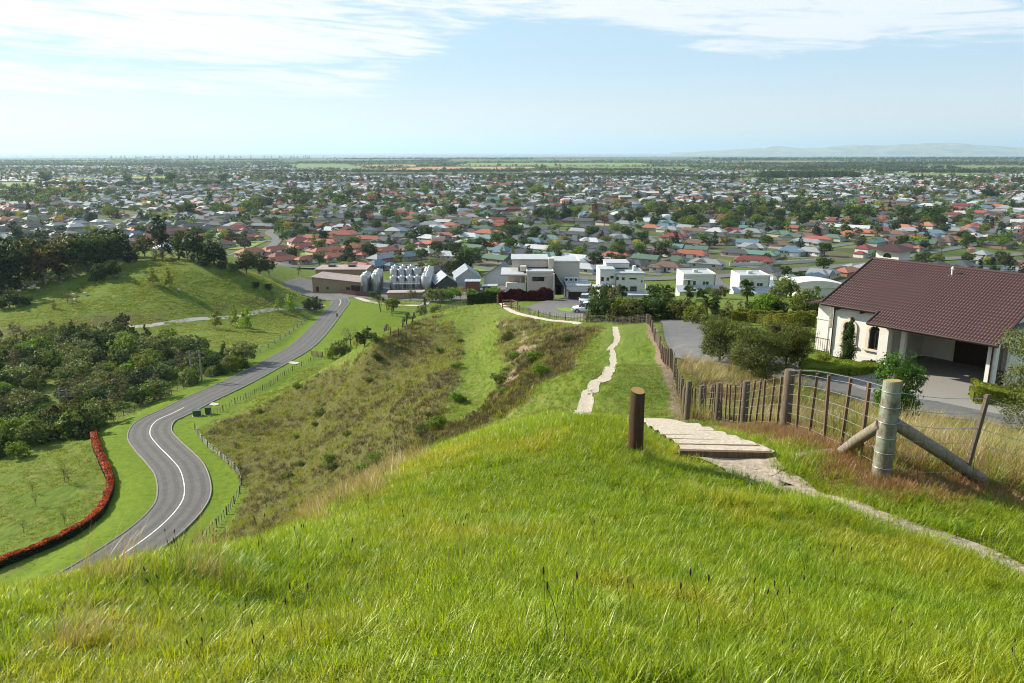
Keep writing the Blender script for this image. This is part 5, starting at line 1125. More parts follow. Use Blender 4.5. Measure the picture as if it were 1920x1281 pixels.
# forecourt of the modern house
fc2 = [hit(*p)[:2] for p in [(985, 576), (1010, 568), (1036, 562), (1108, 561), (1128, 575), (1135, 592), (1100, 599), (1060, 597), (1020, 590)]]
V_ = [(x, y, g(x, y)+.07) for x, y in fc2]; cxx = sum(v[0] for v in V_)/len(V_); cyy = sum(v[1] for v in V_)/len(V_)
def draped(name, poly, m, dz, label, cat, n=26):
    """a sheet over a polygon, following the ground"""
    P = np.array(poly); c = P.mean(0); bnd = resample(np.vstack([np.c_[P, np.zeros(len(P))], np.r_[P[0], 0]]), max(.6, np.ptp(P[:, 1])/40))[:, :2]; rings = 14; V = [np.r_[c, 0][None]]
    for k in range(1, rings+1): q = c+(bnd-c)*k/rings; V.append(np.c_[q, np.zeros(len(q))])
    V = np.concatenate(V); V[:, 2] = H(V[:, 0], V[:, 1])+dz; nb = len(bnd); Q = []
    for k in range(rings-1):
        for i in range(nb-1): a = 1+k*nb+i; Q.append((a, a+nb, a+nb+1, a+1))
    for i in range(nb-1): Q.append((0, 1+i, 2+i, 2+i))
    Q = [q if q[2] != q[3] else q[:3]+(q[0],) for q in Q]; me = bpy.data.meshes.new(name); me.from_pydata([tuple(v) for v in V], [], [q[:3] if q[3] == q[0] else q for q in Q]); me.materials.append(m); me.update()
    return tag(obj(name, me), label, cat, kind='structure')
draped('driveway', fc2, M_ASPH2, .09, 'grey asphalt turning circle before the modern house', 'driveway')
draped('lawn', [hit(*p)[:2] for p in [(1040, 581), (1060, 578), (1080, 580), (1086, 587), (1060, 586)]], pm('lawn_grass', (.16, .235, .02), (.09, .15, .012), 1.5, .95, .3), .13, 'small mown grass island in the turning circle', 'lawn')
# ---------------------------------------------------------------- winery
def shed(px, py, z, wpx, d, hl, hr, label, wm, rm, name='winery_shed', skew=0, gable=False, wins=0, rz=0.):
    r, X, Z, s = frame_at(name, px, py, z, label, 'shed'); a, b = -wpx/2/s, wpx/2/s; r.rotation_euler.z = rz
    mb = MB()
    if not gable:
        mb.mesh([(a, 0, -1), (b, 0, -1), (b, d, -1), (a, d, -1), (a, 0, hl), (b, 0, hr), (b, d, hr), (a, d, hl)], [(3, 2, 1, 0), (0, 1, 5, 4), (1, 2, 6, 5), (2, 3, 7, 6), (3, 0, 4, 7)]); mb.build('wall', r, wm)
        mb = MB(); o = .4; mb.mesh([(a-o, -o, hl), (b+o, -o, hr), (b+o, d+o, hr), (a-o, d+o, hl), (a-o, -o, hl+.18), (b+o, -o, hr+.18), (b+o, d+o, hr+.18), (a-o, d+o, hl+.18)], [(3, 2, 1, 0), (4, 5, 6, 7), (0, 1, 5, 4), (1, 2, 6, 5), (2, 3, 7, 6), (3, 0, 4, 7)]); rf = mb.build('roof', r, rm)
        mb = MB()
        for k in range(int((b-a)/1.1)): x = a+.5+k*1.1; zz = hl+(hr-hl)*(x-a)/(b-a)+.18; mb.span((x, -o, zz), (x+.07, d+o, zz+.06))
        mb.build('roof_ribs', rf, rm)['kind'] = 'stuff'
    else:
        h = hl; rd = hr; m_ = (a+b)/2
        mb.mesh([(a, 0, -1), (b, 0, -1), (b, d, -1), (a, d, -1), (a, 0, h), (b, 0, h), (b, d, h), (a, d, h), (m_, 0, rd), (m_, d, rd)], [(0, 1, 5, 8, 4), (1, 2, 6, 5), (3, 7, 9, 6, 2), (3, 0, 4, 7)]); mb.build('wall', r, wm); o = .5; sl = (rd-h)/(b-m_)
        mb = MB()
        for e, sg in ((a, -1), (b, 1)): mb.mesh([(m_, -o, rd+.05), (e+sg*o, -o, h-sl*o+.05), (e+sg*o, d+o, h-sl*o+.05), (m_, d+o, rd+.05), (m_, -o, rd+.2), (e+sg*o, -o, h-sl*o+.2), (e+sg*o, d+o, h-sl*o+.2), (m_, d+o, rd+.2)], [(3, 2, 1, 0), (4, 5, 6, 7), (0, 1, 5, 4), (1, 2, 6, 5), (2, 3, 7, 6), (3, 0, 4, 7)])
        rf = mb.build('roof', r, rm); mb = MB()
        for e, sg in ((a, -1), (b, 1)):
            for k in range(int(d/1.0)): y = .3+k*1.0; mb.mesh([(m_, y, rd+.2), (e+sg*o, y, h-sl*o+.2), (e+sg*o, y+.12, h-sl*o+.2), (m_, y+.12, rd+.2), (m_, y, rd+.29), (e+sg*o, y, h-sl*o+.29), (e+sg*o, y+.12, h-sl*o+.29), (m_, y+.12, rd+.29)], [(4, 5, 6, 7), (0, 1, 5, 4), (1, 2, 6, 5), (3, 7, 6, 2)])
        mb.build('roof_ribs', rf, M_DKMET if skew else rm)['kind'] = 'stuff'
    return r, X, Z, s, a, b
r, X, Z, s, a, b = shed(632, 548, 3, 94, 14, 6.2, 4.2, 'tan boarded winery shed with a sloping pinkish roof', M_TANW, M_RUST, rz=R(-6))
for q, w_, h_ in ((-9, 1.2, 2.2), (-4.5, 1.0, 1.3), (4, 1.6, 2.2)): part(r, 'door' if h_ > 2 else 'window', M_FASC if h_ > 2 else M_GLASS, ((q, -.04, 0 if h_ > 2 else 1.2), (q+w_, -.003, h_ if h_ > 2 else 2.2)))
part(r, 'door', M_FASC, ((6.2, -.05, 0), (10, -.003, 3)))
r, X, Z, s, a, b = shed(640, 533, 3, 94, 14, 6.5, 6.5, 'long winery shed with a pale ribbed roof and ridge ventilators', M_TANW, M_RUST)
for q in (-7, 2): part(r, 'ventilator', M_DKMET, ((q, 7, 6.7), (q+3, 10, 7.5)))
shed(838, 548, 3.2, 40, 14, 3.6, 7.0, 'grey metal gabled winery building beside the tanks', M_DKMET, M_GALV, gable=True, rz=R(14))
shed(878, 540, 3.2, 46, 16, 4.5, 8.2, 'taller grey metal gabled building in the middle of the winery', M_GALV, M_GALV, gable=True, rz=R(8))
shed(935, 538, 3.2, 56, 16, 4.2, 8.4, 'striped metal gabled building next to the modern house', M_PALE, M_ROOFW, gable=True, skew=1, rz=R(-8))
shed(886, 548, 4, 26, 5, 4.4, 4.4, 'rust-red clad box building with a flat grey roof', M_REDBR, M_GALV)
shed(760, 562, 4.2, 66, 5, 2.6, 2.8, 'low winery building with a pale pink roof behind the shrubs', M_TANW, M_RUST)
shed(918, 548, 4, 26, 4, 2.4, 2.6, 'small grey lean-to at the foot of the striped gable', M_DKMET, M_GALV)
def tank_proto(rad, h):
    r = empty('wine_tank', (0, 0, 0)); mb = MB(); mb.lathe([(rad*.98, .25), (rad, .3), (rad, h), (rad*.97, h+.06), (rad*.5, h+.32), (.32, h+.42), (.32, h+.75), (.0, h+.8)], n=24); mb.build('shell', r, M_STEEL)
    for z in (.9, h*.5, h-.15): mb = MB(); mb.lathe([(rad+.002, z-.06), (rad+.05, z-.05), (rad+.05, z+.05), (rad+.002, z+.06)], n=24); mb.build('band', r, M_STEEL)
    mb = MB(); mb.lathe([(rad*.6, -.6), (rad*.9, .26)], n=16); mb.build('base', r, M_CONC)
    mb = MB(); mb.tube([(0, -rad-.03, .9), (0, -rad-.16, .9)], .28, 12); mb.build('manway', r, M_STEEL)
    mb = MB(); mb.tube([(.4, -rad-.12, .2), (.4, -rad-.12, h), (.25, -rad*.5, h+.45)], .05, 6); mb.build('pipe', r, M_GALV); return r
def tank_rows():
    spots = []
    for px, py, n, rad, h, st, dr, lb in ((685, 549, 3, 1.75, 7.2, 4.2, -.6, 'left'), (706, 549, 4, 1.9, 7.6, 4.4, -.7, 'second'), (739, 548, 1, 1.7, 6.5, 0, 0, 'a'), (754, 548, 1, 1.7, 6.5, 0, 0, 'b'), (770, 548, 1, 1.8, 6.6, 0, 0, 'c'), (784, 548, 1, 1.8, 6.6, 0, 0, 'd'), (740, 540, 1, 1.8, 8.2, 0, 0, 'e'), (754, 540, 1, 1.8, 8.2, 0, 0, 'f'), (768, 540, 1, 1.9, 8.2, 0, 0, 'g'), (783, 540, 1, 1.9, 8.4, 0, 0, 'h'), (742, 534, 1, 1.8, 8.2, 0, 0, 'i'), (757, 534, 1, 1.8, 8.2, 0, 0, 'j'), (772, 534, 1, 1.9, 8.2, 0, 0, 'k'), (799.5, 550, 7, 2.05, 7.0, 4.6, -.45, 'right')):
        b0 = at_z(px, py, 3)
        for k in range(n): spots.append((b0[0]+dr*k*.5, b0[1]+st*k, rad, h, lb, k))
    rowname = {'left': 'tank in the leftmost column beside the tan shed', 'second': 'tank in the column right of the shed walkway', 'right': 'tank in the long right-hand column'}
    names = dict(a='short front tank, leftmost of the middle cluster', b='short front tank, second from left in the middle cluster', c='short front tank, third from left in the middle cluster', d='short front tank, rightmost of the middle cluster', e='tall tank at the left of the middle cluster, second rank', f='tall tank second from left, second rank of the middle cluster', g='tall tank third from left, second rank of the middle cluster', h='tall tank at the right of the second rank', i='tall tank at the rear left of the middle cluster', j='tall tank at the rear centre of the middle cluster', k='tall tank at the rear right of the middle cluster')
    cache = {}
    for x, y, rad, h, lb, k in spots:
        if (rad, h) not in cache: o = tank_proto(rad, h); cache[(rad, h)] = o
        else: o = copy_tree(cache[(rad, h)])
        o.location = (x, y, 3.05); tag(o, 'steel wine '+(names[lb] if lb in names else ordinal(k)+' '+rowname[lb]+', counted from the front'), 'tank', 'stainless steel wine tanks')
tank_rows()
def walkway():
    a0 = at_z(738, 551, 3); b0 = at_z(788, 551, 3); r = empty('tank_walkway', a0); tag(r, 'steel gantry walkway among the wine tanks', 'walkway'); w = b0[0]-a0[0]; z = 4.2
    mb = MB(); mb.box((w/2, 0, z), (w, 1.0, .12)); mb.build('deck', r, M_GALV)
    for yy in (-.5, .5):
        for zz in (z+.5, z+1.0): mb = MB(); mb.tube([(0, yy, zz), (w, yy, zz)], .04, 5); mb.build('handrail', r, M_GALV)
    for k in range(7):
        for yy in (-.5, .5): mb = MB(); mb.tube([(w*k/6, yy, 0), (w*k/6, yy, z+1)], .06, 6); mb.build('upright', r, M_GALV)
    for k in range(9):
        mb = MB(); x = w*(k+.3)/9; mb.tube([(x, -.8, .3), (x, -.8, 2.2+.6*(k % 3)), (x+.8, -.6, 2.4+.6*(k % 3))], .09, 6); mb.build('pipe', r, M_STEEL)
walkway()
def screen():
    P = [hit(640, 551), hit(668, 555), hit(716, 559)]; r = empty('screen_fence', P[0]); tag(r, 'dark brown paling screen in front of the wine tanks', 'fence'); o = Vector(P[0]); L_ = resample(np.array(P), .5)
    mb = MB(); mb.box((0, 0, 1.0), (.46, .08, 2.0)); me = mb.me('paling'); me.materials.append(M_FASC)
    for i in range(len(L_)-1): a, b = L_[i], L_[i+1]; obj('paling', me, r, None, (a[0]-o.x, a[1]-o.y, g(a[0], a[1])-o.z), (0, 0, math.atan2(b[1]-a[1], b[0]-a[0])))
screen()
yard = [hit(*p)[:2] for p in [(562, 552), (640, 553), (700, 562), (800, 566), (960, 556), (960, 535), (800, 525), (560, 520), (530, 530)]]
draped('winery_yard', yard, M_ASPH2, .12, 'grey paved yard round the winery sheds', 'yard')
# ================================================================ trees, shrubs, hedges
M_BARK = pm('bark', (.13, .10, .075), (.06, .045, .035), 5, .95, .5, stretch=(4, 4, .6)); M_BARKP = pm('pale_bark', (.30, .26, .21), (.17, .14, .11), 4, .9, .3, stretch=(3, 3, .6))
LF = dict(
    dark=leaf('leaf_dark', (.040, .064, .018)), pine=leaf('leaf_pine', (.026, .044, .018), trans=.25), euc=leaf('leaf_eucalypt', (.070, .080, .024)), rust=leaf('leaf_rusty', (.115, .085, .020)),
    mid=leaf('leaf_mid', (.062, .105, .018)), light=leaf('leaf_light', (.125, .18, .022)), lime=leaf('leaf_spring', (.20, .26, .024)), yellow=leaf('leaf_yellow', (.27, .24, .03)), olive=leaf('leaf_olive', (.10, .12, .032)),
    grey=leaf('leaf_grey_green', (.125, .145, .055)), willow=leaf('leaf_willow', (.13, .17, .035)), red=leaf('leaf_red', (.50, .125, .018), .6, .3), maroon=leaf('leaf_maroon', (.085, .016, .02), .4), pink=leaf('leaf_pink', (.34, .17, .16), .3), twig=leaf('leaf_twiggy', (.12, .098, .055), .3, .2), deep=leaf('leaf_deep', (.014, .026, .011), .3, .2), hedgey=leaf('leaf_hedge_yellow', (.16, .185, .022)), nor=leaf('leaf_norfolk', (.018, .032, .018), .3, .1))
def crown_mesh(name, blobs, n, size, m, seed=0, clumps=16, spread=.33, flat=.0, fill=.55, aspect=.6, droop=0., up=0.):
    """leaf faces gathered in clumps over and through the blobs' volume"""
    q = np.random.default_rng(seed); B = np.array(blobs, float); wt = (B[:, 3]*B[:, 4]+B[:, 3]*B[:, 5]+B[:, 4]*B[:, 5]); wt /= wt.sum()
    K = clumps*len(B); bi = q.choice(len(B), K, p=wt); d = q.normal(size=(K, 3)); d[:, 2] += .15; d /= np.linalg.norm(d, axis=1)[:, None]
    rr = fill+(1-fill)*q.random(K)**.6; cc = B[bi, :3]+d*B[bi, 3:6]*rr[:, None]; cr = spread*B[bi, 3:6].mean(1)*(.6+.8*q.random(K)); ct = q.random(K)
    c = q.integers(0, K, n); off = q.normal(size=(n, 3)); off /= np.linalg.norm(off, axis=1)[:, None]; off *= (q.random(n)**.45)[:, None]
    P = cc[c]+off*cr[c][:, None]*np.array([1, 1, .8]); nr = off+d[c]*.8+q.normal(0, .55, (n, 3)); nr[:, 2] += up; nr /= np.linalg.norm(nr, axis=1)[:, None]
    t = np.cross(nr, q.normal(size=(n, 3))); t /= np.linalg.norm(t, axis=1)[:, None]; b = np.cross(nr, t); s = size*(.55+.9*q.random(n))[:, None]
    if droop: t = t*(1-droop)+np.array([0, 0, -1.])*droop; P[:, 2] -= droop*q.random(n)*size
    V = np.stack([P-t*s*.5, P+b*s*aspect*.5+nr*s*.08, P+t*s*.5, P-b*s*aspect*.5-nr*s*.05], 1).reshape(-1, 3)
    tint = np.clip(.25+.5*ct[c]+q.normal(0, .16, n), 0, 1).astype(np.float32)
    return np_mesh(name, V, np.arange(4*n).reshape(-1, 4), [m], {'tint': ('FACE', 'FLOAT', tint)})
def trunk_mesh(h, r, blobs, m, seed=0, lean=.04, limbs=True, sink=.4):
    q = random.Random(seed); mb = MB().use(m); top = (q.uniform(-lean, lean)*h, q.uniform(-lean, lean)*h, h)
    P = [Vector((top[0]*f*f+q.uniform(-.02, .02)*h*f, top[1]*f*f, h*f)) for f in (0, .25, .5, .75, 1)]; P[0].z = -sink; mb.tube(P, [r*1.25, r, r*.8, r*.6, r*.3], 8)
    if limbs:
        for b in blobs:
            s = P[min(4, max(1, int(4*min(.9, b[2]*.6/h))))]; e = Vector(b[:3]); mid = s.lerp(e, .5)+Vector((0, 0, -.06*h)); mb.tube([s, mid, e], [r*.5, r*.33, r*.12], 6)
    return mb.me('trunk')
def blobs_round(q, h, w, n, z0=.35, top=1.0):
    out = [(0, 0, h*(z0+1)/2, w*.38, w*.38, h*(1-z0)*.42)]
    for k in range(n): a = 6.283*k/n+q.uniform(-.4, .4); z = h*(z0+(1-z0)*q.uniform(.2, .82)); rr = w*.33*(1-.45*abs(z/h-.6)); s = w*q.uniform(.17, .27); out.append((math.cos(a)*rr, math.sin(a)*rr, z, s, s, s*q.uniform(.7, 1.0)))
    return out
def blobs_cone(q, h, w, n, z0=.12):
    return [(q.uniform(-.06, .06)*w, q.uniform(-.06, .06)*w, h*(z0+(1-z0)*(k+.4)/n), w*.5*(1-.84*(k/n))*q.uniform(.85, 1.1), w*.5*(1-.84*(k/n)), h*(1-z0)/n*.75) for k in range(n)]
def blobs_col(q, h, w, n, z0=.1):
    return [(q.uniform(-.15, .15)*w, q.uniform(-.15, .15)*w, h*(z0+(1-z0)*(k+.5)/n), w*.5*(1-.7*abs((k+.5)/n-.42)), w*.5*(1-.7*abs((k+.5)/n-.42)), h*(1-z0)/n*.8) for k in range(n)]
TK = {}
def kind(nm, n_var, fn):
    TK[nm] = []
    for v in range(n_var):
        q = random.Random(hash_(nm)+v); h, w, bl, tr, ln, size, mat_, kw = fn(q)
        TK[nm].append((trunk_mesh(h*tr[0], tr[1], bl[:tr[2]], tr[3], v, limbs=tr[2] > 0), crown_mesh('crown', bl, ln, size, mat_, hash_(nm)+v, **kw), h))
def hash_(s): return sum(ord(c)*(i+3) for i, c in enumerate(s)) % 9973
# every kind is 10 m tall before scaling
kind('round_tree', 3, lambda q: (10, 8, blobs_round(q, 10, 9, 10, .18), (.7, .28, 6, M_BARK), 3200, .62, LF['mid'], {}))
kind('dark_tree', 3, lambda q: (10, 7, blobs_round(q, 10, 8.8, 11, .1), (.7, .25, 6, M_BARK), 3400, .60, LF['dark'], {}))
kind('light_tree', 2, lambda q: (10, 6, blobs_round(q, 10, 7.5, 8, .15), (.7, .2, 6, M_BARK), 2200, .60, LF['light'], {}))
kind('spring_tree', 3, lambda q: (10, 5, blobs_cone(q, 10, 7.0, 6, .2), (.92, .13, 4, M_BARKP), 1300, .58, LF['lime'], dict(fill=.2)))
kind('yellow_tree', 2, lambda q: (10, 7, blobs_round(q, 10, 7.5, 7, .2), (.6, .2, 5, M_BARK), 1300, .50, LF['yellow'], {}))
kind('eucalypt', 3, lambda q: (10, 7, blobs_round(q, 10, 8.5, 12, .25), (.85, .22, 9, M_BARKP), 3200, .52, LF['euc'], dict(spread=.30, fill=.6)))
kind('rusty_eucalypt', 2, lambda q: (10, 7, blobs_round(q, 10, 8.5, 12, .25), (.85, .22, 9, M_BARKP), 3200, .52, LF['rust'], dict(spread=.30, fill=.6)))
kind('pine', 3, lambda q: (10, 5, blobs_cone(q, 10, 7.2, 8, .06), (.97, .2, 3, M_BARK), 3200, .55, LF['pine'], dict(aspect=.4, spread=.4)))
kind('tall_pine', 2, lambda q: (10, 3.6, blobs_col(q, 10, 5.0, 7, .05), (.95, .18, 3, M_BARK), 3200, .50, LF['pine'], dict(aspect=.4, spread=.4)))
kind('poplar', 2, lambda q: (10, 2.6, blobs_col(q, 10, 2.8, 7, .08), (.9, .15, 2, M_BARK), 1200, .42, LF['light'], {}))
kind('willow', 2, lambda q: (10, 9, blobs_round(q, 10, 10.5, 10, .08), (.5, .3, 5, M_BARK), 3000, .66, LF['willow'], dict(droop=.55)))
kind('blossom_tree', 2, lambda q: (10, 9, blobs_round(q, 10, 9, 8, .3), (.5, .25, 8, M_BARK), 1000, .5, LF['pink'], {}))
kind('bare_tree', 2, lambda q: (10, 8, blobs_round(q, 10, 8, 8, .3), (.6, .25, 9, M_BARK), 900, .42, LF['twig'], dict(aspect=.2)))
kind('maroon_tree', 2, lambda q: (10, 7, blobs_round(q, 10, 8, 7, .2), (.5, .25, 5, M_BARK), 1300, .5, LF['maroon'], {}))
kind('grey_bush', 3, lambda q: (10, 9, blobs_round(q, 10, 13, 10, .0), (.3, .3, 4, M_BARK), 3000, .75, LF['grey'], dict(spread=.36)))
kind('olive_bush', 3, lambda q: (10, 9, blobs_round(q, 10, 13, 10, .0), (.3, .3, 4, M_BARK), 3000, .75, LF['olive'], dict(spread=.36)))
kind('dark_bush', 3, lambda q: (10, 9, blobs_round(q, 10, 13, 10, .0), (.3, .3, 4, M_BARK), 3000, .75, LF['dark'], dict(spread=.36)))
kind('light_bush', 2, lambda q: (10, 9, blobs_round(q, 10, 13, 10, .0), (.3, .3, 4, M_BARK), 3000, .75, LF['light'], dict(spread=.36)))
kind('conical_shrub', 2, lambda q: (10, 5, blobs_cone(q, 10, 9, 6, .0), (.9, .3, 0, M_BARK), 2600, .75, LF['mid'], {}))
kind('rusty_bush', 2, lambda q: (10, 8, blobs_col(q, 10, 6, 5, .03), (.5, .3, 3, M_BARK), 1300, .6, LF['twig'], dict(aspect=.35)))
kind('norfolk_pine', 2, lambda q: (10, 4, blobs_cone(q, 10, 5.2, 9, .06), (.97, .2, 0, M_BARK), 500, .75, LF['nor'], dict(spread=.3, aspect=.5)))
def plant(k, x, y, h, name, label, cat='tree', group=None, wide=1.0, q=rng, z=None):
    v = q.randrange(len(TK[k])); tm, cm, h0 = TK[k][v]; s = h/h0
    o = empty(name, (x, y, (g(x, y) if z is None else z)), q.random()*6.283); o.scale = (s*wide, s*wide, s); tag(o, label, cat, group)
    obj('trunk', tm, o); obj('crown', cm, o); return o
def plant_px(k, px, py, hpx, name, label, cat='tree', group=None, wide=1.0, far=900):
    a = hit(px, py, 2, far); dep = a[1]*CP-(a[2]-CAMZ)*SP; return plant(k, a[0], a[1], hpx*dep/F, name, label, cat, group, wide, z=a[2])
# ---- wood on the left hill
def wood_hill():
    q = random.Random(21)
    row = [(-30, 556, 112, 'pine'), (8, 548, 104, 'pine'), (38, 541, 92, 'dark_tree'), (62, 536, 86, 'rusty_eucalypt'), (86, 532, 78, 'rusty_eucalypt'), (78, 528, 66, 'eucalypt'), (112, 524, 70, 'dark_tree'), (140, 517, 74, 'eucalypt'), (166, 510, 72, 'dark_tree'), (192, 503, 66, 'eucalypt'), (218, 497, 62, 'dark_tree'), (238, 492, 54, 'pine'), (20, 522, 66, 'dark_tree'), (52, 512, 62, 'eucalypt'), (100, 505, 58, 'dark_tree'), (130, 500, 62, 'eucalypt'), (158, 494, 60, 'dark_tree'), (186, 488, 60, 'pine'), (212, 482, 54, 'dark_tree'), (255, 490, 34, 'bare_tree'), (272, 486, 44, 'eucalypt'), (306, 484, 78, 'tall_pine'), (336, 489, 52, 'tall_pine'), (352, 492, 62, 'eucalypt'), (372, 494, 58, 'tall_pine'), (402, 497, 50, 'dark_tree'), (305, 492, 28, 'bare_tree'), (324, 494, 20, 'rusty_bush'), (462, 512, 40, 'dark_tree'), (486, 516, 44, 'dark_tree'), (505, 519, 34, 'eucalypt'), (418, 503, 34, 'pine'), (386, 500, 24, 'dark_bush'), (290, 488, 26, 'rusty_bush'), (440, 510, 18, 'olive_bush')]
    word = dict(pine='dark pine', dark_tree='dense dark tree', rusty_eucalypt='rust-topped gum tree', eucalypt='open-crowned gum tree', tall_pine='tall narrow dark tree', bare_tree='thin brown-twigged tree', rusty_bush='small rusty shrub', dark_bush='low dark bush', olive_bush='low olive bush')
    cnt = {}
    for px, py, hp, k in sorted(row):
        if py > 481: py_ = py
        i = cnt.get(k, 0); cnt[k] = i+1
        plant_px(k, px, py, hp, 'wood_tree' if 'bush' not in k else 'shrub', '%s, %s from the left among those in the hilltop wood' % (word[k], ordinal(i)), 'tree' if 'bush' not in k else 'shrub', 'trees of the hilltop wood', 1.1 if 'tree' in k or k == 'eucalypt' else 1.0)
wood_hill()
PAD = [(140, 522, 26, 'dark_bush', 'dark shrub'), (182, 524, 30, 'conical_shrub', 'dark round tree, leftmost of three in the paddock'), (197, 525, 32, 'dark_tree', 'dark round tree, middle of three in the paddock'), (213, 523, 36, 'dark_tree', 'dark round tree, rightmost of three in the paddock'), (288, 534, 34, 'spring_tree', 'lime green young tree, left one of two on the hill'), (318, 540, 38, 'spring_tree', 'lime green young tree, right one of two on the hill'), (405, 616, 40, 'spring_tree', 'thin yellow-green tree in front of the gravel lane, leftmost'), (441, 612, 40, 'spring_tree', 'round yellow-green tree in front of the gravel lane, middle'), (461, 620, 50, 'spring_tree', 'pointed yellow-green tree in front of the gravel lane, rightmost'), (522, 583, 26, 'spring_tree', 'small yellow-green tree behind the lane end'), (545, 586, 42, 'spring_tree', 'larger yellow-green tree at the lane end'), (127, 568, 26, 'bare_tree', 'dark sapling in the sheep paddock, upper one'), (137, 577, 22, 'bare_tree', 'dark sapling in the sheep paddock, lower one'), (102, 580, 18, 'rusty_bush', 'tiny conical sapling below the sheep'), (18, 577, 28, 'dark_bush', 'dark bush at the edge of the sheep paddock, largest'), (36, 574, 22, 'dark_bush', 'dark bush second along the sheep paddock edge'), (50, 572, 18, 'dark_bush', 'dark bush third along the sheep paddock edge'), (2, 580, 20, 'dark_bush', 'dark bush at the picture edge below the sheep'), (480, 540, 12, 'dark_bush', 'small bush on the far slope of the paddock hill'), (504, 544, 12, 'dark_bush', 'tiny bush right of another on the paddock hill'), (590, 583, 26, 'dark_bush', 'dark shrub at the road corner, taller'), (580, 580, 20, 'olive_bush', 'olive shrub at the road corner, lower'), (602, 582, 16, 'rusty_bush', 'brown spiky shrub at the road corner')]
for px, py, hp, k, lb in PAD[1:]: plant_px(k, px, py, hp, 'paddock_tree' if hp > 20 else 'shrub', lb, 'tree' if hp > 20 else 'shrub')
# ---- bush in the valley
def valley_bush():
    q = random.Random(33); poly = np.array([(-30, 645), (60, 632), (150, 622), (240, 622), (300, 640), (360, 655), (430, 662), (462, 676), (452, 690), (400, 700), (370, 716), (330, 735), (290, 752), (235, 770), (205, 800), (150, 815), (100, 820), (60, 840), (20, 856), (-30, 862)]); pts = []
    while len(pts) < 235:
        px, py = q.uniform(-30, 465), q.uniform(622, 862)
        if not inside(np.array([px]), np.array([py]), poly)[0]: continue
        a = hit(px, py); d = 3.1 if py < 700 else 2.7
        if all((a[0]-b[0])**2+(a[1]-b[1])**2 > d*d for b, *_ in pts): pts.append((a, px, py))
        elif q.random() < .002: break
    kinds = ['grey_bush', 'olive_bush', 'dark_bush', 'grey_bush', 'olive_bush', 'light_bush', 'dark_tree', 'conical_shrub', 'rusty_bush', 'dark_bush']
    wd = dict(grey_bush='grey-green bush', olive_bush='olive bush', dark_bush='dark green bush', light_bush='pale green bush', dark_tree='dark small tree', conical_shrub='pointed green shrub', rusty_bush='brown twiggy shrub'); rows = {}
    for a, px, py in pts:
        rows.setdefault(int((py-600)//30), []).append((px, py, a))
    rn_ = ['topmost', 'second', 'third', 'fourth', 'fifth', 'sixth', 'seventh', 'eighth', 'lowest']
    for ri, (key, lst) in enumerate(sorted(rows.items())):
        c = {}
        for px, py, a in sorted(lst):
            k = q.choice(kinds) if py < 770 else q.choice(['dark_bush', 'light_bush', 'conical_shrub', 'olive_bush', 'grey_bush', 'light_bush'])
            if py > 715 and px > 190: k = q.choice(['rusty_bush', 'olive_bush', 'dark_bush', 'rusty_bush'])
            i = c.get(k, 0); c[k] = i+1; h = q.uniform(3.2, 6.2)*(1.0 if py < 720 else .8)
            plant(k, a[0], a[1], h, 'valley_bush', '%s, %s such from left in %s band of valley bush' % (wd[k], ordinal(i), rn_[min(ri, 8)]), 'bush', 'bushes filling the valley', 1.05 if 'bush' in k else .9, q, a[2])
    for px, py, hp, k, lb in [(35, 858, 34, 'light_bush', 'pale green cone-shaped bush at the field corner'), (135, 822, 52, 'conical_shrub', 'dark green rounded bush above the red hedge, left'), (165, 818, 62, 'conical_shrub', 'large dark green bush above the red hedge end'), (185, 800, 58, 'grey_bush', 'tall grey-green bush right above the red hedge end'), (110, 815, 40, 'dark_bush', 'dark bush left of the hedge end'), (92, 826, 34, 'dark_bush', 'round dark bush beside the field'), (425, 700, 28, 'olive_bush', 'small rounded conifer by the road, left of four'), (411, 703, 30, 'conical_shrub', 'small pointed conifer by the road fence'), (438, 695, 32, 'light_bush', 'pale round bush by the road, third of four'), (454, 690, 36, 'conical_shrub', 'dark rounded conifer by the road, last of four'), (398, 706, 22, 'grey_bush', 'grey bush left of the roadside conifers')]:
        plant_px(k, px, py, hp, 'bush', lb, 'bush', None, .9)
valley_bush()
for px, py, hp, k, lb in [(640, 668, 32, 'olive_bush', 'olive bush at the spur foot, leftmost'), (624, 672, 24, 'light_bush', 'pale bush at the spur foot by the fence'), (658, 652, 46, 'bare_tree', 'bare twiggy tree rising behind the spur'), (684, 650, 36, 'dark_tree', 'dark leafy tree rising behind the spur'), (668, 655, 20, 'yellow_tree', 'small yellowish bush behind the spur'), (700, 640, 16, 'dark_bush', 'small dark bush behind the spur brow'), (828, 518, 50, 'bare_tree', 'large brown-twigged tree behind the wine tanks'), (868, 515, 54, 'dark_tree', 'large round green tree behind the winery gables'), (846, 516, 30, 'round_tree', 'smaller green tree between the two large winery trees'), (700, 560, 14, 'dark_bush', 'dark bush by the lane'), (735, 592, 38, 'light_tree', 'yellow-green tree above the winery lawn'), (810, 566, 26, 'light_bush', 'yellow-green shrub at the winery edge, leftmost'), (828, 566, 26, 'light_bush', 'yellow-green shrub at the winery edge, second'), (846, 564, 28, 'light_bush', 'yellow-green shrub at the winery edge, third'), (864, 562, 26, 'yellow_tree', 'golden shrub before the rust-red box'), (884, 560, 20, 'light_bush', 'pale shrub before the rust-red box'), (926, 560, 26, 'light_bush', 'round green shrub left of the maroon hedge'), (908, 556, 14, 'rusty_bush', 'rust-coloured shrub before the grey lean-to'), (790, 590, 18, 'grey_bush', 'grey-green shrub on the spur brow'), (815, 586, 16, 'grey_bush', 'low grey shrub by the rail fence'), (770, 564, 26, 'bare_tree', 'bare small tree before the low pink roof')]:
    plant_px(k, px, py, hp, 'tree' if hp > 30 else 'shrub', lb, 'tree' if hp > 30 else 'shrub')
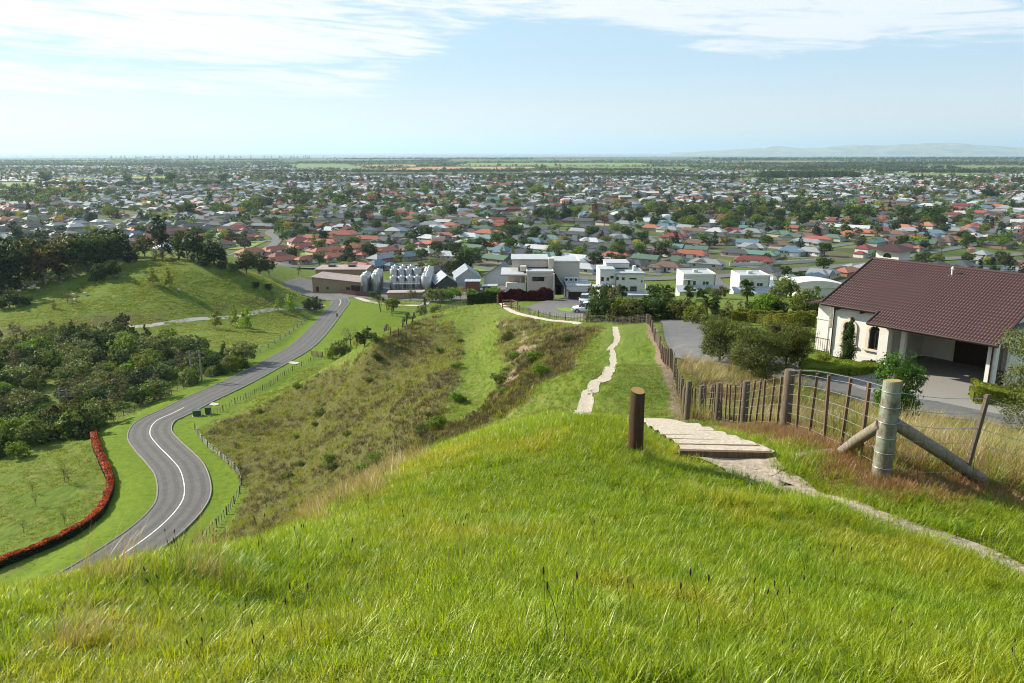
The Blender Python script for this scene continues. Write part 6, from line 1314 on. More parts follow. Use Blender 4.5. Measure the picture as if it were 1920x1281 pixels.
# ---- palms
def strap(name, n, r0, l, w, m, drop, seed, up=.4):
    q = random.Random(seed); mb = MB().use(m)
    for k in range(n):
        a = q.random()*6.283; e = q.uniform(-.5, 1.3); P = []
        for f in (0, .35, .7, 1): rr = r0+l*f*math.cos(e*(1-.3*f)); P.append((math.cos(a)*rr*.9, math.sin(a)*rr*.9, l*f*math.sin(e)-drop*l*f*f))
        sx, sy = -math.sin(a)*w/2, math.cos(a)*w/2
        for i in range(3): t0, t1 = 1-.3*i, 1-.3*(i+1); mb.face([(P[i][0]-sx*t0, P[i][1]-sy*t0, P[i][2]), (P[i][0]+sx*t0, P[i][1]+sy*t0, P[i][2]), (P[i+1][0]+sx*t1, P[i+1][1]+sy*t1, P[i+1][2]), (P[i+1][0]-sx*t1, P[i+1][1]-sy*t1, P[i+1][2])])
    return mb.me(name)
def frond_mesh(l=1.0, nleaf=13):
    mb = MB().use(LF['mid']); mb.tube([(0, 0, 0), (l*.28, 0, .02*l), (l*.5, 0, 0)], [.03*l, .022*l, .015*l], 4)
    for k in range(nleaf):
        a = (k/(nleaf-1)-.5)*3.0; c, s = math.cos(a), math.sin(a); L_ = l*.52*(1-.15*abs(a)); w = l*.05; b = (l*.5, 0, 0); m_ = (b[0]+c*L_*.6, s*L_*.6, .02*l); e = (b[0]+c*L_, s*L_, -.12*l)
        mb.face([b, (m_[0]+s*w, m_[1]-c*w, m_[2]), e, (m_[0]-s*w, m_[1]+c*w, m_[2])])
    return mb.me('frond')
FROND = [frond_mesh(1.0), frond_mesh(1.0, 11)]; SKIRT = strap('dead_skirt', 46, .02, .8, .09, LF['twig'], .9, 3)
def palm(px, py, hpx, wpx, label, far=900):
    a = hit(px, py, 2, far); dep = a[1]*CP-(a[2]-CAMZ)*SP; h = hpx*dep/F; w = wpx*dep/F/2; q = random.Random(int(px)); r = empty('palm', (a[0], a[1], a[2])); tag(r, label, 'palm', 'fan palms'); th = h-w*.75
    mb = MB(); mb.tube([(0, 0, -.4), (.03*h, 0, th*.5), (0, 0, th)], [.17, .15, .13], 8); mb.build('trunk', r, M_BARK); o = obj('dead_skirt', SKIRT, r, None, (0, 0, th-.1)); o.scale = (w*.55,)*3
    for k in range(30):
        e = q.uniform(-.75, 1.25); o = obj('frond', FROND[k % 2], r, None, (0, 0, th), (q.uniform(-.3, .3), -e, q.random()*6.283)); o.scale = (w*q.uniform(.85, 1.1),)*3
for p in [(1165, 578, 44, 30, 'bushy fan palm before the white cube house'), (1213, 588, 36, 28, 'yellowing fan palm right of the cube house'), (1251, 592, 56, 34, 'dark fan palm left of the white two-storey house'), (1291, 580, 44, 30, 'fan palm in front of the white two-storey house'), (1322, 606, 64, 66, 'broad drooping palm at the head of the drive'), (1397, 588, 62, 40, 'tall slender fan palm with a clear trunk'), (1485, 590, 34, 30, 'low fan palm behind the vine row'), (1180, 590, 30, 26, 'short fan palm among the shrubs')]: palm(*p)
CABB = strap('leaf_head', 70, .02, 1.0, .07, LF['olive'], .35, 5)
def cabbage(px, py, hpx, label):
    a = hit(px, py); dep = a[1]*CP-(a[2]-CAMZ)*SP; h = hpx*dep/F; q = random.Random(int(px*7)); r = empty('cabbage_tree', a); tag(r, label, 'tree', 'cabbage trees'); mb = MB(); tips = []
    for k in range(3): e = Vector((q.uniform(-.22, .22)*h, q.uniform(-.2, .2)*h, h*q.uniform(.55, .8))); mb.tube([(0, 0, -.3), (e.x*.3, e.y*.3, h*.35), e], [.10, .08, .07], 6); tips.append(e)
    mb.build('trunk', r, M_BARK)
    for e in tips: o = obj('leaf_head', CABB, r, None, e, (0, 0, q.random()*6)); o.scale = (h*.36,)*3
for p in [(713, 585, 34, 'cabbage tree on the planted bed by the lane, taller'), (726, 583, 24, 'cabbage tree on the planted bed by the lane, shorter'), (738, 584, 22, 'cabbage tree at the right of the planted bed'), (762, 608, 26, 'thin cabbage tree on the winery lawn, taller'), (757, 610, 16, 'small cabbage tree on the winery lawn'), (797, 588, 34, 'cabbage tree on the spur brow'), (826, 578, 38, 'cabbage tree before the yellow-green shrubs'), (775, 560, 20, 'cabbage tree beside the low pink roof'), (560, 516, 18, 'cabbage tree left of the winery sheds')]: cabbage(*p)
# ---- hedges: a leafy box along a line
def hedge(line, w, h, n, size, m, name, label, cat='hedge', m2=None, seed=0, z0=0.05, lump=.12):
    P = np.asarray(line); nn = normals2(P); q = np.random.default_rng(seed); o = np.array([P[0, 0], P[0, 1], g(*P[0, :2])])
    root = empty(name, tuple(o)); tag(root, label, cat); i = q.integers(0, len(P)-1, n); f = q.random(n)[:, None]; C = P[i, :2]*(1-f)+P[i+1, :2]*f; nb = nn[i]
    wob = 1+lump*fbm(C[:, 0]*.9, C[:, 1]*.9, 3)*2; side = q.random(n); hh = h*wob; ww = w/2*wob
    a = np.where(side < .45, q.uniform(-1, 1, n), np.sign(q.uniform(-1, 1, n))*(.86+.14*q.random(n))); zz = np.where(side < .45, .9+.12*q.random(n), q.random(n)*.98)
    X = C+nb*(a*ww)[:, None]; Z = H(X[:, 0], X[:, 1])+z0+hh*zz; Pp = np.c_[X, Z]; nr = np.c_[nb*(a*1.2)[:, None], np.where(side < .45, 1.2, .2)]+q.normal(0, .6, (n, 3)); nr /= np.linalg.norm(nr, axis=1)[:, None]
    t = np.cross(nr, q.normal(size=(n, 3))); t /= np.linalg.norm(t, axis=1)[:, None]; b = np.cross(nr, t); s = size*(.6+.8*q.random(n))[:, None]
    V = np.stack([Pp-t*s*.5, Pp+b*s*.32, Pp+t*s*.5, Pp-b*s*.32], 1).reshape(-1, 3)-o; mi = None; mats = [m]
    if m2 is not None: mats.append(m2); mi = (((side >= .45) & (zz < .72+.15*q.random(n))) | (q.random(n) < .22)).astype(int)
    tint = np.clip(.5+.7*fbm(C[:, 0]*2, C[:, 1]*2, 2)+q.normal(0, .2, n), 0, 1).astype(np.float32)
    obj('foliage', np_mesh('foliage', V, np.arange(4*n).reshape(-1, 4), mats, {'tint': ('FACE', 'FLOAT', tint)}, mi=mi), root)
    mb = MB(); k = len(P); zl = H(P[:, 0], P[:, 1]); cs = [(-.36, 0), (-.36, .78), (.36, .78), (.36, 0)]; vs = [(P[j, 0]+nn[j, 0]*c*w-o[0], P[j, 1]+nn[j, 1]*c*w-o[1], zl[j]+zz_*h-o[2]-.05*(zz_ == 0)) for j in range(k) for c, zz_ in cs]
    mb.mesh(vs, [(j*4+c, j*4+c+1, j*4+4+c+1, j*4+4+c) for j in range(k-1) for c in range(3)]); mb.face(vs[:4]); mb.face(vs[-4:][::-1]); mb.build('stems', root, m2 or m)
    return root
rh = line_px([(176, 816), (180, 838), (192, 868), (205, 898), (208, 920), (196, 952), (180, 975), (140, 1003), (80, 1032), (30, 1052), (-40, 1082)], .7)
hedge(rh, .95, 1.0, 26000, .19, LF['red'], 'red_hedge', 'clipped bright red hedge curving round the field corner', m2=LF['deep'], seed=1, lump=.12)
hedge(resample(np.array([at_z(936, 568, 33.6), at_z(985, 568, 33.6), at_z(1036, 567, 33.6)]), .8), 2.0, 2.0, 12000, .30, LF['maroon'], 'maroon_hedge', 'dark maroon hedge in front of the modern house', seed=2, lump=.28)
hedge(resample(np.array([at_z(878, 569, 33), at_z(936, 568, 33.4)]), .8), 1.6, 2.2, 6000, .22, LF['dark'], 'green_hedge', 'dark green clipped hedge left of the maroon hedge', seed=3)
hedge(line_px([(1372, 603), (1420, 606), (1470, 610), (1528, 614)], .8), 1.3, 1.35, 9000, .17, LF['hedgey'], 'vine_row', 'yellow-green vine row behind the olive trees', seed=4, lump=.3)
hedge(line_px([(1365, 598), (1420, 600), (1480, 603), (1528, 606)], .8), 1.3, 1.35, 7000, .17, LF['hedgey'], 'vine_row', 'second yellow-green vine row, behind the first', seed=5, lump=.3)
hedge(line_px([(1500, 700), (1540, 702), (1580, 702), (1620, 698), (1648, 694)], .4), 1.5, .55, 12000, .10, LF['hedgey'], 'low_hedge', 'low yellow-green hedge along the white house wall', seed=6, lump=.25)
hedge(line_px([(1820, 752), (1870, 757), (1930, 765), (1990, 775)], .3), 1.3, .8, 11000, .09, LF['hedgey'], 'low_hedge', 'yellow-green hedge beside the drive at the carport end', seed=7, lump=.3)
# ---- shrubs of the house gardens
def big_shrub(px, py, hpx, label, mk='olive', wide=1.0, y=None, n=24000, sz=.095, name='olive_tree', nb=13, seed=1, light=.0):
    a = hit(px, py) if y is None else at_y(px, py, y); dep = a[1]*CP-(a[2]-CAMZ)*SP; h = hpx*dep/F; q = random.Random(seed); gz = g(a[0], a[1]); h = (at_y(px, py-hpx, y)[2]-gz)*1.06 if y is not None else h; bl = blobs_round(q, h, h*.98*wide, nb, .0)
    r = empty(name, (a[0], a[1], gz)); tag(r, label, 'tree' if 'tree' in name else 'shrub'); obj('trunk', trunk_mesh(h*.55, .07, bl, M_BARK, seed), r); obj('crown', crown_mesh('crown', bl, n, sz, LF[mk], seed, clumps=30, spread=.4, aspect=.38, fill=.45), r); return r
big_shrub(1347, 705, 112, 'large olive tree beside the drive, leftmost of three', 'olive', .86, 46, seed=11); big_shrub(1414, 705, 98, 'large olive tree beside the drive, middle of three', 'olive', 1.0, 40, seed=12); big_shrub(1472, 705, 108, 'large olive tree beside the drive, nearest the white house', 'olive', .8, 44, seed=13)
big_shrub(1676, 780, 136, 'spiky green shrub in front of the carport', 'mid', .46, 22, 9000, .085, 'garden_shrub', seed=14); big_shrub(1958, 790, 192, 'light olive tree at the picture edge beside the carport', 'grey', .6, 24, 15000, .09, 'olive_tree', seed=15)
big_shrub(1600, 668, 20, 'small garden bush by the railing', 'hedgey', 1.2, None, 1800, .09, 'garden_shrub', seed=16); big_shrub(1538, 690, 30, 'yellow-green garden bush beside the metal railing', 'hedgey', 1.2, None, 2200, .09, 'garden_shrub', seed=17)
def cypress():
    x = th_x(1587, -1.3, 0); p = _O+_u*x+_v*-1.3; h = 3.0; r = empty('cypress', p); tag(r, 'narrow dark cypress standing before the arched window', 'tree'); q = random.Random(4); bl = [(q.uniform(-.03, .03), q.uniform(-.03, .03), .15+h*k/12*.97, .42*(1-.8*(k/12)**1.5), .42*(1-.8*(k/12)**1.5), .26) for k in range(12)]
    obj('trunk', trunk_mesh(h*.8, .05, [], M_BARK, 2, limbs=False), r); obj('crown', crown_mesh('crown', bl, 12000, .085, LF['dark'], 5, clumps=14, spread=.75, aspect=.4, fill=.5), r)
cypress()
def garden_band():
    q = random.Random(77); wd = dict(olive_bush='olive', dark_bush='dark green', light_bush='pale green', mid='green', grey_bush='grey-green', rusty_bush='brown twiggy', conical_shrub='pointed green'); c = {}
    sp = [(1120, 600, 30), (1128, 585, 40), (1140, 602, 34), (1150, 592, 44), (1160, 604, 30), (1172, 600, 36), (1184, 604, 32), (1196, 600, 30), (1206, 596, 26), (1222, 600, 30), (1232, 596, 34), (1244, 598, 24), (1262, 598, 30), (1275, 600, 34), (1286, 602, 26), (1300, 606, 30), (1312, 608, 28), (1338, 606, 34), (1350, 604, 22), (1366, 596, 28), (1386, 592, 22), (1408, 590, 20), (1428, 592, 34), (1448, 592, 30), (1462, 594, 22), (1504, 592, 36), (1516, 594, 44), (1528, 592, 30), (1110, 602, 16), (1100, 603, 14), (1350, 560, 20), (1460, 560, 26), (1474, 558, 34), (1240, 570, 26), (1228, 562, 22), (1120, 560, 26)]
    for px, py, hp in sorted(sp):
        k = q.choice(['olive_bush', 'dark_bush', 'light_bush', 'grey_bush', 'dark_bush', 'conical_shrub', 'rusty_bush']); k = 'light_bush' if px in (1428, 1448) else k; i = c.get(k, 0); c[k] = i+1
        plant_px(k, px, py, hp*1.25, 'garden_bush', '%s bush, %s of that colour from the left in the gardens behind the ridge' % (wd[k], ordinal(i)), 'bush', 'garden bushes behind the ridge', .9)
    plant_px('rusty_bush', 1097, 600, 16, 'garden_bush', 'low purple-brown bush beside the white crossover car', 'bush')
garden_band()
def flank_bushes():
    q = random.Random(51); P = []
    while len(P) < 46:
        px, py = q.uniform(440, 1090), q.uniform(600, 960); a = hit(px, py)
        if inside(np.array([a[0]]), np.array([a[1]]), FLANK)[0] and a[1] > 50: P.append((px, a))
    for i, (px, a) in enumerate(sorted(P)):
        k = q.choice(['rusty_bush', 'rusty_bush', 'olive_bush', 'light_bush']); plant(k, a[0], a[1], q.uniform(.5, 1.3), 'scrub_bush', '%s scrub bush on the brown hill flank, %s from the left' % ('brown' if k == 'rusty_bush' else 'green', ordinal(i)), 'bush', 'scrub on the hill flank', 1.2, q, a[2])
    for i, (px, py) in enumerate([(862, 640), (866, 664), (856, 690), (868, 752), (950, 695), (944, 738), (962, 672)]):
        a = hit(px, py); plant('light_bush', a[0], a[1], q.uniform(.35, .9), 'scrub_bush', 'bright green low bush at the edge of the grassy track, %s down' % ordinal(i), 'bush', 'green bushes along the track', 1.7, q, a[2])
flank_bushes()
def saplings():
    for px, py, hp, lb in [(122, 905, 46, 'tallest staked sapling in the hedged field'), (62, 925, 30, 'sapling in the upper left of the hedged field'), (68, 950, 34, 'sapling in the middle of the hedged field'), (122, 985, 40, 'leafless sapling near the red hedge'), (45, 1000, 34, 'pale-tipped sapling in the lower field'), (130, 910, 40, 'thin sapling beside the tallest one')]: plant_px('bare_tree', px, py, hp, 'sapling', lb, 'sapling', None, .5)
saplings()
# ================================================================ the town on the plain
ROOFC = dict(charcoal=(.055, .058, .065), terracotta=(.29, .088, .052), green=(.075, .125, .09), pale=(.42, .44, .46), blue=(.085, .14, .19), brown=(.125, .075, .055), maroon=(.17, .038, .035), grey=(.22, .235, .25), teal=(.10, .19, .17), orange=(.33, .125, .07))
RW_ = dict(charcoal='charcoal', terracotta='terracotta', green='dull green', pale='pale grey', blue='slate blue', brown='brown', maroon='maroon', grey='mid grey', teal='sea green', orange='orange')
M_RF = {k: pm('roof_'+k, c, tuple(v*.75 for v in c), 1.5, .55 if k != 'pale' else .4, objrand=.12) for k, c in ROOFC.items()}
M_HW = [pm('house_wall_cream', (.44, .39, .31), None, 1, .9, objrand=.15), pm('house_wall_white', (.56, .55, .53), None, 1, .9, objrand=.15), pm('house_wall_brick', (.30, .17, .12), None, 3, .9, objrand=.2), pm('house_wall_grey', (.40, .39, .37), None, 1, .9, objrand=.2)]
def roof_hip(mb, x0, y0, x1, y1, ze, pit, gable=False, o=.55):
    x0 -= o; x1 += o; y0 -= o; y1 += o; w, d = x1-x0, y1-y0; t = .16
    if w >= d: rz = ze+d/2*pit; e = 0 if gable else d/2; r = [(x0+e, (y0+y1)/2, rz), (x1-e, (y0+y1)/2, rz)]; fs = [(0, 1, 5, 4), (1, 2, 5), (2, 3, 4, 5), (3, 0, 4)]
    else: rz = ze+w/2*pit; e = 0 if gable else w/2; r = [((x0+x1)/2, y0+e, rz), ((x0+x1)/2, y1-e, rz)]; fs = [(0, 1, 4), (1, 2, 5, 4), (2, 3, 5), (3, 0, 4, 5)]
    mb.mesh([(x0, y0, ze), (x1, y0, ze), (x1, y1, ze), (x0, y1, ze)]+r, fs)
    mb.mesh([(x0, y0, ze-t), (x1, y0, ze-t), (x1, y1, ze-t), (x0, y1, ze-t), (x0, y0, ze), (x1, y0, ze), (x1, y1, ze), (x0, y1, ze)], [(3, 2, 1, 0), (0, 1, 5, 4), (1, 2, 6, 5), (2, 3, 7, 6), (3, 0, 4, 7)])
# volumes of each plan: x0, y0, x1, y1, wall height, gabled
PLANS = [[(-9, -4.5, 8, 4.5, 2.55, 0), (-9, -9.5, -2, -4.4, 2.5, 0)], [(-7, -4, 7.5, 6, 2.55, 0), (1, -9, 7.5, -3.9, 2.48, 0)], [(-8, -4, 8, 4, 2.6, 1)], [(-9.5, -4, 9.5, 4, 2.55, 0), (-2, -8, 6, 3.5, 2.6, 1)], [(-5.5, -4.5, 5.5, 4.5, 5.2, 0), (-10.5, -4, -5.4, 3, 2.5, 0)], [(-11, -3.6, 11, 3.6, 2.5, 0), (6, -8.5, 11, -3.5, 2.45, 0), (-11, -8, -6.5, -3.5, 2.45, 0)]]
SPOTS = [([(-5.5, -9.5), (2, -4.5), (6, -4.5)], (-.6, -4.5), (4, -4.5)), ([(-4.5, -4), (-1.6, -4)], (.2, -4), (4.2, -9)), ([(-5.5, -4), (-2, -4), (5.5, -4)], (1, -4), (3, -4)), ([(2, -8), (-7, -4), (8, -4)], (-3.5, -4), (-5.5, -4)), ([(-3, -4.5), (3, -4.5)], (0, -4.5), (-8, -4)), ([(-3, -3.6), (3.5, -3.6), (8.5, -8.5), (-8.8, -8)], (.2, -3.6), (0, -3.6))]
def plan_meshes(i, pit=.47):
    wl = MB(); rf = MB()
    for x0, y0, x1, y1, h, gb in PLANS[i]:
        wl.span((x0, y0, -.3), (x1, y1, h)); roof_hip(rf, x0, y0, x1, y1, h, pit, bool(gb))
        if gb:
            if x1-x0 >= y1-y0: m_ = (y0+y1)/2; wl.face([(x0, y0, h), (x0, m_, h+(y1-y0)/2*pit), (x0, y1, h)]); wl.face([(x1, y0, h), (x1, y1, h), (x1, m_, h+(y1-y0)/2*pit)])
            else: m_ = (x0+x1)/2; wl.face([(x0, y0, h), (x1, y0, h), (m_, y0, h+(x1-x0)/2*pit)])
    return wl, rf
PM = []
for i in range(len(PLANS)):
    wl, rf = plan_meshes(i); a = wl.me('wall'); b = rf.me('roof'); a.materials.append(M_HW[0]); b.materials.append(M_RF['grey']); PM.append((a, b))
_w = MB().use(M_WHITE); _w.span((-.95, -.06, 0), (.95, .05, 1.3)); _w.use(M_GLASS); _w.span((-.85, -.075, .1), (-.04, -.061, 1.2)); _w.span((.04, -.075, .1), (.85, -.061, 1.2)); WINM = _w.me('window')
_w = MB().use(M_WHITE); _w.span((-2.4, -.06, 0), (2.4, .05, 2.1)); _w.span((-2.35, -.08, .5), (2.35, -.062, .55)); _w.span((-2.35, -.08, 1.0), (2.35, -.062, 1.05)); _w.span((-2.35, -.08, 1.5), (2.35, -.062, 1.55)); GARM = _w.me('garage_door')
_w = MB().use(M_BFRAME); _w.span((-.5, -.06, 0), (.5, .05, 2.05)); DOORM = _w.me('door')
_w = MB().use(M_REDBR); _w.span((-.4, -.4, 0), (.4, .4, 1.3)); _w.span((-.48, -.48, 1.3), (.48, .48, 1.42)); CHIM = _w.me('chimney')
MAIN = resample(catmull([at_z(*p, .1) for p in [(960, 520), (1080, 522), (1200, 524), (1340, 519), (1440, 512), (1560, 501), (1680, 492), (1900, 478), (2100, 466)]], 8), 3)
SIDE = [resample(catmull([at_z(*p, .1) for p in L_], 8), 3) for L_ in ([(1335, 520), (1352, 536), (1390, 556)], [(500, 470), (520, 450), (505, 436), (540, 424), (620, 418)], [(640, 508), (700, 500), (800, 498), (900, 502), (960, 520)], [(1180, 470), (1240, 462), (1330, 452), (1420, 455), (1560, 470)], [(1240, 462), (1200, 440), (1130, 425), (1000, 425)], [(640, 508), (560, 524), (500, 520)], [(1800, 460), (1860, 480), (1960, 500)])]
FLD = []   # open fields and parks: pixel polygons on the plain
FIELDS = [([(700, 319), (1010, 318.5), (1000, 313), (800, 313)], (.34, .19, .085), 'tan ploughed field beyond the town'), ([(660, 313), (780, 312.5), (780, 309.5), (680, 309.5)], (.30, .20, .09), 'narrow tan field behind the orchard strip'), ([(850, 312), (1240, 312), (1200, 306), (880, 306)], (.13, .19, .035), 'long bright green field near the horizon'), ([(545, 317), (700, 318.5), (650, 308), (560, 307)], (.10, .16, .03), 'green field left of the ploughed strip'), ([(470, 325), (640, 325), (620, 321), (480, 321)], (.03, .055, .02), 'dark orchard block beyond the town'), ([(640, 330), (1000, 329), (985, 322), (640, 322)], (.028, .05, .02), 'long dark green orchard belt at the town edge'), ([(1010, 317), (1300, 318), (1290, 313), (1030, 312.5)], (.10, .13, .045), 'olive field near the horizon, right of the ploughed strip'), ([(1320, 306), (1600, 306), (1580, 302), (1340, 302)], (.14, .13, .06), 'pale stubble field below the cape'), ([(1640, 330), (1860, 330), (1840, 325), (1650, 325)], (.12, .19, .04), 'green paddock at the far right of the town'), ([(240, 338), (330, 338), (320, 331), (235, 331)], (.17, .23, .04), 'bright golf-course green among the trees'), ([(0, 352), (70, 350), (62, 342), (0, 342)], (.17, .23, .05), 'bright park lawn at the far left'), ([(100, 339), (190, 338), (180, 333), (100, 333)], (.14, .20, .04), 'pale green park strip left of the golf green'), ([(1380, 338), (1480, 338), (1470, 333), (1390, 333)], (.13, .20, .04), 'small green paddock behind the dark shelter belt'), ([(1700, 316), (1920, 316), (1920, 311), (1710, 311)], (.12, .15, .06), 'pale field strip at the far right')]
for k, (pp, c, lb) in enumerate(FIELDS):
    P = [at_z(a, b, .30+.004*k) for a, b in pp]; FLD.append(np.array([p[:2] for p in P])); mb = MB(); mb.face(P); tag(mb.build('field', None, pm('field_%d' % k, c, tuple(v*.8 for v in c), .01, .95)), lb, 'field', kind='structure')
LAWNS = [([(425, 468), (470, 465), (500, 452), (440, 456)], 'mown green lawn left of the red-roofed village'), ([(520, 485), (600, 482), (585, 469), (530, 471)], 'village green in the middle of the red roofs'), ([(640, 504), (700, 497), (790, 496), (960, 503), (960, 510), (800, 505), (700, 505)], 'grass verge behind the winery')]
for k, (pp, lb) in enumerate(LAWNS):
    P = [at_z(a, b, .34) for a, b in pp]; FLD.append(np.array([p[:2] for p in P])); mb = MB(); mb.face(P); tag(mb.build('lawn', None, pm('town_lawn_%d' % k, (.15, .23, .025), (.10, .165, .02), .3, .95)), lb, 'lawn', kind='structure')
def road_sheet(P, w, dz, m, label): ribbon('street', np.c_[P[:, :2], np.maximum(H(P[:, 0], P[:, 1], False), 0)], w, m, dz, follow=False, label=label, cat='street')
rl_ = ['wide grey main road passing below the white houses', 'side road climbing from the main road to the white houses', 'pale curving road left of the red-roofed village', 'road running behind the winery', 'grey street through the green-roofed houses', 'street curving past the charcoal roofs', 'street joining the winery yard from the left', 'street at the right edge of the town']
for k, P in enumerate([MAIN]+SIDE): road_sheet(P, 10 if k == 0 else 6.5, .40+.004*k, M_ASPH2, rl_[k])
def wall_line(pix, label):
    P = resample(catmull([at_z(a, b, .2) for a, b in pix], 6), 6); r = empty('boundary_wall', tuple(P[0])); tag(r, label, 'wall'); o = P[0]; mb = MB(); mb.box((0, 0, .8), (6.0, .2, 1.6)); me = mb.me('panel'); me.materials.append(M_PALE); mp_ = MB(); mp_.box((0, 0, .9), (.4, .4, 1.8)); mq = mp_.me('pier'); mq.materials.append(M_PALE)
    for a, b in zip(P[:-1], P[1:]): d = b-a; obj('panel', me, r, None, ((a+b)/2-o), (0, 0, math.atan2(d[1], d[0]))); obj('pier', mq, r, None, a-o)
wall_line([(1062, 500), (1150, 501), (1250, 501), (1360, 500)], 'long white boundary wall along the main road, left stretch'); wall_line([(1368, 499), (1450, 496), (1560, 489)], 'long white boundary wall along the main road, right stretch')
def layout():
    q = np.random.default_rng(5); seeds = []
    while len(seeds) < 260:
        y = 330+3500*q.random()**.8; x = q.uniform(-.82, .82)*y
        if all((x-a)**2+(y-b)**2 > 185**2 for a, b in seeds): seeds.append((x, y))
        elif q.random() < .0005: break
    S = np.array(seeds); th = q.choice([-.25, .1, .45, .9, -.6, 1.2], len(S))+q.normal(0, .08, len(S)); out = []; streets = []
    for i, (sx, sy) in enumerate(seeds):
        c, s = math.cos(th[i]), math.sin(th[i]); u = np.arange(-14, 15)*18.5; rows = []
        for k in range(-5, 6): rows += [(k*54+6, 0.), (k*54+30, math.pi)]
        for v, fl in rows:
            uu = u+q.normal(0, 1.4, len(u))+q.uniform(0, 18); vv = v+q.normal(0, 1.3, len(u)); x = sx+uu*c-vv*s; y = sy+uu*s+vv*c
            out.append(np.stack([x, y, th[i]+fl+q.normal(0, .12, len(u)), np.full(len(u), i)], 1))
        for k in range(-5, 6): uu = np.arange(-260, 261, 8.); vv = k*54-9.; x = sx+uu*c-vv*s; y = sy+uu*s+vv*c; streets.append((i, np.stack([x, y], 1)))
    A = np.concatenate(out); d = (A[:, 0][:, None]-S[None, :, 0])**2+(A[:, 1][:, None]-S[None, :, 1])**2; A = A[d.argmin(1) == A[:, 3]]
    return A, S, streets
def allowed(x, y, margin=0.):
    r = np.hypot(x, y); k = (y > 300) & (np.abs(x) < .80*y+40) & (H(x, y, False) < 4.0) & (r > 352)
    for P in FLD: k &= ~inside(x, y, P)
    for P, w in [(MAIN, 17)]+[(p, 12) for p in SIDE]:
        Q = resample(P, 6); d = ((x[:, None]-Q[None, :, 0])**2+(y[:, None]-Q[None, :, 1])**2).min(1); k &= d > (w-margin)**2
    k &= ~inside(x, y, np.array(yard)) & ~((x > -75) & (x < 12) & (y < 372) & (y > 300))
    return k
A, SEEDS, STREETS = layout(); k = allowed(A[:, 0], A[:, 1]); A = A[k]
r_ = np.hypot(A[:, 0], A[:, 1]); dens = fbm(A[:, 0]/420+5, A[:, 1]/420, 3); edge = 2900+700*fbm(A[:, 0]/1500+2, A[:, 0]*0+1, 2)+np.where(A[:, 0] < -.2*A[:, 1], 1300, 0)
k = (r_ < edge) & (NR.random(len(A)) < np.where(r_ < 700, .92, np.clip(.74+.6*dens, .2, .85))); A = A[k]
px_, py_ = np.array([proj(a[0], a[1], 3) for a in A]).T; r_ = np.hypot(A[:, 0], A[:, 1])
def visible(x, y, z):
    t = np.linspace(.05, .97, 60); return bool(np.all(H(x*t, y*t, False) < CAMZ+(z-CAMZ)*t))
order = np.argsort(r_); near_ids = []
for i in order:
    if len(near_ids) >= 300: break
    if -20 < px_[i] < 1940 and visible(A[i, 0], A[i, 1], 5) and not (1560 < px_[i] and py_[i] > 500): near_ids.append(i)
near_set = set(near_ids); qh = random.Random(9)
def roof_colour(px, py):
    if 425 < px < 695 and 440 < py < 530: return qh.choices(['terracotta', 'orange', 'maroon'], [8, 2, .6])[0]
    if 985 < px < 1190 and 405 < py < 442: return qh.choices(['charcoal', 'grey'], [9, 1])[0]
    if py < 380: return qh.choices(['pale', 'grey', 'charcoal', 'blue', 'terracotta', 'green', 'brown', 'maroon', 'teal'], [4.5, 3, 3.4, .8, .9, .8, 1, .7, .4])[0]
    return qh.choices(['charcoal', 'green', 'pale', 'terracotta', 'orange', 'brown', 'grey', 'blue', 'maroon', 'teal'], [4.4, 1.7, 1.8, 1.1, .6, 1.5, 2.2, .9, .9, .8])[0]
def town_houses():
    rows = {}
    for i in near_ids: rows.setdefault(int((530-py_[i])//12), []).append(i)
    for ri, (key, ids) in enumerate(sorted(rows.items())):
        c = {}
        for i in sorted(ids, key=lambda j: px_[j]):
            x, y, th, _ = A[i]; col = roof_colour(px_[i], py_[i]); pl = qh.choice([0, 1, 2, 3, 5, 0, 1, 3, 0, 1, 3, 2, 5, 4]); pl = 5 if col == 'terracotta' and qh.random() < .6 else pl; j = c.get(col, 0); c[col] = j+1
            r = empty('house', (x, y, max(0, g(x, y))), th+math.pi*0); sc_ = qh.uniform(.84, 1.0); r.scale = (sc_, sc_, qh.uniform(.92, 1.08))
            tag(r, '%s roofed house, %s of that colour from the left in town row %s' % (RW_[col], ordinal(j), ordinal(ri)), 'house', 'houses at the near edge of the town')
            obj('wall', PM[pl][0], r, qh.choice(M_HW) if col != 'terracotta' else M_HW[0]); rf = obj('roof', PM[pl][1], r, M_RF[col])
            if r_[i] < 560:
                w, d, ga = SPOTS[pl]
                for wx, wy in w: obj('window', WINM, r, None, (wx, wy-.02, .9))
                obj('door', DOORM, r, None, (d[0], d[1]-.02, 0)); obj('garage_door', GARM, r, None, (ga[0], ga[1]-.03, 0))
                for x_, ry in ((PLANS[pl][0][0], -math.pi/2), (PLANS[pl][0][2], math.pi/2)): obj('window', WINM, r, None, (x_+(-.02 if ry < 0 else .02), 1.2, .9), (0, 0, ry))
                wr = PLANS[pl][0]; obj('window', WINM, r, None, (wr[0]+4, wr[3]+.02, .9), (0, 0, math.pi)); obj('window', WINM, r, None, (wr[2]-4, wr[3]+.02, .9), (0, 0, math.pi))
            if qh.random() < .18: obj('chimney', CHIM, rf, None, (2.5, .8, 3.4))
town_houses()
